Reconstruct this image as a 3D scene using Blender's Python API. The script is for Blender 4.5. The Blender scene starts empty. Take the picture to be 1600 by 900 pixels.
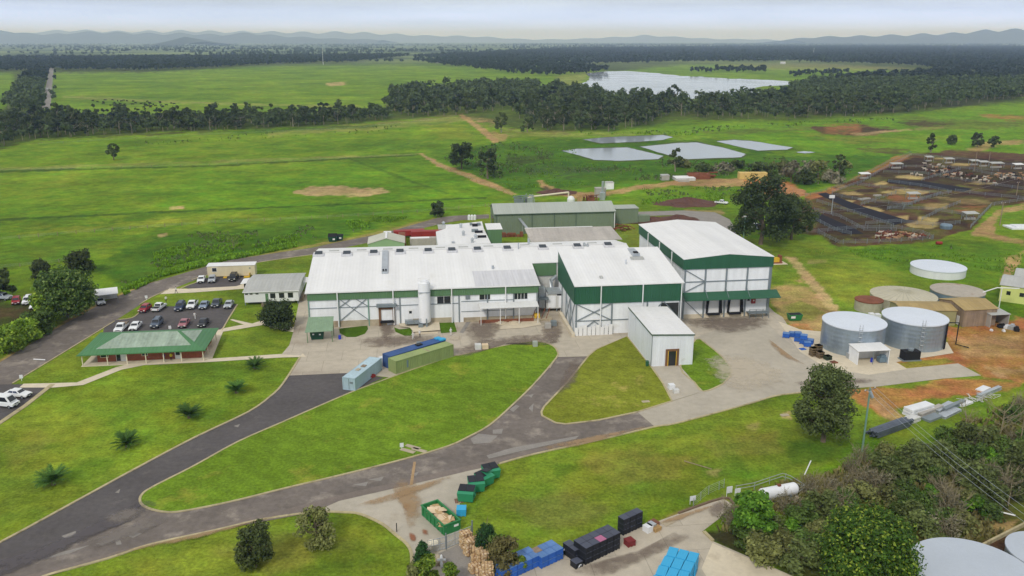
import bpy, bmesh, math, random
import numpy as np
from mathutils import Vector, Matrix
random.seed(7); RNG = np.random.default_rng(7)
SC = bpy.context.scene; COL = SC.collection
R = math.radians

# ------------------------------------------------------------------ camera, sky, sun, exposure
H = 62.0                      # flying height of the camera above the ground
F = 1320.0                    # focal length in pixels of a 1600 px wide picture
TH = math.atan(388.0 / F)     # downward pitch
CT, ST = math.cos(TH), math.sin(TH)
PHI = R(7.25)                 # heading of the works' building grid
cd = bpy.data.cameras.new("camera"); cam = bpy.data.objects.new("camera", cd); COL.objects.link(cam)
cam.location = (0, 0, H); cam.rotation_euler = (math.pi / 2 - TH, 0, 0)
cd.sensor_width = 36.0; cd.lens = 36.0 * F / 1600.0; cd.clip_start = 1.0; cd.clip_end = 90000.0
SC.camera = cam
SC.view_settings.view_transform = 'Standard'; SC.view_settings.look = 'None'
SC.view_settings.exposure = -0.1; SC.view_settings.gamma = 1.0
SC.cycles.use_denoising = True
SC.cycles.max_bounces = 6; SC.cycles.diffuse_bounces = 3; SC.cycles.glossy_bounces = 3
SC.cycles.transmission_bounces = 3; SC.cycles.transparent_max_bounces = 8; SC.cycles.volume_bounces = 2
SC.cycles.sample_clamp_indirect = 4.0

SUN_EL, SUN_AZ = R(41), R(203)       # compass-like azimuth, 0 = +Y, clockwise: behind the camera, to its left
sd = bpy.data.lights.new("sun", 'SUN'); sun = bpy.data.objects.new("sun", sd); COL.objects.link(sun)
sd.energy = 2.0; sd.angle = R(8); sd.color = (1.0, 0.96, 0.9)
sdir = Vector((math.sin(SUN_AZ) * math.cos(SUN_EL), math.cos(SUN_AZ) * math.cos(SUN_EL), math.sin(SUN_EL)))
sun.rotation_euler = sdir.to_track_quat('Z', 'Y').to_euler()

W = bpy.data.worlds.new("World"); SC.world = W; W.use_nodes = True
wn, wl = W.node_tree.nodes, W.node_tree.links; wn.clear()
def wnode(t, **k):
    n = wn.new(t)
    for a, b in k.items(): setattr(n, a, b)
    return n
wo = wnode('ShaderNodeOutputWorld'); wb = wnode('ShaderNodeBackground'); wb.inputs[1].default_value = 0.1
sky = wnode('ShaderNodeTexSky', sky_type='NISHITA', sun_disc=False, sun_elevation=SUN_EL, sun_rotation=SUN_AZ)
tc = wnode('ShaderNodeTexCoord'); sep = wnode('ShaderNodeSeparateXYZ'); wl.new(tc.outputs['Generated'], sep.inputs[0])
mp = wnode('ShaderNodeMapping'); mp.inputs['Scale'].default_value = (2.2, 2.2, 22.0); wl.new(tc.outputs['Generated'], mp.inputs[0])
nz = wnode('ShaderNodeTexNoise'); nz.inputs['Scale'].default_value = 1.6; nz.inputs['Detail'].default_value = 7; nz.inputs['Roughness'].default_value = 0.55
wl.new(mp.outputs[0], nz.inputs['Vector'])
cr = wnode('ShaderNodeValToRGB')         # overcast brightness by elevation (sin of the angle)
els = cr.color_ramp.elements
els[0].position = 0.0; els[0].color = (1.35, 1.8, 3.4, 1); els[1].position = 1.0; els[1].color = (1.12, 1.12, 1.12, 1)
for p, c in ((0.012, (1.32, 1.72, 3.3)), (0.025, (1.18, 1.5, 2.6)), (0.04, (.94, 1.1, 1.42)), (0.07, (.82, .89, .97)), (0.14, (.82, .9, .98)), (0.3, (.96, 1.01, 1.05)), (0.5, (1.04, 1.06, 1.08))):
    e = els.new(p); e.color = (*c, 1)
wl.new(sep.outputs[2], cr.inputs[0])
mr = wnode('ShaderNodeMapRange'); mr.inputs[1].default_value = 0.3; mr.inputs[2].default_value = 0.72; mr.inputs[3].default_value = 0.76; mr.inputs[4].default_value = 1.12
wl.new(nz.outputs[0], mr.inputs[0])
vm = wnode('ShaderNodeVectorMath', operation='SCALE'); wl.new(cr.outputs[0], vm.inputs[0])
m10 = wnode('ShaderNodeMath', operation='MULTIPLY'); m10.inputs[1].default_value = 7.8; wl.new(mr.outputs[0], m10.inputs[0]); wl.new(m10.outputs[0], vm.inputs['Scale'])
mx = wnode('ShaderNodeMix', data_type='RGBA'); mx.inputs[0].default_value = 0.9
wl.new(sky.outputs[0], mx.inputs[6]); wl.new(vm.outputs[0], mx.inputs[7]); wl.new(mx.outputs[2], wb.inputs[0]); wl.new(wb.outputs[0], wo.inputs[0])

# ------------------------------------------------------------------ picture <-> ground
def G(u, v, h=0.0):
    yc = (450 - v) / F; d = ST - yc * CT; t = (H - h) / d
    return Vector(((u - 800) / F * t, (CT + yc * ST) * t, h))
def hgt(u, vb, vt):
    y = G(u, vb).y; k = (450 - vt) / F
    return H - (y * ST - k * y * CT) / (CT + k * ST)
def loc(o, p):
    dx, dy = p[0] - o[0], p[1] - o[1]
    return (dx * math.cos(PHI) + dy * math.sin(PHI), -dx * math.sin(PHI) + dy * math.cos(PHI))
def projuv(x, y, h=0.0):
    d = y * CT + (H - h) * ST; up = y * ST - (H - h) * CT
    return 800 + F * x / d, 450 - F * up / d
def mpp(v): return H / (ST - (450 - v) / F * CT) / F     # metres per picture pixel for things standing at row v

# ------------------------------------------------------------------ materials
def S(r, g, b, k=1.0):
    f = lambda c: ((c / 255) / 12.92 if c / 255 <= .04045 else ((c / 255 + .055) / 1.055) ** 2.4) * k
    return (f(r), f(g), f(b))
MATS = {}
class NB:
    def __init__(s, m): s.n, s.l = m.node_tree.nodes, m.node_tree.links
    def __call__(s, t, ins=None, **k):
        n = s.n.new(t)
        for a, b in k.items(): setattr(n, a, b)
        for a, b in (ins or {}).items():
            if hasattr(b, 'is_linked'): s.l.new(b, n.inputs[a])
            else: n.inputs[a].default_value = b
        return n
def mulval(N, colsock, valsock):
    return N('ShaderNodeVectorMath', {0: colsock, 'Scale': valsock}, operation='SCALE').outputs[0]
def noise(N, vec, scale, lo, hi, detail=5, rough=.6, fmin=.3, fmax=.7):
    n = N('ShaderNodeTexNoise', {'Vector': vec, 'Scale': scale, 'Detail': detail, 'Roughness': rough})
    return N('ShaderNodeMapRange', {0: n.outputs[0], 1: fmin, 2: fmax, 3: lo, 4: hi}).outputs[0], n
def mat(name, col, rough=.7, metal=0., spec=.3, v=((.5, .12),), streak=None, ribs=None, bump=None, rnd=0., stain=None, joints=None, world=False):
    """one opaque surface: base colour, blotches v=((scale,amount),..), streaks (scale xyz, amount), pressed ribs (period, axis, strength), stains (colour, scale, threshold)"""
    m = bpy.data.materials.new(name); m.use_nodes = True; N = NB(m); N.n.clear(); MATS[name] = m
    out = N('ShaderNodeOutputMaterial'); b = N('ShaderNodeBsdfPrincipled', {'Roughness': rough, 'Metallic': metal, 'Specular IOR Level': spec})
    N.l.new(b.outputs[0], out.inputs[0])
    t = N('ShaderNodeTexCoord'); vec = t.outputs['Object']
    if world: vec = N('ShaderNodeNewGeometry').outputs['Position']
    c = N('ShaderNodeRGB'); c.outputs[0].default_value = (*col, 1); c = c.outputs[0]
    if stain:
        f, _ = noise(N, vec, stain[1], 0, stain[3] if len(stain) > 3 else 1, 6, .65, stain[2], stain[2] + .12)
        mxn = N('ShaderNodeMix', {0: f, 6: c, 7: (*stain[0], 1)}, data_type='RGBA'); c = mxn.outputs[2]
    for s, a in v:
        f, _ = noise(N, vec, s, 1 - a, 1 + a); c = mulval(N, c, f)
    if streak:
        mpn = N('ShaderNodeMapping', {'Vector': vec, 'Scale': streak[0]})
        f, _ = noise(N, mpn.outputs[0], 1., 1 - streak[1], 1 + streak[1] * .5, 4, .6); c = mulval(N, c, f)
    if rnd:
        oi = N('ShaderNodeObjectInfo'); f = N('ShaderNodeMapRange', {0: oi.outputs['Random'], 3: 1 - rnd, 4: 1 + rnd}).outputs[0]; c = mulval(N, c, f)
    hgts = None
    if joints:
        rot = N('ShaderNodeMapping', {'Vector': vec, 'Rotation': (0, 0, -PHI + R(joints[2] if len(joints) > 2 else 0))})
        br = N('ShaderNodeTexBrick', {'Vector': rot.outputs[0], 'Color1': (1, 1, 1, 1), 'Color2': (.93, .93, .93, 1), 'Mortar': (joints[1],) * 3 + (1,), 'Scale': 1. / joints[0], 'Mortar Size': .008, 'Bias': 0, 'Brick Width': 1., 'Row Height': .8})
        c = N('ShaderNodeMix', {0: 1., 6: c, 7: br.outputs[0]}, data_type='RGBA', blend_type='MULTIPLY').outputs[2]
    if ribs:
        sp = N('ShaderNodeSeparateXYZ', {0: vec})
        if ribs[1] == 'x': sx = sp.outputs[0]
        elif ribs[1] == 'y': sx = sp.outputs[1]
        elif ribs[1] == 'z': sx = sp.outputs[2]
        else: sx = N('ShaderNodeMath', {0: sp.outputs[0], 1: sp.outputs[1]}, operation='ADD').outputs[0]
        w = N('ShaderNodeMath', {0: sx, 1: 2 * math.pi / ribs[0]}, operation='MULTIPLY').outputs[0]
        hgts = N('ShaderNodeMath', {0: w}, operation='SINE').outputs[0]
        bm = N('ShaderNodeBump', {'Height': hgts, 'Strength': ribs[2], 'Distance': .04}); N.l.new(bm.outputs[0], b.inputs['Normal'])
    elif bump:
        _, n = noise(N, vec, bump[0], 0, 1); bm = N('ShaderNodeBump', {'Height': n.outputs[0], 'Strength': bump[1], 'Distance': bump[2] if len(bump) > 2 else .1}); N.l.new(bm.outputs[0], b.inputs['Normal'])
    N.l.new(c, b.inputs['Base Color']); return m
def leafmat(name, col, var=.35, trans=.3, yellow=.0, rnd=.28, tip=None):
    m = bpy.data.materials.new(name); m.use_nodes = True; N = NB(m); N.n.clear(); MATS[name] = m
    g = N('ShaderNodeNewGeometry'); oi = N('ShaderNodeObjectInfo')
    f = N('ShaderNodeMapRange', {0: g.outputs['Random Per Island'], 3: 1 - var, 4: 1 + var}).outputs[0]
    c = N('ShaderNodeRGB'); c.outputs[0].default_value = (*col, 1); c = c.outputs[0]
    if tip:
        t = N('ShaderNodeMapRange', {0: g.outputs['Random Per Island'], 1: .72, 2: .95}).outputs[0]
        c = N('ShaderNodeMix', {0: t, 6: c, 7: (*tip, 1)}, data_type='RGBA').outputs[2]
    c = mulval(N, c, f)
    f2 = N('ShaderNodeMapRange', {0: oi.outputs['Random'], 3: 1 - rnd, 4: 1 + rnd}).outputs[0]; c = mulval(N, c, f2)
    t = N('ShaderNodeTexCoord'); f3, _ = noise(N, t.outputs['Object'], .45, .75, 1.3, 3); c = mulval(N, c, f3)
    b = N('ShaderNodeBsdfPrincipled', {'Base Color': c, 'Roughness': .6, 'Specular IOR Level': .2})
    tr = N('ShaderNodeBsdfTranslucent', {0: c}); mxs = N('ShaderNodeMixShader', {0: trans, 1: b.outputs[0], 2: tr.outputs[0]})
    out = N('ShaderNodeOutputMaterial', {0: mxs.outputs[0]}); return m

# ------------------------------------------------------------------ mesh builder
class MB:
    def __init__(s): s.v, s.f, s.mi, s.m = [], [], [], 0
    def use(s, i): s.m = i; return s
    def face(s, idx): s.f.append(tuple(idx)); s.mi.append(s.m)
    def quad(s, a, b, c, d):
        k = len(s.v); s.v += [tuple(a), tuple(b), tuple(c), tuple(d)]; s.face((k, k + 1, k + 2, k + 3))
    def box(s, x0, x1, y0, y1, z0, z1):
        return s.hexa([(x0, y0, z0), (x1, y0, z0), (x1, y1, z0), (x0, y1, z0), (x0, y0, z1), (x1, y0, z1), (x1, y1, z1), (x0, y1, z1)])
    def hexa(s, p):
        k = len(s.v); s.v += [tuple(q) for q in p]
        for f in ((3, 2, 1, 0), (4, 5, 6, 7), (0, 1, 5, 4), (1, 2, 6, 5), (2, 3, 7, 6), (3, 0, 4, 7)): s.face([k + i for i in f])
        return s
    def obox(s, c, ax, ay, sx, sy, z0, z1):
        c = Vector((c[0], c[1])); ax = Vector(ax[:2]).normalized(); ay = Vector(ay[:2]).normalized()
        q = [c + ax * i * sx / 2 + ay * j * sy / 2 for i, j in ((-1, -1), (1, -1), (1, 1), (-1, 1))]
        return s.hexa([(a.x, a.y, z0) for a in q] + [(a.x, a.y, z1) for a in q])
    def prism(s, pts, a0, a1, axis='z'):
        """polygon extruded along an axis; pts are the two other coordinates in order"""
        def P(p, a): return {'z': (p[0], p[1], a), 'x': (a, p[0], p[1]), 'y': (p[0], a, p[1])}[axis]
        k = len(s.v); n = len(pts); s.v += [P(p, a0) for p in pts] + [P(p, a1) for p in pts]
        s.face([k + i for i in reversed(range(n))]); s.face([k + n + i for i in range(n)])
        for i in range(n): j = (i + 1) % n; s.face((k + i, k + j, k + n + j, k + n + i))
        return s
    def bar(s, p, q, w, h=None):
        """square bar between two points"""
        p, q = Vector(p), Vector(q); d = (q - p).normalized(); up = Vector((0, 0, 1)) if abs(d.z) < .95 else Vector((0, 1, 0))
        a = d.cross(up).normalized() * w / 2; b = d.cross(a).normalized() * (h or w) / 2
        return s.hexa([p - a - b, p + a - b, p + a + b, p - a + b, q - a - b, q + a - b, q + a + b, q - a + b])
    def tube(s, pts, rad, n=8, cap=True):
        pts = [Vector(p) for p in pts]; rad = rad if hasattr(rad, '__len__') else [rad] * len(pts); k = len(s.v)
        for i, p in enumerate(pts):
            d = (pts[min(i + 1, len(pts) - 1)] - pts[max(i - 1, 0)]).normalized()
            up = Vector((0, 0, 1)) if abs(d.z) < .9 else Vector((1, 0, 0)); a = d.cross(up).normalized(); b = a.cross(d)
            for j in range(n): t = 2 * math.pi * j / n; s.v.append(tuple(p + (a * math.cos(t) + b * math.sin(t)) * rad[i]))
        for i in range(len(pts) - 1):
            for j in range(n): j2 = (j + 1) % n; s.face((k + i * n + j, k + i * n + j2, k + (i + 1) * n + j2, k + (i + 1) * n + j))
        if cap:
            s.face([k + j for j in reversed(range(n))]); e = k + (len(pts) - 1) * n; s.face([e + j for j in range(n)])
        return s
    def lathe(s, prof, n=24, cx=0, cy=0):
        k = len(s.v); m = len(prof)
        for r, z in prof:
            for j in range(n): t = 2 * math.pi * j / n; s.v.append((cx + r * math.cos(t), cy + r * math.sin(t), z))
        for i in range(m - 1):
            for j in range(n): j2 = (j + 1) % n; s.face((k + i * n + j, k + i * n + j2, k + (i + 1) * n + j2, k + (i + 1) * n + j))
        s.face([k + j for j in reversed(range(n))]); s.face([k + (m - 1) * n + j for j in range(n)])
        return s
    def mesh(s, name, mats, smooth=False):
        me = bpy.data.meshes.new(name); me.from_pydata(s.v, [], s.f)
        for m in (mats if isinstance(mats, (list, tuple)) else [mats]): me.materials.append(MATS[m] if isinstance(m, str) else m)
        if any(s.mi): me.polygons.foreach_set('material_index', s.mi)
        if smooth: me.polygons.foreach_set('use_smooth', [True] * len(me.polygons))
        me.validate(); me.update(); return me
    def build(s, name, mats, parent=None, label=None, smooth=False):
        o = bpy.data.objects.new(name, s.mesh(name, mats, smooth)); COL.objects.link(o); o.parent = parent
        if label: o['label'] = label
        return o
def bevel(o, w=.05, seg=2):
    bm = bmesh.new(); bm.from_mesh(o.data); bmesh.ops.remove_doubles(bm, verts=bm.verts, dist=1e-4)
    bmesh.ops.bevel(bm, geom=[e for e in bm.edges], offset=w, segments=seg, affect='EDGES', clamp_overlap=True)
    bm.to_mesh(o.data); bm.free(); o.data.update(); return o
def tag(o, label=None, cat=None, group=None, kind=None):
    for k, v in (('label', label), ('category', cat), ('group', group), ('kind', kind)):
        if v: o[k] = v
    return o
def thing(name, label, cat, at=(0, 0, 0), rz=0., group=None):
    o = bpy.data.objects.new(name, None); COL.objects.link(o); o.empty_display_size = .5
    o.location = at if len(at) == 3 else (*at, 0); o.rotation_euler = (0, 0, rz); return tag(o, label, cat, group)
def single(name, mb, mats, label, cat, at=(0, 0, 0), rz=0., group=None, smooth=False):
    o = mb.build(name, mats, smooth=smooth); o.location = at if len(at) == 3 else (*at, 0); o.rotation_euler = (0, 0, rz)
    return tag(o, label, cat, group)
def kids(o): return [c for c in o.children]
def clone(o, at, rz=0., label=None, group=None, scale=None, parent=None, swap=None):
    """copy of a thing and of its parts and sub-parts; meshes are shared unless swap renames a material"""
    c = o.copy(); COL.objects.link(c)
    if parent is None:
        c.location = at if len(at) == 3 else (*at, 0); c.rotation_euler = (0, 0, rz)
        if scale: c.scale = (scale,) * 3 if not hasattr(scale, '__len__') else scale
        if label: c['label'] = label
        if group: c['group'] = group
    else: c.parent = parent
    for ch in list(o.children): clone(ch, None, parent=c)
    return c
def smoothline(p, n=4, closed=False):
    p = [Vector(q[:2]) for q in p]; out = []; N_ = len(p)
    for i in range(N_ if closed else N_ - 1):
        a, b, c, d = (p[(i - 1) % N_], p[i], p[(i + 1) % N_], p[(i + 2) % N_]) if closed else (p[max(i - 1, 0)], p[i], p[i + 1], p[min(i + 2, N_ - 1)])
        for k in range(n):
            t = k / n; out.append(.5 * (2 * b + (c - a) * t + (2 * a - 5 * b + 4 * c - d) * t * t + (3 * b - a - 3 * c + d) * t ** 3))
    if not closed: out.append(p[-1])
    return out
# ------------------------------------------------------------------ ground cover: one sheet to the horizon, each point given the colour of what grows or lies there
def interp(p, n=3, closed=True): return [(q.x, q.y) for q in smoothline(p, n, closed)]
GRASS = S(104, 134, 28); LAWN = S(114, 133, 40); LUSH = S(58, 98, 22); YEL = S(146, 148, 50); DIRT = S(174, 142, 96); RED = S(176, 118, 72)
MUD = S(54, 40, 36); BROWN = S(90, 62, 48); STRAW = S(172, 152, 98); WOOD = S(62, 64, 40); PLAIN = S(92, 106, 70); DRY = S(150, 142, 84); BRIGHT = S(98, 142, 24); SAND = S(186, 160, 112)
COVER = [  # colour, outline in picture pixels of the photo's ground, softness in pixels, strength
    (PLAIN, [(-900, 0), (2500, 0), (2500, 84), (1600, 80), (900, 82), (600, 80), (300, 88), (0, 92), (-900, 95)], 6, 1),
    (WOOD, [(-900, 88), (0, 88), (300, 86), (640, 84), (900, 74), (1300, 70), (2500, 70), (2500, 150), (1600, 152), (1480, 170), (1270, 180), (1235, 132), (1440, 116), (1330, 106), (1070, 100), (960, 112), (900, 102), (760, 96), (560, 100), (430, 102), (230, 113), (0, 114), (-900, 120)], 3, .9),
    (WOOD, [(20, 114), (72, 108), (70, 172), (30, 178), (0, 175), (24, 150)], 3, .8),
    (WOOD, [(-900, 200), (-10, 182), (60, 178), (330, 184), (600, 172), (610, 148), (700, 140), (790, 132), (900, 144), (1080, 160), (1230, 152), (1330, 140), (1600, 148), (1600, 160), (1500, 168), (1400, 180), (1250, 190), (1050, 188), (1010, 202), (880, 208), (790, 200), (715, 182), (620, 190), (540, 196), (400, 203), (210, 211), (60, 219), (0, 232), (-900, 330)], 4, .75),
    (DRY, [(620, 188), (716, 180), (760, 186), (700, 192), (560, 204), (420, 212), (420, 206)], 3, .6),
    (DRY, [(760, 190), (800, 204), (1010, 206), (1000, 212), (800, 214)], 4, .5),
    (DRY, [(1120, 101), (1250, 98), (1430, 107), (1340, 110), (1200, 108)], 3, .6),
    (DRY, [(870, 120), (920, 112), (905, 138), (870, 140)], 4, .5),
    (DRY, [(100, 150), (330, 160), (560, 166), (560, 169), (330, 163), (100, 153)], 2, .55),
    (BRIGHT, [(900, 205), (1250, 190), (1400, 184), (1600, 166), (1600, 240), (1430, 238), (1360, 262), (1250, 232), (1040, 205)], 14, .7),
    (BRIGHT, [(300, 268), (460, 262), (700, 250), (790, 318), (600, 345), (400, 340), (250, 320)], 25, .55),
    (LUSH, [(330, 285), (470, 282), (520, 290), (640, 300), (560, 292), (430, 290)], 5, .55),
    (LUSH, [(540, 226), (620, 222), (700, 228), (640, 234), (560, 232)], 5, .5),
    (LUSH, [(680, 245), (790, 220), (1000, 216), (1260, 245), (1420, 240), (1390, 262), (1250, 300), (1100, 285), (980, 290), (860, 300), (800, 300), (740, 270)], 10, .85), (MUD, [(782, 244), (850, 243), (862, 250), (800, 255)], 4, .6), (S(60, 66, 50), [(830, 258), (900, 256), (980, 262), (880, 276), (820, 272)], 6, .55), (BRIGHT, [(870, 300), (1000, 280), (1060, 285), (1000, 300), (960, 318), (900, 312)], 8, .7), (BRIGHT, [(1000, 300), (1100, 292), (1150, 296), (1130, 312), (1010, 318)], 6, .6), (LUSH, [(870, 256), (1040, 252), (1180, 246), (1170, 252), (1050, 258), (900, 262)], 3, .8), (LUSH, [(900, 228), (990, 226), (1110, 216), (1240, 228), (1250, 236), (1180, 240), (1100, 222), (1000, 228)], 3, .6),
    (LUSH, [(150, 420), (240, 372), (330, 360), (420, 352), (560, 340), (590, 356), (520, 376), (440, 390), (300, 414), (190, 455)], 9, .75),
    (LUSH, [(1240, 388), (1320, 386), (1470, 378), (1600, 385), (1600, 440), (1480, 420), (1400, 430), (1330, 410)], 10, .6),
    (YEL, [(-300, 430), (160, 395), (240, 350), (330, 330), (180, 372), (0, 400)], 14, .3),
    (YEL, [(660, 200), (720, 196), (735, 215), (690, 216)], 8, .45), (YEL, [(330, 258), (640, 240), (650, 243), (340, 262)], 3, .3),
    (DRY, [(0, 262), (660, 240), (660, 242), (0, 266)], 1.2, .45), (S(52, 80, 24), [(-200, 272), (0, 266), (330, 258), (650, 241.5), (650, 243.5), (330, 260.5), (0, 269.5), (-200, 276)], 1.0, .85), (S(60, 88, 24), [(545, 247), (590, 262), (650, 284), (700, 302), (698, 303), (645, 286), (585, 264), (542, 248)], 1.2, .6), (S(52, 80, 24), [(800, 300), (1000, 320), (1000, 322), (800, 303)], 1, 0),
    (S(52, 80, 24), [(-200, 350), (0, 342), (300, 328), (540, 318), (760, 308), (760, 309.5), (540, 320.5), (300, 330.5), (0, 345), (-200, 353)], 1.0, .85), (LUSH, [(60, 300), (240, 296), (330, 302), (200, 308)], 6, .35), (LUSH, [(420, 326), (560, 322), (640, 330), (520, 336)], 5, .45), (YEL, [(20, 360), (200, 344), (420, 334), (420, 340), (220, 354), (40, 372)], 6, .4), (LUSH, [(0, 392), (160, 372), (240, 372), (120, 402), (0, 420)], 10, .45), (LUSH, [(360, 205), (560, 196), (700, 190), (690, 193), (560, 200), (380, 209)], 2, .7),
    (SAND, [(458, 299), (485, 291), (530, 291), (560, 295), (600, 295), (610, 300), (590, 305), (520, 306), (480, 305)], 2.2, 1),
    (SAND, [(265, 323), (285, 321), (287, 326), (268, 328)], 1.5, .9), (SAND, [(247, 367), (262, 363), (262, 368), (250, 371)], 1.5, .9), (SAND, [(510, 130), (540, 128), (540, 133), (512, 134)], 1.5, .9),
    # tracks
    (DIRT, [(716, 179), (722, 178), (737, 187), (776, 215), (780, 222), (772, 224), (758, 212), (730, 191)], 1.5, 1), (DIRT, [(742, 186), (775, 188), (772, 193), (746, 192)], 3, .6), (DIRT, [(770, 206), (792, 212), (790, 220), (774, 222)], 3, .7),
    (DIRT, [(653, 240), (660, 240), (694, 257), (750, 278), (800, 298), (808, 304), (798, 305), (744, 284), (688, 262)], 1.5, 1),
    (DIRT, [(838, 282), (846, 281), (858, 291), (890, 300), (912, 302), (955, 298), (992, 291), (1050, 283), (1090, 279), (1165, 279), (1170, 290), (1100, 291), (1050, 290), (1000, 297), (950, 305), (905, 309), (870, 305), (846, 293)], 2, 1),
    (RED, [(1165, 284), (1215, 278), (1250, 296), (1258, 306), (1230, 310), (1180, 300)], 4, 1),
    (DIRT, [(1070, 325), (1130, 328), (1136, 338), (1120, 336), (1060, 330)], 3, .8), (MUD, [(1030, 318), (1060, 310), (1090, 312), (1112, 318), (1080, 321)], 2, .9),
    (BROWN, [(985, 336), (1060, 334), (1086, 346), (1010, 352), (960, 350)], 3, .9), (MUD, [(840, 296), (852, 292), (890, 303), (870, 305)], 2, .9), (BROWN, [(930, 335), (1000, 338), (1000, 385), (960, 390)], 4, .9),
    # far pasture patches on the right
    (BROWN, [(1268, 200), (1330, 194), (1400, 200), (1405, 206), (1340, 213), (1285, 210)], 3, 1), (MUD, [(1320, 202), (1380, 199), (1400, 203), (1350, 207)], 2, .7), (MUD, [(1390, 192), (1440, 189), (1490, 191), (1500, 196), (1440, 198)], 3, .8), (SAND, [(1330, 209), (1420, 201), (1425, 203), (1340, 212)], 2, .7), (SAND, [(1430, 199), (1475, 199), (1470, 202), (1430, 202)], 2, .5),
    (RED, [(1530, 178), (1600, 182), (1600, 188), (1545, 185)], 3, .7), (RED, [(1290, 196), (1340, 194), (1345, 204), (1290, 208)], 5, .5), (BROWN, [(1100, 206), (1290, 198), (1290, 202), (1110, 210)], 4, .45), (BROWN, [(1410, 184), (1600, 190), (1600, 198), (1500, 204), (1420, 200)], 5, .5), (BROWN, [(1260, 216), (1330, 214), (1400, 222), (1340, 226)], 4, .5), (YEL, [(1240, 206), (1330, 214), (1500, 212), (1500, 218), (1320, 222)], 5, .4), (BROWN, [(1340, 232), (1420, 232), (1400, 240), (1350, 238)], 4, .7), (DIRT, [(1500, 238), (1540, 222), (1600, 218), (1600, 224), (1550, 228), (1530, 238)], 3, .8),
    # stockyards
    (BROWN, [(1258, 308), (1330, 285), (1375, 262), (1424, 241), (1500, 234), (1600, 241), (1760, 250), (1760, 300), (1600, 318), (1549, 324), (1518, 358), (1487, 366), (1459, 378), (1310, 386), (1277, 368), (1240, 366), (1240, 340)], 1.5, 1),
    (RED, [(1255, 307), (1320, 285), (1400, 244), (1424, 240), (1418, 247), (1360, 275), (1300, 302), (1265, 313)], 1.5, .8),
    (BROWN, [(1430, 240), (1500, 236), (1600, 243), (1600, 252), (1480, 246)], 2, .7),
    (MUD, [(1410, 254), (1430, 246), (1456, 250), (1452, 257), (1412, 259)], 1, .9), (MUD, [(1390, 263), (1600, 262), (1600, 300), (1500, 290), (1470, 300), (1400, 290), (1370, 280)], 3, .75),
    (MUD, [(1300, 300), (1330, 303), (1350, 311), (1318, 314), (1300, 308)], 1.5, .9), (MUD, [(1352, 318), (1400, 314), (1425, 326), (1400, 329), (1360, 328)], 2, .9), (MUD, [(1390, 340), (1440, 345), (1510, 342), (1512, 355), (1460, 352), (1410, 352)], 3, .8),
    (MUD, [(1270, 335), (1330, 330), (1400, 350), (1390, 365), (1300, 380), (1278, 365)], 4, .75), (MUD, [(1520, 272), (1600, 284), (1600, 300), (1540, 296)], 3, .8),
    (MUD, [(1300, 292), (1420, 250), (1424, 256), (1312, 297)], 1.5, .8), (MUD, [(1330, 298), (1370, 294), (1372, 299), (1336, 301)], 1.5, .9), (MUD, [(1440, 304), (1600, 300), (1600, 308), (1480, 311)], 3, .7), (MUD, [(1420, 330), (1520, 332), (1510, 338), (1440, 337)], 2.5, .8), (MUD, [(1500, 246), (1600, 252), (1600, 258), (1480, 254)], 1.5, .8), (MUD, [(1280, 322), (1296, 318), (1340, 330), (1310, 334)], 2, .8), (RED, [(1470, 330), (1540, 322), (1530, 332)], 4, .5), (RED, [(1380, 306), (1430, 306), (1440, 312), (1390, 314)], 4, .5),
    (STRAW, [(1396, 274), (1420, 273), (1445, 277), (1440, 280), (1402, 279)], 1.2, .95), (STRAW, [(1372, 300), (1410, 295), (1452, 300), (1440, 303), (1400, 303)], 1.5, .95), (STRAW, [(1310, 302), (1335, 299), (1348, 304), (1325, 305)], 1.2, .9), (STRAW, [(1308, 311), (1335, 314), (1326, 318), (1314, 316)], 1.2, 1), (STRAW, [(1346, 323), (1375, 325), (1380, 330), (1370, 332), (1352, 328)], 1.2, 1), (STRAW, [(1398, 338), (1420, 338), (1418, 343), (1402, 342)], 1.2, .9),
    (STRAW, [(1415, 350), (1432, 346), (1438, 338), (1470, 340), (1460, 347), (1470, 352), (1455, 358), (1425, 356)], 1.5, 1), (STRAW, [(1440, 320), (1480, 318), (1480, 326), (1450, 326)], 3, .7), (STRAW, [(1462, 308), (1540, 312), (1550, 318), (1500, 318)], 3, .6), (STRAW, [(1490, 255), (1520, 256), (1512, 259), (1488, 258)], 1, .9), (STRAW, [(1459, 246), (1482, 246), (1480, 249), (1462, 249)], 1, .9), (STRAW, [(1365, 288), (1382, 281), (1388, 287), (1370, 290)], 1, .8), (STRAW, [(1505, 287), (1530, 283), (1560, 286), (1530, 289)], 1.5, .8), (STRAW, [(1300, 286), (1330, 292), (1310, 294)], 2, .5),
    (DIRT, [(1600, 318), (1600, 328), (1565, 336), (1552, 350), (1556, 366), (1600, 376), (1600, 384), (1540, 370), (1515, 368), (1540, 345), (1556, 328)], 2.5, 1), (DIRT, [(1575, 400), (1600, 392), (1600, 400), (1572, 440), (1562, 440)], 3, .8),
    # mown grass of the works
    (LAWN, [(-900, 900), (-200, 650), (0, 545), (100, 490), (180, 455), (300, 415), (520, 376), (660, 345), (760, 336), (900, 330), (1100, 330), (1180, 372), (1260, 368), (1310, 390), (1440, 432), (1600, 500), (1600, 600), (1340, 690), (1230, 760), (1130, 780), (1030, 830), (900, 1000)], 5, .9),
    (GRASS, [(200, 560), (470, 560), (450, 600), (300, 690), (100, 760), (0, 700), (0, 640), (80, 600)], 20, .35), (BRIGHT, [(640, 560), (850, 540), (850, 570), (760, 650), (600, 700), (480, 720), (500, 650)], 25, .5), (BRIGHT, [(1080, 770), (1150, 740), (1200, 730), (1120, 770), (1040, 810), (900, 840), (1000, 800)], 15, .45),
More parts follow.
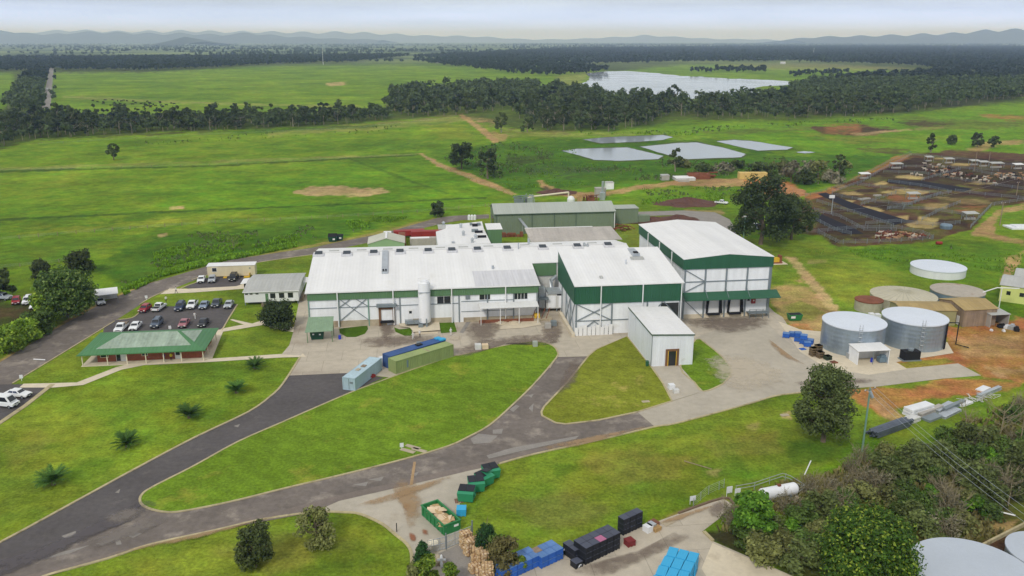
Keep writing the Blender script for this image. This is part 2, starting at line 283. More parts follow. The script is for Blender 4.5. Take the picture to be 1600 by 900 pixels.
    (YEL, [(880, 600), (940, 560), (980, 555), (1000, 600), (900, 650), (860, 650)], 14, .4), (YEL, [(930, 700), (1080, 680), (1230, 640), (1200, 700), (1000, 760), (850, 780)], 22, .3), (YEL, [(200, 880), (420, 850), (560, 820), (600, 860), (300, 930)], 20, .35), (YEL, [(1310, 410), (1400, 440), (1440, 470), (1320, 470), (1270, 430)], 15, .5), (YEL, [(0, 660), (120, 640), (200, 690), (60, 740)], 25, .3),
    (S(138, 126, 62), [(900, 720), (1000, 700), (1090, 715), (1060, 745), (960, 760)], 12, .45), (S(120, 112, 64), [(780, 790), (880, 770), (960, 800), (860, 830)], 14, .4), (LUSH, [(860, 730), (900, 722), (910, 736), (870, 742)], 6, .5), (LUSH, [(1080, 720), (1150, 712), (1170, 740), (1100, 752)], 10, .4), (LUSH, [(1230, 690), (1330, 680), (1340, 712), (1240, 722)], 12, .6), (S(128, 118, 62), [(1100, 690), (1210, 676), (1220, 700), (1120, 715)], 12, .35), (LUSH, [(100, 745), (150, 715), (180, 725), (120, 760)], 10, .4), (LUSH, [(300, 560), (420, 562), (380, 590), (280, 600)], 14, .4), (S(138, 128, 60), [(0, 700), (60, 670), (90, 690), (20, 735)], 12, .4), (S(130, 124, 60), [(330, 860), (480, 822), (560, 850), (420, 900)], 14, .4), (LUSH, [(480, 850), (570, 842), (590, 880), (500, 890)], 12, .4),
    (SAND, [(944, 552), (958, 550), (950, 556)], 1.5, .8), (SAND, [(972, 562), (985, 560), (1000, 570), (1016, 577), (1000, 575), (980, 570)], 2, .8), (SAND, [(948, 570), (956, 572), (958, 582), (950, 582)], 1.5, .8), (SAND, [(1216, 648), (1234, 642), (1238, 656), (1220, 655)], 2.5, .8), (SAND, [(632, 702), (655, 700), (668, 704), (676, 700), (660, 710), (640, 708)], 2, .7), (SAND, [(1095, 733), (1125, 735), (1122, 746), (1105, 744)], 4, .5), (SAND, [(1090, 546), (1104, 543), (1100, 552)], 2, .5), (SAND, [(1170, 666), (1186, 660), (1184, 672)], 4, .35),
    # bare earth round the tanks and at the east edge
    (DIRT, [(1190, 452), (1210, 445), (1250, 440), (1300, 478), (1330, 490), (1290, 520), (1250, 515), (1216, 498)], 5, .9), (SAND, [(1228, 402), (1242, 402), (1262, 425), (1300, 468), (1312, 486), (1296, 486), (1260, 440)], 3, .9), (SAND, [(1260, 406), (1290, 405), (1290, 410), (1264, 412)], 2, .4),
    (RED, [(1210, 505), (1260, 508), (1290, 530), (1280, 550), (1240, 530)], 4, .8), (LAWN, [(1222, 478), (1250, 470), (1290, 488), (1270, 500), (1240, 500)], 4, .7),
    (RED, [(1470, 508), (1600, 498), (1900, 520), (1900, 640), (1600, 600), (1540, 590), (1500, 572), (1420, 582), (1380, 566), (1400, 548), (1480, 540)], 5, 1), (SAND, [(1490, 528), (1600, 522), (1600, 560), (1510, 560)], 12, .55), (SAND, [(1540, 574), (1700, 566), (1700, 588), (1560, 590)], 6, .7),
    (RED, [(1320, 612), (1420, 604), (1480, 594), (1600, 592), (1600, 604), (1500, 616), (1420, 632), (1380, 648), (1350, 634)], 5, .9), (DIRT, [(1355, 625), (1375, 620), (1415, 655), (1395, 660)], 4, .8), (LAWN, [(1410, 574), (1400, 568), (1480, 560), (1490, 566), (1416, 580)], 2, .8),
    (DIRT, [(1030, 810), (1135, 775), (1142, 782), (1060, 812)], 3, .5), (MUD, [(1225, 900), (1100, 835), (1150, 830), (1300, 860), (1300, 920)], 6, .9), (BROWN, [(1190, 770), (1280, 740), (1420, 720), (1600, 640), (1900, 600), (1900, 900), (1420, 880), (1300, 850)], 18, .75), (LAWN, [(1370, 680), (1600, 610), (1600, 640), (1500, 672), (1400, 700)], 6, .8), (DIRT, [(1500, 820), (1590, 812), (1580, 834), (1520, 838)], 5, .8), (BROWN, [(1520, 850), (1600, 830), (1600, 880), (1540, 880)], 4, .9),
    (MUD, [(0, 470), (60, 478), (46, 500), (0, 515), (-300, 560), (-300, 500)], 4, .85), (BROWN, [(0, 478), (50, 488), (-20, 500)], 6, .6), (DIRT, [(148, 478), (180, 462), (240, 440), (240, 446), (182, 472), (100, 512), (0, 572), (-100, 640), (-100, 630), (0, 565), (100, 503)], 2.5, .8),
    (DIRT, [(320, 414), (440, 391), (600, 361), (680, 340), (680, 343), (600, 365), (440, 395), (322, 418)], 1.2, .5), (BROWN, [(472, 470), (481, 478), (484, 510), (470, 512)], 2, .8), (DIRT, [(455, 500), (480, 520), (476, 546), (466, 552)], 2, .5),
]
ys = np.concatenate([np.linspace(-150, 66, 20)[:-1], np.geomspace(66, 2600, 820)[:-1], np.geomspace(2600, 60000, 150)])
xr = np.linspace(-1, 1, 781); xr = np.sign(xr) * np.abs(xr) ** 1.15
X = xr[None, :] * np.maximum(230, ys[:, None] * 1.15); Y = np.repeat(ys[:, None], xr.size, 1)
def vnoise(x, y, seed, octs=4):
    r = np.random.default_rng(seed); out = 0; a = 1.
    for o in range(octs):
        t = r.random((256, 256)); xi = np.floor(x).astype(int); yi = np.floor(y).astype(int); fx = x - xi; fy = y - yi; fx = fx * fx * (3 - 2 * fx); fy = fy * fy * (3 - 2 * fy)
        g = lambda i, j: t[(xi + i) & 255, (yi + j) & 255]
        out = out + a * ((g(0, 0) * (1 - fx) + g(1, 0) * fx) * (1 - fy) + (g(0, 1) * (1 - fx) + g(1, 1) * fx) * fy - .5); a *= .55; x = x * 2.03 + 7; y = y * 2.03 + 3
    return out
def sdist(px, py, poly):
    inside = np.zeros(px.shape, bool); d = np.full(px.shape, 1e9); n = len(poly)
    for i in range(n):
        (x0, y0), (x1, y1) = poly[i], poly[(i + 1) % n]; ex, ey = x1 - x0, y1 - y0; L = ex * ex + ey * ey + 1e-9
        t = np.clip(((px - x0) * ex + (py - y0) * ey) / L, 0, 1); d = np.minimum(d, (px - x0 - t * ex) ** 2 + (py - y0 - t * ey) ** 2)
        c = ((y0 <= py) != (y1 <= py)); inside ^= c & (px < ex * (py - y0) / (ey if abs(ey) > 1e-9 else 1e-9) + x0)
    d = np.sqrt(d); return np.where(inside, d, -d)
def cover_colours(X, Y):
    dep = Y * CT + H * ST; ok = dep > 20; dp = np.where(ok, dep, 1)
    U = np.where(ok, 800 + F * X / dp, -5000); V = np.where(ok, 450 - F * (Y * ST - H * CT) / dp, 5000)
    px = np.maximum(dp / F, .02)                                                   # metres per pixel
    n1 = vnoise(X / 9, Y / 9, 1); n2 = vnoise(X / 60, Y / 60, 2); n3 = vnoise(X / 2.6, Y / 2.6, 3); nf = vnoise(X / 420, Y / 300, 4)
    c = np.empty(X.shape + (3,)); c[:] = GRASS
    c *= (1 + .18 * n2)[..., None]
    t = np.clip(n1 * .6 + n2 * .5, 0, 1)[..., None] * .7; c = c * (1 - t) + np.array(YEL) * t
    t = np.clip(-n1 * .5 - n2 * .6, 0, 1)[..., None] * .8; c = c * (1 - t) + np.array(LUSH) * t
    for col, poly, soft, k in COVER:
        us = [p[0] for p in poly]; vs = [p[1] for p in poly]; m = (U > min(us) - 60) & (U < max(us) + 60) & (V > min(vs) - 30) & (V < max(vs) + 30)
        if not m.any(): continue
        d = sdist(U[m], V[m] , poly) + (n3[m] * 1.6 + n1[m] * 1.6) * min(soft, 6) * .8
        a = np.clip(d / soft + .5, 0, 1); a = a * a * (3 - 2 * a) * k
        if col is PLAIN: a = a * np.clip(.75 + .6 * nf[m], 0, 1)
        a = a * np.clip(.85 + .35 * n3[m] + .3 * n1[m], .2, 1); c[m] = c[m] * (1 - a[:, None]) + np.array(col) * a[:, None]
    far = np.clip((Y - 1900) / 900, 0, 1)[..., None]; q = np.clip(nf * 2.2, -1, 1)[..., None]
    fc = np.where(q > 0, np.array(PLAIN) * (1 - q) + np.array(S(128, 142, 84)) * q, np.array(PLAIN) * (1 + q) + np.array(S(54, 66, 48)) * -q)
    return c * (1 - far * .9) + fc * far * .9
gm = bpy.data.meshes.new("ground"); nr, nc = X.shape
gv = np.stack([X, Y, np.zeros_like(X)], -1).reshape(-1, 3)
i, j = np.meshgrid(np.arange(nr - 1), np.arange(nc - 1), indexing='ij'); a = (i * nc + j).ravel()
gf = np.stack([a, a + 1, a + nc + 1, a + nc], -1)
def fastmesh(me, v, f, k=4):
    n = len(f); me.vertices.add(len(v)); me.vertices.foreach_set('co', np.asarray(v, np.float32).ravel())
    me.loops.add(n * k); me.loops.foreach_set('vertex_index', np.asarray(f, np.int32).ravel())
    me.polygons.add(n); me.polygons.foreach_set('loop_start', np.arange(n, dtype=np.int32) * k); me.polygons.foreach_set('loop_total', np.full(n, k, np.int32)); me.update(calc_edges=True); return me
fastmesh(gm, gv, gf)
ca = gm.attributes.new('cover', 'FLOAT_COLOR', 'POINT'); cc = cover_colours(X, Y).reshape(-1, 3)
ca.data.foreach_set('color', np.concatenate([np.clip(cc, .004, 1), np.ones((len(cc), 1))], 1).astype(np.float32).ravel())
go = bpy.data.objects.new("ground", gm); COL.objects.link(go); tag(go, "green pasture, mown lawn and bare earth spreading to the horizon", "ground", kind='structure')
m = bpy.data.materials.new("ground_cover"); m.use_nodes = True; N = NB(m); N.n.clear()
at_ = N('ShaderNodeAttribute', attribute_name='cover'); pos = N('ShaderNodeNewGeometry').outputs['Position']; c = at_.outputs['Color']
for sc_, lo, hi, det in ((.02, .76, 1.24, 5), (.07, .76, 1.24, 5), (.35, .74, 1.26, 5), (2.0, .68, 1.32, 4), (7, .85, 1.15, 2)):
    f, _ = noise(N, pos, sc_, lo, hi, det); c = mulval(N, c, f)

sm = N('ShaderNodeMapping', {'Vector': pos, 'Scale': (.16, .5, 1)}); f, _ = noise(N, sm.outputs[0], 1., .88, 1.12, 5); c = mulval(N, c, f)
hs = N('ShaderNodeHueSaturation', {'Color': c}); f, _ = noise(N, pos, .13, 0.478, .518, 4); N.l.new(f, hs.inputs['Hue']); c = hs.outputs[0]
f, n = noise(N, pos, 1.7, 0, 1, 6, .7); bp = N('ShaderNodeBump', {'Height': n.outputs[0], 'Strength': .55, 'Distance': .35})
b = N('ShaderNodeBsdfPrincipled', {'Base Color': c, 'Roughness': .95, 'Specular IOR Level': .08, 'Normal': bp.outputs[0]}); N('ShaderNodeOutputMaterial', {0: b.outputs[0]}); gm.materials.append(m)

# ------------------------------------------------------------------ roads, yards, paths, water
mat('asphalt', S(115, 107, 100), .9, v=((.12, .16), (1.0, .16), (9, .12)), stain=(S(146, 137, 126), .2, .52, .9), world=True, spec=.15)
mat('asphalt_dark', S(91, 87, 86), .9, v=((.12, .14), (1.2, .14), (9, .12)), stain=(S(116, 110, 106), .26, .6, .7), world=True, spec=.15)
mat('asphalt_patch', S(142, 137, 130), .9, v=((.4, .12), (6, .12)), world=True, spec=.15)
mat('asphalt_brown', S(124, 114, 106), .9, v=((.12, .1), (1.4, .12), (9, .1)), stain=(S(134, 122, 112), .2, .55, .8), world=True, spec=.15)
mat('concrete', S(186, 176, 158), .85, v=((.06, .1), (.6, .1), (5, .06)), stain=(S(136, 122, 108), .075, .56, .7), joints=(7., .72), world=True, spec=.2)
mat('concrete_grey', S(176, 168, 152), .85, v=((.08, .12), (.7, .08), (5, .06)), stain=(S(150, 136, 116), .1, .6, .6), world=True, spec=.2)
mat('concrete_pale', S(208, 196, 172), .85, v=((.1, .1), (.9, .08)), stain=(S(160, 146, 124), .2, .58, .6), world=True, spec=.2)
mat('kerb', S(176, 164, 128), .85, v=((.3, .2), (3, .15)), world=True, stain=(S(128, 118, 84), .5, .56, .7))
mat('dirt', S(168, 140, 104), .95, v=((.2, .2), (1.5, .15)), world=True)
mat('wet_stain', S(104, 92, 84), .6, v=((.3, .25), (2, .2)), world=True)
mat('wet_lane', S(40, 39, 46), .9, v=((.2, .15), (2, .15)), world=True, spec=.1)
SHEETS = [0]
def sheet(name, uv, mt, z=.02, sm=0, label=None, kind='structure', closed=True):
    SHEETS[0] += 1; z += .0006 * SHEETS[0]
    if sm: uv = interp(uv, sm)
    vs = [(*G(u, v)[:2], 0) for u, v in uv]; bm = bmesh.new()
    f = bm.faces.new([bm.verts.new((x, y, z)) for x, y, _ in vs]); f.normal_update()
    if f.normal.z < 0: f.normal_flip()
    bmesh.ops.triangulate(bm, faces=[f]); me = bpy.data.meshes.new(name); bm.to_mesh(me); bm.free(); me.materials.append(MATS[mt])
    o = bpy.data.objects.new(name, me); COL.objects.link(o); o['kind'] = kind
    if label: o['label'] = label
    return o
def strip(name, pts, w, h, mt, z0=0.0, label=None, kind='structure', closed=False, n=3):
    """raised band (kerb, low wall) along a line given in picture pixels"""
    p = smoothline([G(u, v) for u, v in pts], n, closed); b = MB(); k = len(p); L = []
    for i in range(k):
        d = (p[(i + 1) % k] - p[i - 1]) if closed else (p[min(i + 1, k - 1)] - p[max(i - 1, 0)]); nrm = Vector((-d.y, d.x)).normalized() * w / 2; L.append((p[i] - nrm, p[i] + nrm))
    for i in range(k if closed else k - 1):
        a, c = L[i], L[(i + 1) % k]; b.hexa([(*a[0], z0), (*c[0], z0), (*c[1], z0), (*a[1], z0), (*a[0], h), (*c[0], h), (*c[1], h), (*a[1], h)])
    o = b.build(name, mt); o['kind'] = kind
    if label: o['label'] = label
    return o
ROAD_A_UP = [(-190, 690), (0, 566), (101, 506), (169, 469), (236, 442), (324, 416), (360, 406), (440, 394), (488, 387), (520, 380), (576, 369), (600, 364), (650, 350), (686, 340), (710, 337), (764, 335)]
ROAD_A_LO = [(764, 341), (722, 344), (687, 350), (640, 362), (600, 374), (562, 382), (488, 398), (405, 410), (324, 430), (236, 465), (179, 502), (101, 550), (20, 599), (-110, 680)]
sheet('access_road', ROAD_A_UP + ROAD_A_LO, 'asphalt', .02, label='narrow grey asphalt road climbing past the car park behind the works')
strip('kerb', [(20, 599), (101, 550), (179, 502)], .3, .12, 'kerb'); strip('kerb', [(218, 476), (236, 465), (262, 453)], .3, .12, 'kerb'); strip('kerb', [(300, 437), (324, 430), (405, 410), (488, 398)], .3, .1, 'kerb')
ISL = [(540, 617), (439, 661), (371, 691), (304, 728), (243, 759), (223, 772), (219, 784), (230, 794), (263, 801), (304, 796), (371, 782), (439, 765), (540, 741), (631, 718), (699, 698), (732, 683), (766, 664), (800, 634), (834, 601), (869, 560), (871, 550), (864, 541), (848, 535), (828, 534), (780, 542), (720, 555), (708, 557), (650, 576), (584, 600)]
LEFTK = [(-120, 905), (0, 848), (118, 784), (202, 738), (304, 684), (388, 644), (422, 620), (442, 600), (469, 558)]
LOWK = [(60, 905), (81, 897), (169, 873), (236, 851), (337, 829), (405, 813), (489, 801), (540, 801), (564, 804), (597, 819), (618, 836), (635, 850), (643, 867), (642, 905)]
TRI = [(846, 644), (847, 650), (868, 661), (884, 663), (935, 657), (996, 644), (1050, 627), (1035, 598), (1018, 574), (980, 526), (932, 546), (920, 556), (886, 598), (850, 636)]
RL = [(1063, 573), (1085, 598), (1099, 612), (1126, 602), (1134, 596), (1143, 584), (1142, 576), (1128, 558), (1104, 538), (1087, 531)]
SOUTH = [(1328, 607), (1222, 617), (1178, 629), (1060, 661), (1023, 667), (935, 688), (834, 710), (780, 725)]
sheet('driveway', [(-200, 940), (-120, 905), (0, 848), (118, 784), (202, 738), (304, 684), (388, 644), (422, 620), (442, 600), (456, 582), (545, 582), (600, 590), (540, 617), (439, 661), (371, 691), (304, 728), (243, 759), (223, 772), (219, 784), (230, 794), (263, 801), (304, 796), (371, 782), (337, 829), (236, 851), (169, 873), (60, 905), (-60, 940)], 'asphalt_dark', .02, label='dark asphalt driveway curving between the front lawns')
sheet('driveway', [(371, 782), (439, 765), (540, 741), (631, 718), (699, 698), (732, 683), (766, 664), (800, 634), (834, 601), (869, 558), (920, 557), (886, 598), (850, 636), (846, 644), (847, 650), (868, 661), (884, 663), (935, 657), (996, 644), (1023, 667), (935, 688), (834, 710), (780, 725), (732, 736), (631, 760), (530, 783), (489, 801), (405, 813), (337, 829), (236, 851), (169, 873), (60, 905), (-60, 940), (-160, 940), (60, 868), (150, 826), (226, 789), (230, 794), (263, 801), (304, 796)], 'asphalt', .024, label='patched grey asphalt road along the bottom of the front lawn')
sheet('concrete_yard', [(452, 587), (469, 556), (478, 540), (484, 500), (520, 440), (900, 430), (1000, 470), (1190, 440), (1192, 470), (1210, 488), (1223, 496), (1238, 520), (1250, 548), (1292, 574), (1357, 584), (1415, 576), (1497, 568), (1533, 587), (1472, 592), (1369, 604.5), (1328, 607), (1222, 617), (1178, 629), (1060, 661), (1023, 667), (996, 644), (1050, 627), (1099, 612), (1035, 598), (980, 526), (932, 546), (918, 557), (870, 558), (860, 575), (700, 600), (545, 583)], 'concrete', .034, label='stained concrete yard in front of the processing works')
sheet('concrete_pad', [(1216, 502), (1250, 515), (1300, 520), (1480, 535), (1490, 552), (1400, 566), (1418, 577), (1357, 586), (1292, 576), (1250, 550), (1236, 530)], 'concrete_pale', .05, label='pale concrete pad under the galvanised tanks')
sheet('concrete_roadway', [(1080, 530), (1150, 505), (1190, 498), (1225, 530), (1250, 549), (1292, 575), (1357, 585), (1415, 577), (1497, 569), (1533, 587), (1472, 592), (1369, 604), (1328, 607), (1222, 617), (1178, 629), (1060, 661), (1023, 667), (996, 644), (1060, 625), (1126, 602), (1143, 584), (1142, 576), (1128, 558), (1104, 538)], 'concrete_grey', .044, label='grey concrete roadway sweeping round from the loading dock')
# lawn islands lie on top of the yard as turf with their own kerb
mat('turf', S(106, 134, 36), .95, v=((.04, .18), (.35, .2), (2.2, .28), (7, .15)), stain=(S(156, 150, 62), .12, .56, .55), world=True, spec=.06, bump=(1.7, .5, .3))
mat('turf_dry', S(122, 130, 42), .95, v=((.04, .18), (.35, .2), (2.2, .28), (7, .15)), stain=(S(176, 158, 92), .14, .58, .7), world=True, spec=.06, bump=(1.7, .5, .3))
mat('turf_dark', S(76, 106, 24), .95, v=((.04, .18), (.35, .2), (2.2, .28), (7, .15)), world=True, spec=.06, bump=(1.7, .5, .3))  # deeper green turf than the lawns, without dry blotches
for tm in ('turf', 'turf_dry'):
    m_ = MATS[tm]; N = NB(m_); b_ = [n for n in m_.node_tree.nodes if n.type == 'BSDF_PRINCIPLED'][0]; src = b_.inputs['Base Color'].links[0].from_socket; pos = N('ShaderNodeNewGeometry').outputs['Position']
    dv = N('ShaderNodeVectorMath', {0: pos, 1: (.55, .83, 0)}, operation='DOT_PRODUCT').outputs['Value']; nn, _ = noise(N, pos, .08, -2.5, 2.5, 3); w_ = N('ShaderNodeMath', {0: N('ShaderNodeMath', {0: dv, 1: nn}, operation='ADD').outputs[0], 1: 2.4}, operation='MULTIPLY').outputs[0]
    f_ = N('ShaderNodeMapRange', {0: N('ShaderNodeMath', {0: w_}, operation='SINE').outputs[0], 1: -1, 2: 1, 3: .93, 4: 1.06}).outputs[0]; N.l.new(mulval(N, src, f_), b_.inputs['Base Color'])
sheet('lawn', ISL, 'turf', .07, 2, label='long teardrop of bright mown grass between the driveways')
sheet('lawn', TRI, 'turf_dry', .07, 0, label='worn triangular lawn in front of the white store')
sheet('lawn', RL, 'turf', .072, 2, label='small crescent lawn right of the white store')
strip('kerb', ISL, .35, .13, 'kerb', closed=True); strip('kerb', TRI, .35, .13, 'kerb', closed=True, n=1); strip('kerb', RL, .35, .13, 'kerb', closed=True)
strip('kerb', LEFTK, .4, .13, 'kerb'); strip('kerb', LOWK, .4, .13, 'kerb'); strip('kerb', SOUTH, .35, .13, 'kerb')
strip('kerb', [(776, 728), (740, 757), (716, 790), (712, 803), (714, 820), (722, 832)], .3, .13, 'kerb')
sheet('store_drive', [(1018, 574), (1063, 573), (1085, 598), (1099, 612), (1050, 627), (1035, 598)], 'concrete_grey', .078)
sheet('gate_apron', [(489, 801), (530, 783), (631, 760), (732, 736), (778, 726), (740, 757), (716, 790), (712, 803), (716, 825), (735, 850), (750, 880), (765, 930), (660, 930), (650, 890), (643, 867), (635, 850), (618, 836), (597, 819), (564, 804), (540, 801)], 'concrete_grey', .03, label='grey apron running down from the road to the mesh gate')
sheet('gate_drive', [(684, 866), (738, 842), (760, 880), (775, 930), (700, 930)], 'asphalt_patch', .05)
sheet('crate_yard', [(700, 960), (790, 890), (880, 868), (1027, 815), (1060, 803), (1130, 779), (1145, 789), (1122, 812), (1097, 831), (1114, 846), (1240, 901), (1300, 935), (1200, 980)], 'concrete', .03, label='worn concrete yard holding the stacked bins')
sheet('new_slab', [(1113, 849), (1240, 902), (1290, 930), (1140, 960), (1096, 889)], 'concrete_pale', .05, label='smooth pale slab beside the bright blue bins')
for q in ([(60, 876), (100, 862), (143, 851), (110, 865)], [(96, 838), (118, 830), (120, 836), (104, 843)], [(150, 850), (190, 838), (160, 853)], [(180, 846), (188, 843), (190, 851), (182, 852)], [(200, 838), (212, 831), (222, 834), (208, 841)], [(735, 686), (748, 678), (778, 681), (766, 692), (740, 694)], [(770, 672), (786, 670), (784, 678), (770, 678)], [(760, 712), (800, 700), (905, 681), (900, 686), (810, 706), (764, 717)], [(796, 640), (806, 633), (812, 635), (802, 644)], [(826, 638), (834, 630), (832, 644)], [(640, 742), (655, 737), (650, 744)], [(575, 750), (600, 745), (595, 752)], [(552, 758), (575, 753), (572, 760)], [(905, 608), (912, 604), (911, 609)], [(365, 666), (375, 663), (372, 668)], [(180, 770), (188, 764), (186, 771)], [(826, 618), (834, 616), (830, 622)]):
    sheet('road_patch', q, 'asphalt_patch', .034)
sheet('road_patch', [(640, 759), (646, 722), (650, 722), (645, 758)], 'dirt', .036)
sheet('dirt_shoulder', [(60, 905), (169, 873), (236, 851), (337, 829), (489, 801), (530, 783), (631, 760), (732, 736), (780, 725), (834, 710), (935, 688), (1020, 667), (935, 682), (834, 703), (732, 728), (631, 751), (530, 774), (440, 798), (337, 822), (169, 866), (40, 900)], 'asphalt_brown', .029)
def decal(name, uv, mt, z, sm=3):
    """stain: sheet whose edge breaks up and thins out"""
    p = interp(uv, sm); P = [G(u, v) for u, v in p]; c = sum(P, Vector()) / len(P); n = len(P); me = bpy.data.meshes.new(name); V = [(c.x, c.y, z)]; F_ = []; rings = (.45, .75, 1.0); A = [1.]
    for r, a in zip(rings, (.85, .5, 0.)):
        for q in P: w = c.lerp(q, r * 1.15); V.append((w.x, w.y, z)); A.append(a)
    for j in range(n): F_.append((0, 1 + j, 1 + (j + 1) % n))
    for k in range(2):
        for j in range(n): a = 1 + k * n; F_.append((a + j, a + n + j, a + n + (j + 1) % n, a + (j + 1) % n))
    me.from_pydata(V, [], F_); at = me.attributes.new('edge', 'FLOAT', 'POINT'); at.data.foreach_set('value', A); me.materials.append(MATS[mt]); o = bpy.data.objects.new(name, me); COL.objects.link(o); o['kind'] = 'structure'; return o
def stainmat(name, col, k=.75):
    m = bpy.data.materials.new(name); m.use_nodes = True; N = NB(m); N.n.clear(); MATS[name] = m; pos = N('ShaderNodeNewGeometry').outputs['Position']; e = N('ShaderNodeAttribute', attribute_name='edge').outputs['Fac']
    f, n = noise(N, pos, .55, -.35, .35, 6, .7); s1 = N('ShaderNodeMath', {0: e, 1: f}, operation='ADD').outputs[0]; a = N('ShaderNodeMapRange', {0: s1, 1: .25, 2: .9, 3: 0., 4: k}).outputs[0]; a = N('ShaderNodeMath', {0: a, 1: N('ShaderNodeMath', {0: e, 1: 4.}, operation='MULTIPLY', use_clamp=True).outputs[0]}, operation='MULTIPLY').outputs[0]
    b = N('ShaderNodeBsdfPrincipled', {'Base Color': (*col, 1), 'Roughness': .75, 'Specular IOR Level': .2}); t = N('ShaderNodeBsdfTransparent'); N('ShaderNodeOutputMaterial', {0: N('ShaderNodeMixShader', {0: a, 1: t.outputs[0], 2: b.outputs[0]}).outputs[0]})
mat('edge_brown', S(112, 94, 76), .9, v=((1., .15),), world=True); stainmat('stain_dark', S(124, 110, 98), .62); stainmat('stain_asphalt', S(92, 87, 88), .9); stainmat('stain_worn', S(132, 124, 116), .7); stainmat('stain_rust', S(150, 96, 66), .8); stainmat('stain_pale', S(206, 194, 172), .6); stainmat('stain_tan', S(168, 140, 104), .7)
ZS = .145
for k, (mt, q) in enumerate((('stain_dark', [(1068, 502), (1110, 496), (1185, 494), (1205, 506), (1150, 522), (1100, 516)]), ('stain_dark', [(592, 502), (612, 502), (618, 522), (604, 534), (594, 520)]), ('stain_dark', [(728, 510), (760, 498), (786, 506), (776, 524), (760, 540), (735, 534)]), ('stain_dark', [(700, 548), (770, 530), (860, 522), (868, 540), (800, 536), (720, 560)]), ('stain_asphalt', [(-80, 905), (60, 858), (150, 818), (222, 784), (240, 800), (160, 834), (60, 880), (-60, 925)]), ('stain_worn', [(130, 850), (200, 822), (240, 806), (262, 812), (220, 836), (150, 858)]), ('stain_worn', [(160, 812), (200, 795), (224, 800), (190, 820)]), ('stain_dark', [(560, 530), (640, 524), (690, 528), (640, 540), (580, 545)]), ('stain_pale', [(700, 528), (716, 522), (722, 530), (708, 534)]), ('stain_dark', [(846, 512), (872, 500), (880, 520), (868, 540), (850, 530)]), ('stain_pale', [(1100, 560), (1180, 560), (1230, 590), (1150, 615)]), ('stain_tan', [(1200, 530), (1240, 560), (1260, 572), (1220, 556)]), ('stain_rust', [(660, 828), (668, 830), (670, 838), (660, 836)]), ('stain_rust', [(632, 786), (642, 790), (638, 800), (630, 796)]), ('stain_rust', [(638, 834), (648, 836), (650, 846), (642, 846)]), ('stain_tan', [(612, 760), (650, 752), (660, 800), (640, 830), (630, 800)]), ('stain_tan', [(560, 790), (620, 770), (700, 745), (690, 756), (610, 785)]), ('stain_dark', [(900, 890), (1000, 860), (1060, 830), (1070, 845), (980, 890), (920, 905)]), ('stain_dark', [(1120, 785), (1140, 790), (1120, 810), (1104, 800)]), ('stain_tan', [(1020, 822), (1060, 806), (1120, 790), (1060, 815)]), ('stain_dark', [(884, 575), (905, 560), (900, 600), (870, 620)]), ('stain_tan', [(900, 700), (1000, 672), (1010, 668), (930, 682), (840, 702)]), ('stain_tan', [(180, 866), (300, 838), (420, 812), (430, 808), (300, 846)]), ('stain_dark', [(1290, 590), (1380, 596), (1300, 604), (1240, 600)]))):
    decal('ground_stain', q, mt, ZS + .003 * k )
sheet('rust_ramp', [(718, 520), (724, 521), (737, 501), (731, 500)], 'asphalt_patch', .06)
sheet('turf_strip', [(530, 514), (531, 521), (542, 527), (556, 527), (570, 522), (575, 515), (574, 509)], 'turf_dark', .06); sheet('turf_strip', [(616, 512), (618, 519), (632, 525), (644, 525), (643, 513), (624, 515)], 'turf_dark', .06); sheet('turf_strip', [(686, 503), (709, 502), (714, 519), (689, 521)], 'turf_dark', .06)
# car parks and footpaths
sheet('car_park', [(163, 512), (182, 500), (206, 497), (217, 489), (226, 480), (262, 479), (370, 475), (347, 517), (320, 560), (150, 560)], 'asphalt_dark', .022, label='sealed staff car park behind the brick office')
strip('kerb', [(182, 500), (206, 497), (217, 489), (226, 480)], .3, .12, 'kerb'); strip('kerb', [(371, 476), (358, 497), (347, 516)], .3, .12, 'kerb', n=1)
sheet('car_park', [(288, 449), (308, 441), (312, 436), (338, 432), (384, 431), (376, 446), (369, 448), (294, 451)], 'asphalt_dark', .024, label='little car park beside the cream portable building')
strip('kerb', [(280, 452), (294, 446), (308, 441), (314, 434)], .3, .12, 'kerb')
sheet('car_park', [(-120, 600), (0, 601), (80, 600), (40, 634), (0, 662), (-120, 720)], 'asphalt_dark', .024, label='car park corner with two white vehicles at the frame edge'); strip('kerb', [(82, 601), (40, 634), (-10, 668)], .9, .12, 'kerb', n=1)
PATHS = [[(250, 460), (265, 451), (294, 451.5), (369, 447.5), (380, 444), (388, 444), (388, 451), (300, 457.5), (278, 458.5)], [(37, 600), (84, 599), (120, 598), (182, 574), (214, 566), (326, 561), (439, 553.5), (474, 553), (478, 558), (439, 559), (326, 566), (225, 571), (190, 578), (130, 602), (84, 606), (30, 606)], [(334, 516), (350, 515), (332, 560), (318, 562)], [(346, 514), (377, 508), (391, 507), (412, 500), (440, 508), (462, 512), (470, 512), (462, 520), (430, 514), (412, 508), (377, 514), (340, 520)], [(359, 500), (363, 499), (394, 506), (388, 510)], [(470, 456), (482, 456), (484, 500), (484, 530), (470, 556), (440, 554), (452, 540), (458, 520)]]
for q in PATHS: sheet('footpath', q, 'concrete_pale' if q is not PATHS[5] else 'concrete', .04)
sheet('rear_road', [(930, 345), (967, 333), (1000, 331), (1067, 329), (1117, 332), (1140, 343), (1150, 360), (1150, 380), (1120, 380), (1107, 347), (1085, 344), (1060, 336), (1000, 338), (950, 352)], 'asphalt_patch', .03, label='pale rear road bending behind the cold store')
sheet('highway', [(77.5, 104), (84, 104), (79, 170), (65, 170)], 'asphalt_patch', .05, label='straight highway running to the far tree line')
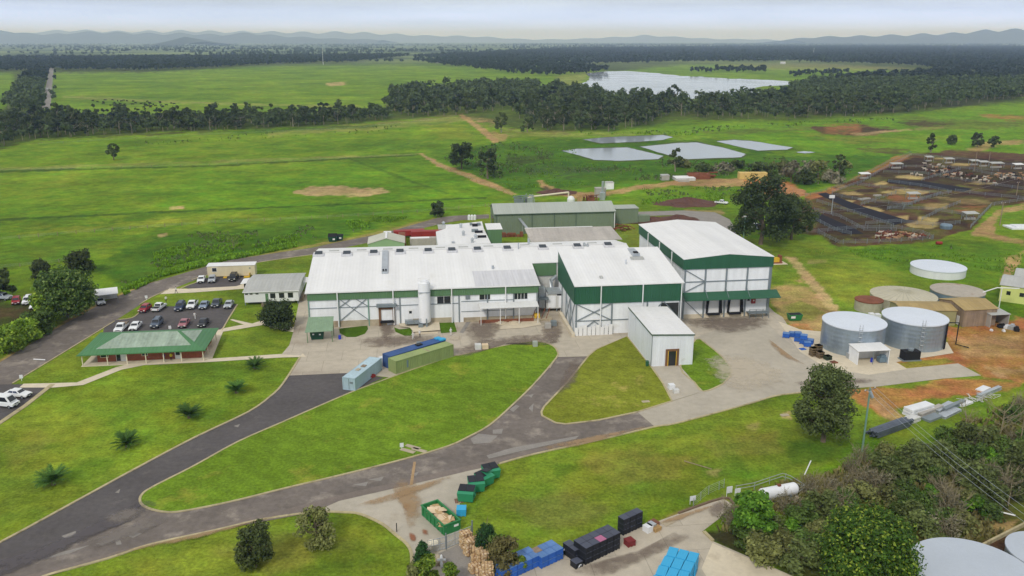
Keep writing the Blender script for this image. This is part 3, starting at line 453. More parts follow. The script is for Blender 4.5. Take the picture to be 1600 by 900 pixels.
sheet('stock_lane', [(1277, 303), (1290, 301), (1345, 322), (1420, 345), (1398, 352), (1340, 333)], 'wet_lane', .05, label='dark wet concrete lane between straw pens'); sheet('stock_lane', [(1268, 334), (1275, 331), (1337, 358), (1350, 366), (1318, 366), (1266, 341)], 'wet_lane', .052, label='dark wet lane along the near stock pens'); sheet('stock_lane', [(1388, 281), (1440, 283), (1520, 295), (1505, 300), (1440, 292), (1385, 285)], 'wet_lane', .05, label='dark wet lane through the middle of the stockyards')
m = bpy.data.materials.new("water"); m.use_nodes = True; N = NB(m); N.n.clear(); MATS['water'] = m
pos = N('ShaderNodeNewGeometry').outputs['Position']; f, n = noise(N, pos, .5, 0, 1, 3); bp = N('ShaderNodeBump', {'Height': n.outputs[0], 'Strength': .02, 'Distance': .05})
rf, _ = noise(N, pos, .012, .02, .16, 3); b = N('ShaderNodeBsdfPrincipled', {'Base Color': (*S(160, 168, 174), 1), 'Roughness': rf, 'Specular IOR Level': .6, 'IOR': 1.33, 'Normal': bp.outputs[0]}); N('ShaderNodeOutputMaterial', {0: b.outputs[0]})
def wobble(p, amp, seed, hard=False):
    p = [(a[0] + (c[0] - a[0]) * t / 6, a[1] + (c[1] - a[1]) * t / 6) for a, c in zip(p, p[1:] + p[:1]) for t in range(6)] if hard else interp(p, 5); r = random.Random(seed); return [(u + r.uniform(-1, 1) * amp * 2.5, v + r.uniform(-1, 1) * amp * .6) for u, v in p]
mat('mud_bank', S(70, 84, 36), .95, v=((.05, .2), (.5, .2)), world=True)
LAKE = [(876, 139), (900, 133), (918, 126.5), (922, 120), (916, 115), (952, 111.4), (996, 112), (1030, 115), (1070, 119), (1094, 120), (1144, 123), (1200, 125), (1236, 127.6), (1232, 133), (1196, 135), (1178, 139), (1190, 148), (1127, 152), (1060, 156), (980, 154), (900, 146)]
PONDS = [([(878, 236), (901, 233), (979, 230.5), (1003, 236), (1036, 244), (1028, 249), (969, 251.5), (928, 250), (905, 243)], 'treatment pond nearest the works'), ([(1000, 229.5), (1060, 223.7), (1090, 223), (1130, 231), (1165, 241), (1158, 246), (1075, 249), (1042, 242)], 'middle treatment pond of the three'), ([(1119, 221), (1148, 218.7), (1178, 221), (1239, 231), (1229, 234), (1185, 235.6), (1161, 231)], 'small bright treatment pond at the end of the row'), ([(911, 218), (952, 214.5), (1036, 211), (1051, 214.5), (1036, 219), (996, 222), (938, 224)], 'darker pond behind the treatment ponds'), ([(1242, 238), (1256, 236.5), (1276, 238), (1258, 240)], 'puddle beyond the ponds'), ([(1127, 255.5), (1145, 253.6), (1164, 255), (1145, 256.6)], 'puddle among the reeds')]
sheet('lake', wobble(LAKE, .9, 1), 'water', .12, label='pale lake reflecting the overcast sky beyond the trees')
for k, (p, lb) in enumerate(PONDS):
    c0 = (sum(q[0] for q in p) / len(p), sum(q[1] for q in p) / len(p)); big = [(c0[0] + (u - c0[0]) * 1.035, c0[1] + (v - c0[1]) * 1.12) for u, v in p]
    sheet('pond_bank', wobble(big, .5, 20 + k, True), 'mud_bank', .05); sheet('pond', wobble(p, .4, 10 + k, True), 'water', .1, label=lb)
# ------------------------------------------------------------------ distant ranges and the air in front of them
def hills(name, prof, dist, col, seed, label):
    """ridge silhouette: prof = (picture u, row of the crest), built as a real rounded ridge at dist metres"""
    k = MATS.get(col); r = np.random.default_rng(seed); us = np.arange(prof[0][0], prof[-1][0] + 1, 5.); base = np.interp(us, [p[0] for p in prof], [p[1] for p in prof])
    z0 = us * 0; base = base - (vnoise(us / 46 + seed * 13.7, z0 + seed, 50 + seed, 4) * 1.1) * np.clip((61.5 - base) / 8, 0, 1) ** .5
    b = MB(); n = len(us); rows = ((0, -.1), (.03, .32), (.06, .7), (.1, 1.), (.16, .6), (.25, 0))
    for dy, hf in rows:
        for u, v in zip(us, base):
            y = dist * (1 + dy); hh = hgt_at(dist * 1.1, v); b.v.append(((u - 800) / F * (dist * 1.1 * CT + (H - max(hh, 0)) * ST), y, max(hh, 0.) * hf * (1 + .12 * math.sin(u * .13 + dy * 90)) - 2))
    for i in range(len(rows) - 1):
        for j in range(n - 1): b.face((i * n + j, i * n + j + 1, (i + 1) * n + j + 1, (i + 1) * n + j))
    o = b.build(name, col, smooth=True); o['kind'] = 'structure'; o['label'] = label; return o
def hgt_at(y, v): k = (450 - v) / F; return H - (y * ST - k * y * CT) / (CT + k * ST)
mat('hill_forest', S(56, 66, 52), .95, v=((.002, .25), (.0006, .2)), world=True)
hills('hill_range', [(-420, 56), (-200, 50), (-60, 47), (0, 48), (40, 53), (85, 54), (150, 50), (200, 52), (300, 53), (340, 55), (390, 52), (440, 56), (520, 60), (600, 62)], 15000, 'hill_forest', 1, 'low blue wooded hills on the horizon')
hills('mountain_range', [(-300, 55), (40, 53), (80, 49), (130, 48), (200, 50), (280, 48.5), (350, 49.5), (420, 50.5), (560, 51), (650, 55), (760, 58), (830, 61.5), (900, 61), (960, 58), (1010, 55), (1060, 58), (1120, 61), (1200, 61.5)], 24000, 'hill_forest', 2, 'faint mountain range fading into the haze')
hills('hill_range', [(1230, 62), (1280, 57), (1360, 56), (1430, 54), (1500, 52), (1545, 47), (1600, 46), (1700, 45), (1900, 50), (2100, 58)], 14000, 'hill_forest', 3, 'long low blue ridge on the horizon')
kn = hills('hill', [(268, 66), (276, 62), (284, 59), (291, 56.5), (298, 59), (308, 62), (322, 66)], 9000, 'hill_forest', 0, 'small cone shaped hill standing alone on the plain')
hv = bpy.data.materials.new("air"); hv.use_nodes = True; N = NB(hv); N.n.clear(); pv = N('ShaderNodeVolumePrincipled', {'Color': (.52, .68, 1., 1), 'Absorption Color': (1, 1, 1, 1), 'Density': 8.5e-5, 'Anisotropy': .0}); ho = N('ShaderNodeOutputMaterial'); N.l.new(pv.outputs[0], ho.inputs['Volume'])
hz = MB(); hz.box(-45000, 45000, -300, 40000, -3, 400); hzo = hz.build('haze', hv); hzo['kind'] = 'stuff'; hzo['label'] = 'pale blue haze over the plain'
# ------------------------------------------------------------------ building materials
mat('roof_white', S(230, 230, 228, .95), .65, v=((.12, .035), (1.2, .03)), streak=((.55, .02, .02), .07), ribs=(.76, 'x', .15), stain=(S(206, 204, 196), .12, .6, .5), spec=.15)
mat('roof_sheet', S(214, 214, 216, .9), .5, v=((.3, .04),), streak=((2.4, .1, .1), .16), ribs=(1.9, 'x', .6), spec=.4)
mat('roof_grey', S(176, 177, 172), .6, v=((.15, .06), (1.2, .04)), streak=((1.8, .08, .08), .1), ribs=(.8, 'x', .4))
mat('roof_fibro', S(176, 170, 162), .85, v=((.15, .1), (1.5, .08)), streak=((.8, .1, .1), .14), ribs=(.9, 'x', .5), stain=(S(150, 140, 132), .2, .6, .5))
mat('roof_green', S(78, 126, 82), .55, v=((.2, .06),), streak=((1.5, .1, .1), .08), ribs=(.7, 'x', .4))
mat('roof_faded', S(152, 168, 150), .6, v=((.35, .1), (1.4, .08)), streak=((1.2, .15, .15), .2), ribs=(.7, 'x', .4))
mat('roof_tan', S(168, 146, 98), .75, v=((.2, .08), (1.2, .06)), streak=((1.4, .1, .1), .14), ribs=(.7, 'x', .4))
mat('shed_green', S(118, 132, 110), .6, v=((.1, .05), (1., .03)), streak=((1.2, 1.2, .05), .08), ribs=(.8, 'xy', .45))
mat('shed_green_roof', S(166, 172, 162), .55, v=((.1, .05),), streak=((1.4, .06, .06), .08), ribs=(.8, 'x', .4))
mat('fascia_green', S(92, 126, 88), .5, v=((.2, .05),), streak=((.6, .6, .1), .08), ribs=(.5, 'xy', .4))
mat('fascia_dark', S(44, 92, 66), .5, v=((.15, .05),), streak=((.9, .9, .06), .09), ribs=(.5, 'xy', .5))
mat('panel_white', S(238, 240, 241, .96), .5, v=((.2, .04), (1.5, .03)), streak=((.9, .9, .08), .1), stain=(S(206, 204, 196), .18, .62, .5))
mat('panel_dirty', S(206, 206, 202), .6, v=((.3, .06), (2., .05)), streak=((1.1, 1.1, .1), .16), stain=(S(168, 160, 148), .3, .55, .6))
mat('plinth', S(176, 164, 140), .85, v=((.3, .12), (2, .1)), stain=(S(128, 112, 92), .25, .52, .7))
mat('steel_grey', S(128, 138, 142), .5, v=((.5, .08),), metal=.2)
mat('steel_green', S(116, 150, 134), .5, v=((.5, .08),))
mat('galvanised', S(186, 192, 196), .42, v=((.3, .1), (2.5, .08)), metal=.55, streak=((1., 1., .15), .1))
mat('white_paint', S(232, 232, 230, .95), .5, v=((.8, .04),))
mat('dark_glass', S(38, 42, 46), .12, spec=.6, v=((.8, .15),))
mat('black_rubber', S(28, 28, 30), .8, v=((1.5, .2),))
mat('skylight_dark', S(66, 72, 78), .6, spec=.2, v=((1.5, .12),))
mat('brown_frame', S(116, 84, 58), .7, v=((1, .15),))
mat('yellow_paint', S(216, 176, 52), .6, v=((1, .1),))
mat('brick', S(150, 86, 62), .85, v=((.6, .12), (4, .18)), world=False)
mat('cream_paint', S(214, 202, 170), .6, v=((.4, .05),), streak=((1.2, 1.2, .1), .08), ribs=(.4, 'xy', .3))
mat('cream_post', S(222, 212, 186), .6, v=((1, .06),))
mat('rust', S(126, 76, 54), .85, v=((.5, .2), (3, .2)))
mat('red_paint', S(150, 48, 42), .55, v=((.4, .12),), streak=((.4, .4, .3), .12))
mat('lime_wall', S(204, 210, 128), .6, v=((.3, .05),), ribs=(.4, 'xy', .3), streak=((1, 1, .1), .06))
mat('tank_steel', S(156, 170, 182), .38, v=((.25, .1), (1.4, .06)), metal=.6, streak=((.7, .7, .1), .12), ribs=(.9, 'z', .25))
mat('tank_roof', S(214, 221, 230, .95), .4, v=((.15, .04), (1.1, .03)), spec=.4, stain=(S(190, 198, 206), .2, .62, .5))
mat('tank_concrete', S(170, 166, 146), .85, v=((.2, .1), (1.5, .1)), stain=(S(120, 112, 98), .3, .58, .7))
mat('tank_old_roof', S(170, 162, 148), .75, v=((.2, .1), (1.2, .1)), stain=(S(134, 92, 66), .16, .6, .8))
mat('tank_blue_steel', S(118, 138, 152), .5, v=((.3, .1),), metal=.3, streak=((1, 1, .1), .14), ribs=(.9, 'xy', .4))
mat('timber_old', S(146, 128, 108), .85, v=((.5, .15),), streak=((2, 2, .1), .25))
mat('white_flat', S(230, 232, 234, .95), .45, v=((.2, .04),), streak=((.8, .8, .1), .08))

def Lw(B, u, v, h=0.):
    """picture pixel at height h -> coordinates in the building's own frame"""
    x, y = loc(B.location, G(u, v, h)); return x, y
def onroof(B, u, v, zf):
    h = 8.
    for _ in range(30): x, y = Lw(B, u, v, h); h = zf(x, y)
    return x, y, h
def slab_roof(parent, poly, t, mt, name='roof', label=None):
    """roof sheet from its outline of 3-D points (planar), thickness t downwards"""
    b = MB(); n = len(poly); b.v = [tuple(p) for p in poly] + [(p[0], p[1], p[2] - t) for p in poly]
    b.face(range(n)); b.face([n + i for i in reversed(range(n))])
    for i in range(n): j = (i + 1) % n; b.face((j, i, n + i, n + j))
    o = b.build(name, mt, parent, label)
    if o.data.polygons[0].normal.z < 0: o.data.flip_normals()
    return o
def window(parent, x0, x1, z0, z1, y=-.04, fr='white_paint', mull=0, label=None):
    f = MB(); w = .09
    f.box(x0 - w, x1 + w, y, y + .1, z1, z1 + w); f.box(x0 - w, x1 + w, y, y + .1, z0 - w, z0); f.box(x0 - w, x0, y, y + .1, z0, z1); f.box(x1, x1 + w, y, y + .1, z0, z1)
    for k in range(mull): xm = x0 + (x1 - x0) * (k + 1) / (mull + 1); f.box(xm - w / 2, xm + w / 2, y, y + .1, z0, z1)
    o = f.build('window', fr, parent, label); MB().box(x0, x1, y + .03, y + .06, z0, z1).build('pane', 'dark_glass', o); return o
def P1(parent, name, mt, *boxes, label=None):
    b = MB()
    for q in boxes: b.box(*q)
    return b.build(name, mt, parent, label)

# ------------------------------------------------------------------ main processing works (long white roof)
B = thing('factory_building', 'long white-roofed processing works with green fascia, rows of dark skylights and a loading door', 'building', G(484, 513), PHI)
E_, S_ = 8.5, 3.4 / 22.3; zf = lambda x, y: E_ + S_ * (22.3 - abs(y - 22.3)) if True else 0
LA, LB, YR = 51.6, 78.0, 12.3
MB().prism([(0, 0), (0, E_ - .2), (22.3, zf(0, 22.3) - .2), (34, zf(0, 34) - .2), (34, 0)][::1], 0, LA, 'x').build('wall', 'panel_white', B)
MB().prism([(YR, 0), (YR, zf(0, YR) - .2), (22.3, zf(0, 22.3) - .2), (34, zf(0, 34) - .2), (34, 0)], LA + .003, LB, 'x').build('wall', 'panel_dirty', B, 'greyer set-back wall at the right end')
slab_roof(B, [(-.5, -.5, zf(0, -.5)), (LA + .4, -.5, zf(0, -.5)), (LA + .4, YR - .4, zf(0, YR - .4)), (LB, YR - .4, zf(0, YR - .4)), (LB, 22.3, zf(0, 22.3)), (-.5, 22.3, zf(0, 22.3))], .16, 'roof_white')
slab_roof(B, [(-.5, 22.305, zf(0, 22.3)), (LB, 22.305, zf(0, 22.3)), (LB, 34.5, zf(0, 34.5)), (-.5, 34.5, zf(0, 34.5))], .16, 'roof_white')
P1(B, 'ridge_cap', 'roof_white', (-.5, LB, 22.0, 22.6, zf(0, 22.3) + .01, zf(0, 22.3) + .09))
P1(B, 'gutter', 'white_paint', (-.5, LA + .5, -.72, -.5, E_ - .28, E_ - .02))
P1(B, 'fascia', 'fascia_green', (-.06, LA + .06, -.3, -.05, E_ - 2.0, E_ - .26)); P1(B, 'fascia', 'fascia_green', (LA + .1, LB - 20, YR - .3, YR - .05, zf(0, YR) - 3.4, zf(0, YR) - .25), label='deeper green fascia on the set-back bay'); P1(B, 'fascia', 'fascia_green', (LA + .05, LA + .2, 0, YR, 6.9, 8.3))
x1, y1, _ = onroof(B, 742, 444, zf); x2, y2, _ = onroof(B, 841, 441.5, zf); xa, ya, _ = onroof(B, 736, 424, zf)
slab_roof(B, [(x1, -.45, zf(0, -.45) + .05), (LA + .3, -.45, zf(0, -.45) + .05), (LA + .3, ya, zf(0, ya) + .05), (x1, ya, zf(0, ya) + .05)], .04, 'roof_sheet', 'roof_patch', 'patch of greyer corrugated sheets')
P1(B, 'plinth', 'plinth', (3.6, 17.0, -.12, -.003, 0, 1.5), (23, 32, -.12, -.003, 0, 1.3), (34.5, LA, -.12, -.003, 0, 1.1))
for u in (527, 615, 709, 797):
    x = Lw(B, u, 500, 3.)[0]; b = MB(); b.tube([(x, -.62, E_ - .2), (x, -.62, .2)], .14, 8); b.build('downpipe', 'white_paint', B)
xs = [0.1, 6.6, 13.2, 20.2, 26.8, 33.5, 40, 46, LA - .2]
for x in xs: P1(B, 'column', 'steel_green' if x < 14 else 'steel_grey', (x - .13, x + .13, -.2, -.004, .02, E_ - 1.7))
for z in (4.6,): P1(B, 'girt', 'steel_grey', (0, 33.3, -.13, -.005, z - .07, z + .07)); P1(B, 'girt', 'steel_grey', (34, 46, -.13, -.005, z + .3, z + .42), (34, 46, -.13, -.005, 2.5, 2.6))
for a, c in (((6.9, 1.6), (13, 6.6)), ((6.9, 6.6), (13, 1.6)), ((6.9, 4.8), (9.6, 6.7)), ((13, 4.8), (10.2, 6.7))):
    MB().bar((a[0], -.18, a[1]), (c[0], -.18, c[1]), .13).build('brace', 'steel_grey', B)
d = P1(B, 'loading_door', 'panel_white', (15.9, 18.5, -.3, -.15, 1.3, 3.9))
b = MB(); b.box(15.4, 15.9, -.55, -.004, .1, 4.1); b.box(18.5, 19.0, -.55, -.004, .1, 4.1); b.box(15.4, 19.0, -.55, -.004, 3.9, 4.25); b.build('dock_frame', 'brown_frame', d)
P1(d, 'dock_leveller', 'black_rubber', (15.7, 18.8, -.8, -.2, .75, 1.3)); P1(d, 'dock_canopy', 'steel_grey', (15.0, 19.4, -1.2, -.2, 4.6, 5.2))
for u, v in ((604, 508), (604.5, 500)):
    x, y = Lw(B, u, v); MB().tube([(x, y, 0), (x, y, 1.9)], .12, 8).build('guard_rail', 'yellow_paint', B)
window(B, 28.6, 31.6, 4.5, 6.3, mull=1); window(B, 38.2, 40.6, 5.2, 6.6, mull=1); window(B, 46.2, 49.2, 5.0, 6.6, mull=3)
P1(B, 'wall_fan', 'steel_grey', (35.0, 36.0, -.25, -.004, 5.5, 6.5)); P1(B, 'wall_vent', 'black_rubber', (24.9, 26.3, -.3, -.004, 4.9, 6.0)); P1(B, 'wall_vent', 'black_rubber', (24.9, 26.3, -.3, -.004, 6.3, 6.7))
b = MB(); b.box(21.9, 23.1, -.1, -.005, 1.3, 3.6); dr = b.build('door', 'white_paint', B); P1(dr, 'pane', 'dark_glass', (22.2, 22.8, -.13, -.1, 2.6, 3.2))
cy = MB(); cy.hexa([(38.0, -3.2, 4.0), (51.4, -3.2, 4.0), (51.4, -.2, 4.35), (38.0, -.2, 4.35), (38.0, -3.2, 4.12), (51.4, -3.2, 4.12), (51.4, -.2, 4.47), (38.0, -.2, 4.47)]); ca_ = cy.build('awning', 'roof_white', B)
for x in (38.2, 42.6, 46.9, 51.2): P1(ca_, 'post', 'white_paint', (x - .07, x + .07, -3.1, -2.96, 0, 4.0))
P1(B, 'kerb_wall', 'rust', (38, 50.5, -1.6, -1.2, .0, .75), label='dark red kerb wall under the awning')
b = MB(); b.box(21.2, 25.2, -2.6, -.2, .9, 1.05)
for x in (21.3, 23.2, 25.1): b.box(x - .04, x + .04, -2.6, -2.52, 1.05, 2.0)
b.box(21.2, 25.2, -2.6, -2.53, 1.95, 2.02); b.box(21.2, 25.2, -2.6, -2.53, 1.5, 1.55)
for k in range(5): b.box(25.2 + k * .3, 25.5 + k * .3, -2.6, -1.4, .7 - k * .18, .85 - k * .18)
b.build('landing', 'steel_grey', B)
P1(B, 'side_cladding', 'steel_grey', (LA + .22, LA + 3.2, 3.6, 9, 3.4, 3.8))
SKY_UV = [(498, 397.5), (542, 397), (584, 395.5), (625, 394), (669, 392.6), (706, 391.6), (746, 390.4), (792.5, 388.8), (848, 387), (902, 385.2), (950, 383.2)]
for u, v in SKY_UV:
    x, y, z = onroof(B, u, v, zf); k = P1(B, 'skylight', 'roof_sheet', (x - 1.3, x + 1.3, y - 1.5, y + 1.1, z - .2, z + .25)); MB().hexa([(x - .9, y - .9, z + .25), (x + .9, y - .9, z + .25), (x + .9, y + .9, z + .52), (x - .9, y + .9, z + .52), (x - .85, y - .85, z + .4), (x + .85, y - .85, z + .4), (x + .85, y + .85, z + .67), (x - .85, y + .85, z + .67)]).build('pane', 'skylight_dark', k)
for u, v in ((522, 392.6), (565, 391.4), (606, 390), (646, 388.8), (688, 387.4), (724, 386.6), (763, 385.4), (820, 383), (871, 381.4), (925, 380)):
    x, y = Lw(B, u, v, zf(0, 26)); y = max(min(y, 32), 24); z = zf(0, y); P1(B, 'roof_vent', 'roof_grey', (x - 1.2, x + 1.2, y - .5, y + .5, z - .1, z + .14))
x, y, z = onroof(B, 602, 394, zf); xb, yb, zb = onroof(B, 602, 428, zf)
b = MB(); b.hexa([(x - .7, yb, zb + .05), (x + .7, yb, zb + .05), (x + .7, y, z + .05), (x - .7, y, z + .05), (x - .7, yb, zb + .5), (x + .7, yb, zb + .5), (x + .7, y, z + .5), (x - .7, y, z + .5)]); k = b.build('roof_duct', 'galvanised', B); P1(k, 'duct_outlet', 'black_rubber', (x - .5, x - .1, yb + .4, yb + .8, zb + .7, zb + 1.0), (x + .1, x + .5, yb + .4, yb + .8, zb + .7, zb + 1.0))
for u, v, hh in ((770, 420, .8), (810, 389, 1.6), (826, 381, 1.4), (913, 384.6, .9), (918, 385, .7)):
    x, y, z = onroof(B, u, v, zf); MB().tube([(x, y, z - .1), (x, y, z + hh)], .3 if hh < 1.5 else .14, 10).build('roof_cowl', 'galvanised', B)
# ------------------------------------------------------------------ middle cold store
C = thing('cold_store', 'middle white cold store with a deep dark green fascia and cross braced wall', 'building', G(898, 523.5), PHI)
wC, dC, eC, rC = 23.7, 20.0, 11.3, 3.0
MB().prism([(0, 0), (0, eC - .15), (dC, eC + rC - .15), (dC, 0)], 0, wC, 'x').build('wall', 'panel_white', C)
slab_roof(C, [(-.4, -.4, eC), (wC + .3, -.4, eC), (wC + .3, dC + .2, eC + rC), (-.4, dC + .2, eC + rC)], .15, 'roof_white')
P1(C, 'gutter', 'white_paint', (-.4, wC + .3, -.58, -.41, eC - .2, eC + .02))
b = MB(); b.box(-.12, wC + .12, -.3, -.004, eC - 4.2, eC - .17); b.v += []; fq = b.build('fascia', 'fascia_dark', C)
b = MB(); b.prism([(-.003, eC - 4.2), (-.003, eC - .17), (dC, eC + rC - .17), (dC, eC - 4.2)], -.28, -.13, 'x'); b.build('fascia', 'fascia_dark', C, 'tall green side cladding')
for u in (937, 1004): x = Lw(C, u, 480, 6.)[0]; MB().tube([(x, -.5, eC - .1), (x, -.5, .1)], .13, 8).build('downpipe', 'white_paint', C)
MB().tube([(wC - .2, -.45, eC - .1), (wC - .2, -.45, .1)], .12, 8).build('downpipe', 'white_paint', C)
for x in (.2, 8.1, 16.0, wC - .3): P1(C, 'column', 'steel_grey', (x - .15, x + .15, -.22, -.005, 0, eC - 4.2))
P1(C, 'girt', 'steel_grey', (0, wC, -.16, -.006, 3.1, 3.28))
for a, c in (((.4, 3.3), (7.9, 7.0)), ((.4, 7.0), (7.9, 3.3)), ((.4, .2), (4.2, 3.1)), ((7.9, .2), (4.2, 3.1)), ((16.2, 3.3), (19.5, 7.)), ((23, 3.3), (19.7, 7.))): MB().bar((a[0], -.2, a[1]), (c[0], -.2, c[1]), .16).build('brace', 'steel_grey', C)
for y in (5, 10, 15): P1(C, 'column', 'steel_grey', (-.2, -.006, y - .15, y + .15, 0, eC - 4.2))
for a, c in (((.3, .3), (5, 7)), ((5, .3), (.3, 7)), ((5, .3), (10, 7)), ((10, .3), (5, 7))): MB().bar((-.17, a[0], a[1]), (-.17, c[0], c[1]), .15).build('brace', 'steel_grey', C)
P1(C, 'plinth', 'concrete_pale', (-1.0, -.3, -1.5, 14, 0, .9), label='low concrete kerb wall along the side')
P1(C, 'wall_lamp', 'white_paint', (3.6, 5.4, -.34, -.21, 3.4, 3.6)); P1(C, 'dark_door', 'dark_glass', (wC - 4.6, wC - .6, -.12, -.004, .2, 6.6))
fx = MB()
for k in range(9): x = -.2 + k * .95; fx.box(x, x + .82, -.75, -.62, 0, 1.9 + .25 * (k % 3))
fx.build('guard_panel', 'white_paint', C)
zc = lambda x, y: eC + rC * y / dC
x, y, z = onroof(C, 993, 400, zc); k = P1(C, 'roof_unit', 'galvanised', (x - .8, x + .8, y - .8, y + 4.5, z, z + .8)); P1(k, 'fan', 'black_rubber', (x - .5, x + .5, y - .4, y + .6, z + .8, z + 1.05)); P1(C, 'unit_base', 'roof_grey', (x - 1.6, x + 1.4, y - 2.4, y - .9, z - .4, z + .12))
x, y, z = onroof(C, 978, 413, zc); MB().tube([(x, y, z), (x, y, z + 1.1)], .12, 8).build('roof_cowl', 'galvanised', C)
x, y, z = onroof(C, 940, 436, zc); P1(C, 'roof_cowl', 'roof_grey', (x - .3, x + .3, y, y + 1, z, z + .5))
# ------------------------------------------------------------------ tall cold store on the right
D = thing('cold_store', 'tallest white cold store with a shallow gable, green fascia and two truck docks', 'building', G(1064.5, 498), PHI)
wD, dD, eD, rD = 20.8, 37.5, 14.35, .95
MB().prism([(0, 0), (wD, 0), (wD, eD - .15), (wD / 2, eD + rD - .15), (0, eD - .15)], 0, dD, 'y').build('wall', 'panel_white', D)
for sgn, pts in ((0, [(-.35, -.4, eD - .03), (wD / 2, -.4, eD + rD), (wD / 2, dD + .4, eD + rD), (-.35, dD + .4, eD - .03)]), (1, [(wD / 2 + .004, -.4, eD + rD), (wD + .35, -.4, eD - .03), (wD + .35, dD + .4, eD - .03), (wD / 2 + .004, dD + .4, eD + rD)])): slab_roof(D, pts, .14, 'roof_white')
b = MB(); b.prism([(-.15, eD - 2.5), (wD + .15, eD - 2.5), (wD + .15, eD - .2), (wD / 2, eD + rD - .2), (-.15, eD - .2)], -.32, -.004, 'y'); b.build('fascia', 'fascia_dark', D)
P1(D, 'fascia', 'fascia_dark', (-.32, -.155, -.32, dD, eD - 2.5, eD - .2)); P1(D, 'fascia', 'fascia_dark', (wD + .155, wD + .32, -.32, dD, eD - 2.5, eD - .2))
for x in (.25, 5.1, 10.1, 15.1, wD - .3): P1(D, 'column', 'steel_grey', (x - .17, x + .17, -.26, -.005, 0, eD - 2.5))
P1(D, 'girt', 'steel_grey', (0, wD, -.18, -.006, 8.7, 8.9))
for y in (8, 18, 28): MB().tube([(-.45, y, eD - .3), (-.45, y, .2)], .14, 8).build('downpipe', 'white_paint', D)
P1(D, 'column', 'steel_grey', (wD + .02, wD + .3, .1, .5, 0, eD - 2.5))
for a, c in (((.3, 11.7), (5, 8.9)), ((.3, 6.4), (5, 8.7)), ((.3, 4.6), (4.9, .3))): MB().bar((a[0], -.22, a[1]), (c[0], -.22, c[1]), .15).build('brace', 'steel_grey', D)
cy = MB(); cy.hexa([(-.3, -3.0, 5.1), (wD + 1.6, -3.0, 5.1), (wD + 1.6, -.3, 6.25), (-.3, -.3, 6.25), (-.3, -3.0, 5.22), (wD + 1.6, -3.0, 5.22), (wD + 1.6, -.3, 6.37), (-.3, -.3, 6.37)]); cy = cy.build('awning', 'fascia_dark', D, 'dark green awning over the docks')
for x in (5.1, 10.1, 15.1): MB().bar((x, -.3, 7.2), (x, -2.6, 5.5), .09).build('tie_rod', 'steel_grey', cy)
for x0 in (5.3, 10.4):
    d = P1(D, 'dock_door', 'white_paint', (x0 + .9, x0 + 3.5, -.1, -.005, 1.2, 4.3)); b = MB()
    b.hexa([(x0 + .2, -.7, 1.2), (x0 + .65, -.7, 1.2), (x0 + .85, -.1, 1.2), (x0 + .4, -.1, 1.2), (x0 + .5, -.7, 4.4), (x0 + .95, -.7, 4.4), (x0 + .95, -.1, 4.4), (x0 + .5, -.1, 4.4)]); b.build('dock_seal', 'black_rubber', d); b = MB(); b.hexa([(x0 + 3.75, -.7, 1.2), (x0 + 4.2, -.7, 1.2), (x0 + 4.0, -.1, 1.2), (x0 + 3.55, -.1, 1.2), (x0 + 3.45, -.7, 4.4), (x0 + 3.9, -.7, 4.4), (x0 + 3.9, -.1, 4.4), (x0 + 3.45, -.1, 4.4)]); b.build('dock_seal', 'black_rubber', d)
    P1(d, 'dock_leveller', 'black_rubber', (x0 + .8, x0 + 3.6, -.9, -.15, .8, 1.2))
rb = P1(D, 'hose_cabinet', 'red_paint', (16.5, 17.4, -.6, -.1, 3.2, 4.5)); P1(rb, 'label_plate', 'white_paint', (16.8, 17.1, -.64, -.6, 3.8, 4.1)); P1(D, 'wall_vent', 'black_rubber', (15.6, 16.1, -.3, -.1, 3.8, 4.3))
b = MB(); b.box(15.4, 20.3, -2.2, -.3, 1.2, 1.35)
for x in (15.5, 17.1, 18.7, 20.2): b.box(x - .05, x + .05, -2.2, -2.1, 0, 2.3)
b.box(15.4, 20.3, -2.2, -2.12, 2.2, 2.3); b.box(15.4, 20.3, -2.2, -2.12, 1.7, 1.78)
b.build('loading_stage', 'steel_grey', D); P1(D, 'plinth', 'concrete_pale', (.1, wD, -.14, -.007, 0, 1.0))
# ------------------------------------------------------------------ small white store
X_ = thing('store_shed', 'small white box-shaped store with a dark doorway on the worn lawn', 'shed', G(1017, 573), PHI)
w, d_, e1, e2 = 8.45, 17.8, 6.85, 6.5; zx = lambda x: e1 + (e2 - e1) * x / w
MB().prism([(0, 0), (w, 0), (w, e2 - .1), (0, e1 - .1)], 0, d_, 'y').build('wall', mat('panel_blue_white', S(228, 232, 236, .96), .5, v=((.2, .04), (1.5, .03)), streak=((1.2, 1.2, .06), .1), ribs=(.5, 'xy', .3), stain=(S(188, 186, 182), .25, .64, .6)), X_)
slab_roof(X_, [(-.12, -.12, zx(-.12)), (w + .12, -.12, zx(w + .12)), (w + .12, d_ + .12, zx(w + .12)), (-.12, d_ + .12, zx(-.12))], .08, 'roof_white')
b = MB(); b.hexa([(-.16, -.17, zx(0) - .32), (w + .16, -.17, zx(w) - .32), (w + .16, -.13, zx(w) - .32), (-.16, -.13, zx(0) - .32), (-.16, -.17, zx(0) - .03), (w + .16, -.17, zx(w) - .03), (w + .16, -.13, zx(w) - .03), (-.16, -.13, zx(0) - .03)]); b.box(-.17, -.13, -.12, d_, e1 - .34, e1 - .05); b.build('fascia', mat('fascia_olive', S(86, 104, 88), .6), X_)
P1(X_, 'corner_trim', 'steel_grey', (-.05, .06, -.06, .05, 0, e1 - .4))
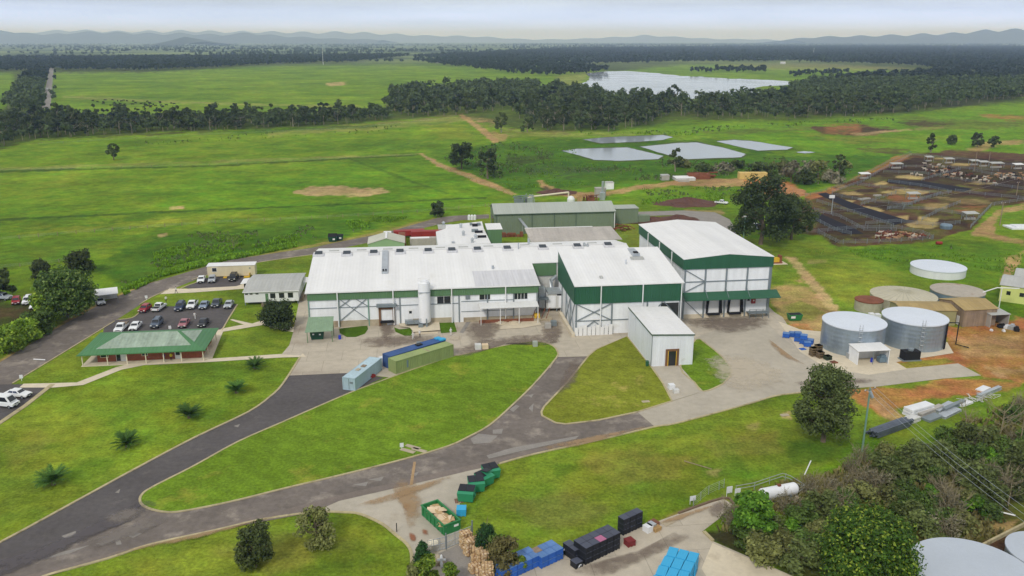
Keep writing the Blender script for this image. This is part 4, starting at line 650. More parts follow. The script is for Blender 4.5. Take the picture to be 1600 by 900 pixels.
dr = P1(X_, 'door', 'dark_glass', (3.35, 5.05, -.04, -.004, .05, 3.1)); P1(dr, 'frame', 'brown_frame', (2.85, 3.35, -.16, -.005, 0, 3.55), (5.05, 5.55, -.16, -.005, 0, 3.55), (3.35, 5.05, -.16, -.005, 3.1, 3.55)); P1(dr, 'rail', 'yellow_paint', (3.3, 3.42, -.2, -.165, 0, 3.2), (4.95, 5.07, -.2, -.165, 0, 3.2))
# ------------------------------------------------------------------ brick office
O = thing('brick_office', 'low red brick office with a green hipped roof and faded roof sheets', 'office', G(128, 573), PHI)
w, d_, e, r_ = 23.4, 12.7, 2.6, 2.0
MB().box(2.4, w - 1.0, 1.9, d_ - 1.2, 0, e).build('wall', 'brick', O)
P1(O, 'veranda_floor', 'concrete_pale', (-.1, w + .1, -.1, d_, .0, .12))
pts = {'a': (-.4, -.4, e), 'b': (w + .4, -.4, e), 'c': (w + .4, d_ + .4, e), 'd': (-.4, d_ + .4, e), 'e': (6.2, d_ / 2, e + r_), 'f': (w - 6.2, d_ / 2, e + r_)}
b = MB(); k = {n: i for i, n in enumerate(pts)}; b.v = list(pts.values())
for f in ('abfe', 'bcf', 'cdef', 'dae'): b.face([k[q] for q in f])
b.v += [(p[0], p[1], p[2] - .18) for p in pts.values()]; b.face([9, 8, 7, 6])
for p, q in ('ab', 'bc', 'cd', 'da'): b.face((k[q], k[p], k[p] + 6, k[q] + 6))
b.build('roof', 'roof_green', O)
fz = lambda y: e + r_ * (y + .4) / (d_ / 2 + .4)
slab_roof(O, [(2.6, 1.3, fz(1.3) + .03), (w - 2.6, 1.3, fz(1.3) + .03), (w - 6.3, d_ / 2 - .15, fz(d_ / 2 - .15) + .03), (6.3, d_ / 2 - .15, fz(d_ / 2 - .15) + .03)], .02, 'roof_faded', 'roof_patch', 'pale faded roof sheets')
xz = lambda x: e + r_ * (w + .4 - x) / 6.6
slab_roof(O, [(w - 5.6, d_ / 2 + .1, xz(w - 5.6) + .03), (w - 2.2, 2.4, xz(w - 2.2) + .03), (w - 2.2, d_ - 2.8, xz(w - 2.2) + .03), (w - 4.6, d_ / 2 + 1.2, xz(w - 4.6) + .03)], .02, 'roof_faded', 'roof_patch', 'pale faded sheets on the end slope')
P1(O, 'gutter', 'roof_green', (-.55, w + .55, -.56, -.42, e - .2, e - .01))
for x in (.2, 4.9, 8.6, 12.2, 15.6, 19, w - .2): P1(O, 'post', 'cream_post', (x - .08, x + .08, .0, .16, .1, e - .05))
for y in (4.2, 8.4, 12.4): P1(O, 'post', 'cream_post', (w - .28, w - .12, y - .08, y + .08, .1, e - .05))
for x0, x1, z0, z1, mu in ((3.1, 4.5, 1.1, 2.1, 0), (11, 12, 1.1, 2.0, 0)): window(O, x0, x1, z0, z1, 1.84, 'cream_post', mu)
dd = P1(O, 'door', 'white_paint', (6.0, 7.9, 1.84, 1.893, .13, 2.3)); P1(dd, 'pane', 'dark_glass', (6.1, 6.85, 1.8, 1.84, .2, 2.2)); dd = P1(O, 'door', 'white_paint', (17.3, 18.6, 1.84, 1.893, .13, 2.3)); P1(dd, 'pane', 'dark_glass', (17.5, 18.3, 1.8, 1.84, .9, 2.2))
# ------------------------------------------------------------------ white demountable office
B2 = thing('site_office', 'white demountable office on stumps with a grey roof and three square windows', 'office', G(383, 477.5), PHI)
w, d_, e = 12.8, 15.6, 3.5
MB().box(0, w, 0, d_, .75, e - .05).build('wall', mat('panel_boards', S(226, 228, 228, .95), .55, v=((.3, .03),), ribs=(.35, 'x', .3)), B2)
for sd_ in (0, 1):
    ym = d_ / 2; slab_roof(B2, [(-.3, -.35, e), (w + .3, -.35, e), (w + .3, ym, e + .75), (-.3, ym, e + .75)] if not sd_ else [(-.3, ym + .004, e + .75), (w + .3, ym + .004, e + .75), (w + .3, d_ + .3, e), (-.3, d_ + .3, e)], .1, 'roof_grey')
P1(B2, 'gutter', 'white_paint', (-.3, w + .3, -.48, -.36, e - .15, e + .01))
for x in (.1, 4.2, 8.4, w - .2): P1(B2, 'stump', 'steel_grey', (x - .1, x + .1, .05, .25, 0, .75))
for x0, x1 in ((.2, .95), (1.3, 2.0), (2.7, 3.4)): window(B2, x0, x1, 2.7, 3.05)
for x0 in (6.1, 8.2, 10.3): window(B2, x0, x0 + 1.25, 1.6, 2.9)
dd = P1(B2, 'door', 'fascia_green', (4.95, 5.65, -.05, -.004, .8, 2.85)); P1(dd, 'handle', 'white_paint', (5.5, 5.56, -.1, -.05, 1.7, 1.85))
b = MB()
for k in range(4): b.box(3.9, 5.0, -.5 - k * .3, -.2 - k * .3, .55 - k * .17, .62 - k * .17)
b.build('steps', 'timber_old', B2)
slab_roof(B2, [(-2.4, 8.6, 3.1), (-.32, 8.6, 3.3), (-.32, 13.6, 3.3), (-2.4, 13.6, 3.1)], .08, 'roof_white', 'porch_roof'); P1(B2, 'porch', 'dark_glass', (-1.6, -.02, 9, 13.2, .1, 2.9))
slab_roof(B2, [(w + .35, 7.6, 3.3), (w + 2.6, 7.6, 3.2), (w + 2.6, 12.4, 3.2), (w + .35, 12.4, 3.3)], .08, 'roof_white', 'porch_roof'); P1(B2, 'side_stair', 'timber_old', (w + .2, w + .9, 1.5, 6.5, .3, .5), (w + .85, w + .9, 1.5, 6.5, .5, 1.4))
for y in (1.6, 4, 6.4): P1(B2, 'rail_post', 'timber_old', (w + .85, w + .93, y - .05, y + .05, .5, 1.9))
P1(B2, 'air_conditioner', 'white_paint', (w - 1.6, w - .9, -.35, -.004, .8, 1.2))
# ------------------------------------------------------------------ cream portable building
K = thing('portable_building', 'long cream portable building with one square window beside the road', 'portable building', G(325, 434.5), PHI)
w, d_, e = 12.5, 3.0, 3.3
MB().box(0, w, 0, d_, .35, e - .03).build('wall', 'cream_paint', K); slab_roof(K, [(-.15, -.15, e), (w + .15, -.15, e), (w + .15, d_ + .15, e + .15), (-.15, d_ + .15, e + .15)], .08, 'roof_white')
window(K, 1.3, 2.45, 1.75, 2.75); P1(K, 'stair', 'yellow_paint', (9.6, 11.2, -1.3, -.1, .1, .3), (11.1, 11.2, -1.3, -.1, .3, 1.2), (4.2, 5.1, -1.1, -.1, .1, .3)); P1(K, 'handrail', 'cream_post', (7.6, 7.68, -1.0, -.92, 0, 1.5), (8.5, 8.58, -1.0, -.92, 0, 1.5), (7.6, 8.58, -1., -.92, 1.45, 1.53)); P1(K, 'wall_vent', 'steel_grey', (11, 11.4, -.08, -.004, 2.3, 2.6))
for x in (.3, 4.2, 8.4, 12.2): P1(K, 'stump', 'steel_grey', (x - .12, x + .12, .1, .35, 0, .35))
# ------------------------------------------------------------------ long green rear shed
Q = thing('rear_shed', 'long grey-green steel shed with a gable roof behind the white works', 'shed', G(773, 366.5), PHI)
e = 6.9; w, d_ = Lw(Q, 960, 329, e)[0], 13.2; r_ = 2.3
MB().prism([(0, 0), (0, e - .1), (d_ / 2, e + r_ - .1), (d_, e - .1), (d_, 0)], 0, w, 'x').build('wall', 'shed_green', Q)
slab_roof(Q, [(-.3, -.4, e), (w + .3, -.4, e), (w + .3, d_ / 2, e + r_), (-.3, d_ / 2, e + r_)], .12, 'shed_green_roof'); slab_roof(Q, [(-.3, d_ / 2 + .004, e + r_), (w + .3, d_ / 2 + .004, e + r_), (w + .3, d_ + .4, e), (-.3, d_ + .4, e)], .12, 'shed_green_roof')
for x in (.6, 12.5, 20, 27.3, w - .3): P1(Q, 'downpipe', 'fascia_olive', (x - .1, x + .1, -.2, -.004, 0, e - .1))
P1(Q, 'gutter', 'fascia_olive', (-.3, w + .3, -.56, -.42, e - .2, e + .0))
P1(Q, 'end_door', 'dark_glass', (-.1, -.004, 2, 9, 0, 5)); P1(Q, 'white_trim', 'white_paint', (w - .25, w + .02, -.24, -.004, 0, e - .2))
q = MB(); q.prism([(0, 0), (8, 0), (8, 5.2), (0, 5.2)], 0, 6, 'y'); a = thing('lean_shed', 'small flat-roofed green shed against the end of the long rear shed', 'shed', G(962, 350), PHI)
q.build('wall', 'shed_green', a); slab_roof(a, [(-.2, -.2, 5.45), (8.2, -.2, 5.45), (8.2, 6.2, 5.6), (-.2, 6.2, 5.6)], .1, 'shed_green_roof'); P1(a, 'side_box', 'shed_green', (8.1, 12.4, .5, 3, 0, 2.6))
# ------------------------------------------------------------------ low grey skillion between the sheds
V = thing('low_shed', 'low shed with a broad weathered grey roof between works and rear shed', 'shed', G(831, 398), PHI)
p = [Lw(V, 830, 378, 3.4), Lw(V, 977, 378, 3.4), Lw(V, 966, 353, 5.2), Lw(V, 824, 356.5, 5.2)]
slab_roof(V, [(p[0][0], p[0][1], 3.4), (p[1][0], p[0][1], 3.4), (p[1][0] - 1, p[2][1], 5.2), (p[0][0] - .5, p[2][1], 5.2)], .12, 'roof_fibro')
MB().prism([(p[0][1] + .4, 0), (p[0][1] + .4, 3.2), (p[2][1] - .4, 4.95), (p[2][1] - .4, 0)], p[0][0] + .4, p[1][0] - 1.6, 'x').build('wall', 'panel_dirty', V)
P1(V, 'ridge_cap', 'white_paint', (p[0][0] - .5, p[1][0] - 7, p[2][1] - .25, p[2][1] + .25, 5.21, 5.35))
# ------------------------------------------------------------------ white annexe with cowls
A = thing('roof_annexe', 'irregular white-roofed annexe with cowls and condensers behind the works', 'building', G(683, 396), PHI)
hA = 6.0; p = [Lw(A, u, v, hA) for u, v in ((684, 383), (767, 380), (756, 357), (753, 346), (697, 352), (696, 357.5), (681, 362))]
b = MB().prism(p, 0, hA - .1); b.build('wall', 'panel_dirty', A); slab_roof(A, [(x, y, hA + .03) for x, y in p], .12, 'roof_white')
for u, v, hh in ((693, 348.5, 1.2), (720, 353, 1.5), (724, 365, 1.6), (743, 370, 1.5), (738, 376, 1.5), (708, 377, .6)):
    x, y = Lw(A, u, v + 3, hA); c_ = MB(); c_.lathe([(.4, hA), (.4, hA + hh * .6), (.62, hA + hh * .65), (.1, hA + hh)], 10, x, y); c_.build('roof_cowl', 'galvanised', A)
for u, v, sx, sy, mt in ((742, 353.5, 1.6, 1.3, 'black_rubber'), (748, 352, 1.2, 1.2, 'steel_grey'), (742, 362, 2.0, 1.3, 'steel_grey'), (748, 364, 2.4, .3, 'black_rubber'), (753, 371.5, 2.6, .3, 'black_rubber'), (736, 352, .8, .8, 'steel_grey')):
    x, y = Lw(A, u, v, hA); P1(A, 'condenser', mt, (x - sx / 2, x + sx / 2, y - sy / 2, y + sy / 2, hA + .05, hA + .75))
A2 = thing('plant_room', 'small dark green plant room with a white skillion roof', 'building', G(767, 386), PHI)
h1 = 7.2; p = [Lw(A2, 761, 358.5, h1), Lw(A2, 784, 355.3, h1), Lw(A2, 779.5, 348, h1 + .5), Lw(A2, 753, 350.5, h1 + .5)]
x0, x1, y0, y1 = p[0][0], p[1][0], p[0][1], max(p[2][1], p[0][1] + 4.5); MB().box(x0 + .2, x1 - .2, y0 + .1, y1 - .1, 0, h1 - .1).build('wall', 'fascia_green', A2); slab_roof(A2, [(x0, y0, h1), (x1, y0, h1), (x1, y1, h1 + .4), (x0, y1, h1 + .4)], .12, 'roof_white')
A3 = thing('gable_shed', 'pale green gable-fronted shed peeping over the long white roof', 'shed', G(577, 392), PHI)
h1 = 4.6; x0, y0 = Lw(A3, 575, 381, h1); x1 = Lw(A3, 632, 379, h1)[0]; ym = y0 + 9
MB().prism([(x0, 0), (x1, 0), (x1, h1), ((x0 + x1) / 2, h1 + 1.5), (x0, h1)], y0, ym, 'y').build('wall', mat('pale_green', S(146, 178, 132), .6, v=((.3, .05),), ribs=(.5, 'xy', .3)), A3)
xm = (x0 + x1) / 2
for q in ([(x0 - .2, y0 - .2, h1), (xm, y0 - .2, h1 + 1.55), (xm, ym, h1 + 1.55), (x0 - .2, ym, h1)], [(xm + .004, y0 - .2, h1 + 1.55), (x1 + .2, y0 - .2, h1), (x1 + .2, ym, h1), (xm + .004, ym, h1 + 1.55)]): slab_roof(A3, q, .12, mat('roof_cream', S(190, 190, 174), .7, v=((.3, .08),)) if 'roof_cream' not in MATS else 'roof_cream')
P1(A3, 'ridge_cap', 'white_paint', (xm - .3, xm + .3, y0 - .2, ym, h1 + 1.56, h1 + 1.7))
A4 = thing('carport_annexe', 'pale grey flat roof propped over the white annexe side', 'building', G(690, 372), PHI); x0, y0 = Lw(A4, 686, 358, 3.2); MB().box(x0, x0 + 4.5, y0, y0 + 7, 0, 3.0).build('wall', 'panel_dirty', A4); slab_roof(A4, [(x0 - .2, y0 - .2, 3.2), (x0 + 4.7, y0 - .2, 3.2), (x0 + 4.7, y0 + 7.2, 3.2), (x0 - .2, y0 + 7.2, 3.2)], .12, 'roof_grey')
# corner plant between works and middle cold store
N_ = thing('chiller_unit', 'boxy white chiller plant with dark vents in the corner beside the middle store', 'chiller', G(853, 488), PHI)
MB().box(0, 5.4, 0, 4.2, .9, 4.6).build('cabinet', 'panel_dirty', N_); P1(N_, 'top_duct', 'galvanised', (.3, 5.6, -.3, 3.2, 4.6, 5.2), (-1.6, -.2, .2, 1.4, 1.0, 6.0)); P1(N_, 'service_door', 'panel_white', (.4, 2.3, -.06, -.004, 1.1, 4.0), (3.0, 5.0, -.06, -.004, 1.1, 4.0)); P1(N_, 'grille', 'black_rubber', (2.6, 5.2, -.1, -.004, 4.1, 4.4))
for x in (.3, 2.6, 5.1): P1(N_, 'leg', 'steel_grey', (x - .1, x + .1, .1, .3, 0, .9))
b = MB(); b.tube([(2.0, 4.4, 4.6), (2.0, 4.6, 6.6), (3.4, 6.4, 6.9)], .5, 10); b.tube([(4.2, 4.4, 4.6), (4.2, 4.6, 6.0)], .4, 10); b.build('pipework', 'galvanised', N_)
M_ = thing('pump_set', 'rusty pump and yellow frames at the corner of the works', 'pump', G(846, 500), PHI); P1(M_, 'base', 'plinth', (-2.6, 2.4, -.8, 1.6, 0, .5)); P1(M_, 'motor', 'yellow_paint', (-1.6, -.4, 0, .9, .5, 1.6)); b = MB()
for k in range(4): b.bar((-2.4 + k * 1.1, -.6, .3), (-1.2 + k * 1.1, .9, 2.6), .12)
b.build('frame', 'rust', M_)
# ------------------------------------------------------------------ lean-to, silo, sheds round the tanks
T_ = thing('bin_shelter', 'weathered green lean-to roof over a dark green skip at the works corner', 'shelter', G(484, 530), PHI)
b = MB(); b.hexa([(-.6, -2.6, 2.4), (5.2, -2.6, 2.5), (5.2, 1.9, 4.3), (-.2, 1.9, 4.3), (-.6, -2.6, 2.5), (5.2, -2.6, 2.6), (5.2, 1.9, 4.4), (-.2, 1.9, 4.4)]); b.build('roof', mat('roof_moss', S(126, 150, 122), .7, v=((.4, .1), (2, .1)), ribs=(.5, 'x', .4)), T_)
for x, y in ((-.2, -2.3), (5, -2.3), (5, 1.6), (0, 1.6)): P1(T_, 'post', 'fascia_green', (x - .07, x + .07, y - .07, y + .07, 0, 2.4 if y < 0 else 4.0))
g = thing('skip_bin', 'dark green skip with white labels under the lean-to roof', 'skip', G(485, 531.5), PHI); b = MB(); b.hexa([(.2, 0, .1), (2.7, 0, .1), (2.7, 1.7, .1), (.2, 1.7, .1), (0, -.2, 2.0), (2.9, -.2, 2.0), (2.9, 1.9, 2.0), (0, 1.9, 2.0)]); b.build('body', mat('skip_dark', S(30, 74, 56), .55, v=((.8, .12),)), g); P1(g, 'label_plate', 'white_paint', (.5, .9, -.2, -.16, 1.2, 1.5), (1.9, 2.3, -.2, -.16, 1.1, 1.4))
s_ = thing('silo', 'tall slim white storage silo standing in front of the works', 'silo', G(664, 509), PHI)
hS = hgt(664, 509, 438); rS = 1.32
MB().lathe([(rS * .96, 1.0), (rS, 1.2), (rS, hS - .5), (rS * .8, hS - .12), (rS * .3, hS)], 28).build('tank', mat('silo_white', S(240, 241, 242, .96), .5, v=((.4, .04),), streak=((1., 1., .1), .08), stain=(S(190, 190, 188), .4, .63, .5)), s_, smooth=False)
for t in range(4): a = t * math.pi / 2 + .7; P1(s_, 'leg', 'steel_grey', (rS * .8 * math.cos(a) - .1, rS * .8 * math.cos(a) + .1, rS * .8 * math.sin(a) - .1, rS * .8 * math.sin(a) + .1, 0, 1.1))
b = MB(); b.tube([(rS * math.cos(t * .42), rS * math.sin(t * .42), hS + .25) for t in range(16)], .05, 6); b.tube([(rS + .06, .2, 1), (rS + .06, .2, hS - .6)], .05, 6)
for k in range(6): t = k * 1.05; b.tube([(rS * .95 * math.cos(t), rS * .95 * math.sin(t), hS - .5), (rS * math.cos(t), rS * math.sin(t), hS + .28)], .04, 6)
b.build('guard_rail', 'white_paint', s_); P1(s_, 'pipe_clamp', 'steel_grey', (-rS - .03, rS + .03, -rS - .05, -rS + .12, hS * .76, hS * .76 + .12)); P1(s_, 'pump', 'steel_grey', (-1.5, -.5, -2.1, -1.3, .3, .9), (.2, .5, -1.9, -1.6, .3, 2.2))
sheet('silo_pad', [(640, 514), (645, 519), (646, 521), (688, 518), (686, 503), (640, 500), (622, 506), (626, 512)], 'concrete_pale', .3)
single('pad_edge', MB().box(-2.4, 2.6, 0, .15, 0, .36), 'concrete_pale', 'low concrete edge of the silo pad', 'kerb', G(666, 521.5), PHI)
# tanks
def tank(name, u, vb, vtop, rpx, wall, roof, label, rise=.35, lad=False, ribs=None):
    R_ = rpx * mpp(vb) ; base = G(u, vb); o = thing(name, label, 'tank', base + Vector((0, R_ * .0, 0)), 0); h = hgt(u, vb, vtop); n = 56
    b = MB(); b.lathe([(R_, 0), (R_, h)], n); b.build('shell', wall, o); b = MB(); b.lathe([(R_ + .12, h - .15), (R_ + .12, h + .06), (R_ * .5, h + rise * .6), (.05, h + rise)], n); b.build('lid', roof, o)
    if lad:
        k = MB(); a = R(-100)
        for s in (-.3, .3): k.bar((R_ * math.cos(a) + s, R_ * math.sin(a) - .15, 0), (R_ * math.cos(a) + s, R_ * math.sin(a) - .15, h + 1.2), .07)
        for q in range(int((h + 1) / .4)): k.bar((R_ * math.cos(a) - .3, R_ * math.sin(a) - .15, .3 + q * .4), (R_ * math.cos(a) + .3, R_ * math.sin(a) - .15, .3 + q * .4), .05)
        for q in range(6): z = 1.8 + q * (h - 1.2) / 5; k.tube([(R_ * math.cos(a) + .5 * math.sin(t), R_ * math.sin(a) - .2 - .5 * abs(math.cos(t)), z) for t in (-1.5, -.8, 0, .8, 1.5)], .03, 5)
        k.build('ladder', 'galvanised', o)
    if ribs:
        k = MB()
        for t in range(ribs): a = t * 2 * math.pi / ribs; k.bar((.3 * math.cos(a), .3 * math.sin(a), h + rise + .02), (R_ * math.cos(a), R_ * math.sin(a), h + .1), .14, .06)
        k.build('lid_ribs', 'tank_concrete', o)
    return o, R_, h
def tbase(cy_top, ry, rx, vb_front):  # centre row on the ground from the front edge row
    return vb_front
def tk(name, cu, v_front, h_px_top_front, rx, *a, **k):
    """v_front: row where the wall meets the ground at the front; moves back by one radius to the centre"""
    vb = v_front
    for _ in range(20):
        c = G(cu, vb); Rr = rx * mpp(vb); vb = projuv(c.x, G(cu, v_front).y + Rr, 0)[1]
    vt = projuv(c.x, c.y, hgt(cu, v_front, h_px_top_front))[1]
    return tank(name, cu, vb, vt, rx, *a, **k)
t1 = tk('water_tank', 1330, 559, 517, 46.5, 'tank_steel', 'tank_roof', 'left one of the two big shiny galvanised tanks with white lids', lad=True)
t2 = tk('water_tank', 1424, 551, 509.5, 47, 'tank_steel', 'tank_roof', 'right one of the two big shiny galvanised tanks, drain pipes down its front', lad=True)
b = MB(); Rr = t2[1]
for a in (R(-48), R(-44)): b.tube([((Rr + .2) * math.cos(a), (Rr + .2) * math.sin(a), t2[2] - .1), ((Rr + .2) * math.cos(a), (Rr + .2) * math.sin(a), .2)], .12, 8)
b.tube([(Rr * math.cos(R(-20)), Rr * math.sin(R(-20)) - .3, t2[2] - .6), (Rr + 1.9, -2.2, t2[2] - .7), (Rr + 1.9, -2.2, .3), (Rr + 3.6, -4.2, .3)], .13, 8); b.build('drain_pipe', 'black_rubber', t2[0])
tk('water_tank', 1464.5, 438, 426, 39.5, 'white_flat', 'tank_roof', 'wide low white tank alone on the green slope', rise=.3)
tk('water_tank', 1410, 489, 475, 48, 'tank_concrete', mat('lid_weathered', S(186, 180, 158), .8, v=((.2, .08), (1.2, .08))), 'weathered concrete tank with a ribbed conical lid', rise=1.0, ribs=28)
tk('water_tank', 1494, 480, 464.5, 38.5, 'tank_blue_steel', 'tank_old_roof', 'blue-grey corrugated tank with a rust-marked lid', rise=.3)
tk('water_tank', 1356, 490, 474, 20.5, 'tank_concrete', 'rust', 'small stained concrete tank with a rusty lid', rise=.2)
tk('water_tank', 1515, 986, 951, 90, 'tank_steel', mat('lid_pale', S(180, 188, 197), .5, v=((.3, .03), (2, .03))), 'huge pale-lidded tank cut off by the bottom edge', rise=.25)
tk('water_tank', 1630, 930, 897, 56, 'tank_steel', 'lid_pale', 'second pale tank at the right frame edge', rise=.25)
def shed(label, px, w, d, e, rise, wall, roof, rz=PHI, name='shed', open_front=False, cat='shed', posts=()):
    o = thing(name, label, cat, G(*px), rz)
    if open_front:
        P1(o, 'wall', wall, (0, .12, 0, d, 0, e - .1), (w - .12, w, 0, d, 0, e - .1), (.125, w - .125, d - .12, d, 0, e - .1))
    else: MB().prism([(0, 0), (w, 0), (w, e - .08), (w / 2, e + rise - .08), (0, e - .08)] if rise > .4 else [(0, 0), (w, 0), (w, e - .08), (0, e - .08)], 0, d, 'y').build('wall', wall, o)
    if rise > .4:
        slab_roof(o, [(-.2, -.2, e), (w / 2, -.2, e + rise), (w / 2, d + .2, e + rise), (-.2, d + .2, e)], .08, roof); slab_roof(o, [(w / 2 + .004, -.2, e + rise), (w + .2, -.2, e), (w + .2, d + .2, e), (w / 2 + .004, d + .2, e + rise)], .08, roof)
    else: slab_roof(o, [(-.15, -.15, e), (w + .15, -.15, e), (w + .15, d + .15, e + rise), (-.15, d + .15, e + rise)], .08, roof)
    for x in posts: P1(o, 'post', 'steel_grey', (x - .05, x + .05, .02, .12, 0, e - .1))
    return o
shed('white three-sided shelter with blue drums between the galvanised tanks', (1339, 571), 6.6, 3.6, 3.0, .25, 'panel_white', 'roof_white', name='pump_shelter', open_front=True, cat='shelter', posts=(3.3, 6.4))
o = thing('old_shed', 'old timber shed with a tan gable roof behind the tanks', 'shed', G(1503, 511), R(9)); e = 4.0
MB().prism([(0, 0), (0, e), (4.4, e + .95), (8.8, e), (8.8, 0)], 0, 8.2, 'x').build('wall', 'timber_old', o); slab_roof(o, [(-.2, -.25, e), (8.4, -.25, e), (8.4, 4.4, e + 1), (-.2, 4.4, e + 1)], .08, 'roof_tan'); slab_roof(o, [(-.2, 4.404, e + 1), (8.4, 4.404, e + 1), (8.4, 9.05, e), (-.2, 9.05, e)], .08, 'roof_tan'); P1(o, 'door', 'white_paint', (-.06, -.004, 1.2, 2.1, .1, 2.2))
shed('small open-fronted grey lean-to full of junk', (1546, 512), 4.6, 4.2, 3.0, .3, mat('panel_grey', S(170, 166, 158), .7, v=((.4, .1),)), 'roof_grey', R(9), name='lean_shelter', open_front=True, cat='shed')
o = thing('old_shed', 'long tan-roofed shed tucked behind the right galvanised tank', 'shed', G(1420, 508), R(-2)); e = 3.6
MB().prism([(0, 0), (0, e), (3.4, e + .5), (6.6, e), (6.6, 0)], -2, 10.2, 'x').build('wall', mat('wall_olive', S(150, 146, 104), .7, v=((.4, .08),)), o); slab_roof(o, [(-2.2, -.25, e), (10.4, -.25, e), (10.4, 3.4, e + .55), (-2.2, 3.4, e + .55)], .08, 'roof_tan'); slab_roof(o, [(-2.2, 3.404, e + .55), (10.4, 3.404, e + .55), (10.4, 6.9, e), (-2.2, 6.9, e)], .08, 'roof_tan')
o = thing('lime_shed', 'pale lime-yellow shed with small windows at the right frame edge', 'shed', G(1560, 470), R(-34)); e = 4.2
MB().box(0, 16, 0, 11, 0, e).build('wall', 'lime_wall', o); slab_roof(o, [(-.3, -.3, e + .02), (16.3, -.3, e + .02), (16.3, 5.5, e + 1.1), (-.3, 5.5, e + 1.1)], .1, 'roof_grey'); slab_roof(o, [(-.3, 5.504, e + 1.1), (16.3, 5.504, e + 1.1), (16.3, 11.3, e + .02), (-.3, 11.3, e + .02)], .1, 'roof_grey'); window(o, 1.4, 2.3, 1.8, 2.8, fr='lime_wall'); window(o, 4.2, 5.2, 1.8, 2.8, fr='lime_wall')
single('overhead_pipe', MB().tube([(0, 0, 4.2), (4, 1.2, 5.0), (9, .6, 5.0)], .12, 8).box(5, 5.15, .9, 1.05, 0, 4.9), 'white_paint', 'thin white pipe bridging from rusty tank to lime shed', 'pipe', G(1531, 483), 0)
single('rear_roof', MB().prism([(0, 0), (0, 4), (5, 5), (10, 4), (10, 0)], 0, 14, 'x'), 'roof_grey', 'grey roofed shed half hidden beyond the lime shed', 'shed', G(1580, 455), R(-34))
# white carport by the left trees
o = thing('carport', 'small white flat-roofed carport beside the access road', 'carport', G(150, 478), R(26)); slab_roof(o, [(-.2, -.2, 2.6), (5.2, -.2, 2.6), (5.2, 5.2, 2.8), (-.2, 5.2, 2.8)], .12, 'roof_white'); P1(o, 'wall', 'panel_dirty', (0, .1, 0, 5, 0, 2.45), (.1, 5, 4.9, 5, 0, 2.45)); P1(o, 'post', 'steel_grey', (4.9, 5, 0, .1, 0, 2.45)); 
# paddock shed beyond
shed('tiny white cubicle in the grass beyond the rear shed', (947, 296), 3.4, 3.0, 2.9, .15, 'panel_white', 'roof_grey', name='pump_house')
shed('grey concrete bin with a dark opening behind the rear shed', (931, 309), 4.2, 3.0, 3.8, .1, 'panel_grey', 'panel_grey', name='concrete_bin')
shed('low white-roofed shed on the dirt yard beyond the works', (1057, 283), 9., 6., 1.2, .3, 'panel_dirty', 'roof_white', name='flat_shed')
shed('small blue-grey hut beside the dirt track', (1034, 282), 3.6, 3., 2.3, .2, 'panel_grey', 'roof_grey', name='hut')
# ------------------------------------------------------------------ vehicles
mat('tyre', S(30, 30, 32), .85); mat('rim', S(150, 152, 156), .4, metal=.5); mat('lamp_glass', S(226, 228, 220), .2, spec=.6); mat('tail_glass', S(150, 30, 28), .3, spec=.5); mat('car_glass', S(30, 36, 42), .08, spec=.8); mat('trim_black', S(34, 34, 36), .6)
PAINT = {}
def paint(n, c):
    if n not in PAINT: PAINT[n] = mat('paint_' + n, c, .28, spec=.55, v=((1., .03),))
    return PAINT[n]
def wheel_mb(r=.33, w=.22):
    b = MB(); n = 14
    for s0, s1, ra, m in ((-w / 2, w / 2, r, 0), (-w / 2 - .012, w / 2 + .012, r * .62, 1)):
        b.use(m); k = len(b.v)
        for y in (s0, s1):
            for j in range(n): t = 2 * math.pi * j / n; b.v.append((ra * math.cos(t), y, ra * math.sin(t)))
        for j in range(n): j2 = (j + 1) % n; b.face((k + j, k + j2, k + n + j2, k + n + j))
        b.face([k + j for j in range(n)]); b.face([k + n + j for j in reversed(range(n))])
    return b
WHEEL = wheel_mb().mesh('wheel', ['tyre', 'rim'])
TYPES = {  # length, half width, body outline (x, z), cabin: bottom x0,x1 / top x0,x1, belt z, roof z
    'sedan': (4.7, .89, [(-2.33, .35), (-2.35, .75), (-2.2, .98), (-1.5, 1.02), (.75, .98), (1.9, .86), (2.3, .7), (2.34, .4)], (-1.75, 1.05, -1.05, .35, .96, 1.44)),
    'hatch': (4.3, .9, [(-2.1, .38), (-2.13, .8), (-2.05, 1.06), (-1.5, 1.08), (.8, 1.04), (1.75, .92), (2.1, .74), (2.14, .42)], (-2.0, 1.1, -1.55, .35, 1.02, 1.58)),
    'suv': (4.7, .94, [(-2.3, .45), (-2.33, .9), (-2.26, 1.16), (-1.5, 1.18), (.85, 1.14), (1.95, 1.04), (2.3, .86), (2.33, .5)], (-2.22, 1.15, -2.0, .55, 1.12, 1.8)),
    'ute': (5.1, .92, [(-2.5, .5), (-2.53, 1.02), (-.75, 1.05), (-.7, 1.1), (1.05, 1.08), (2.15, 1.0), (2.5, .82), (2.53, .5)], (-.72, 1.3, -.5, .62, 1.05, 1.72)),
    'van': (4.9, .93, [(-2.42, .4), (-2.44, 1.05), (-2.4, 1.2), (1.2, 1.2), (2.0, 1.06), (2.38, .8), (2.42, .42)], (-2.4, 2.0, -2.3, 1.15, 1.12, 2.2)),
}
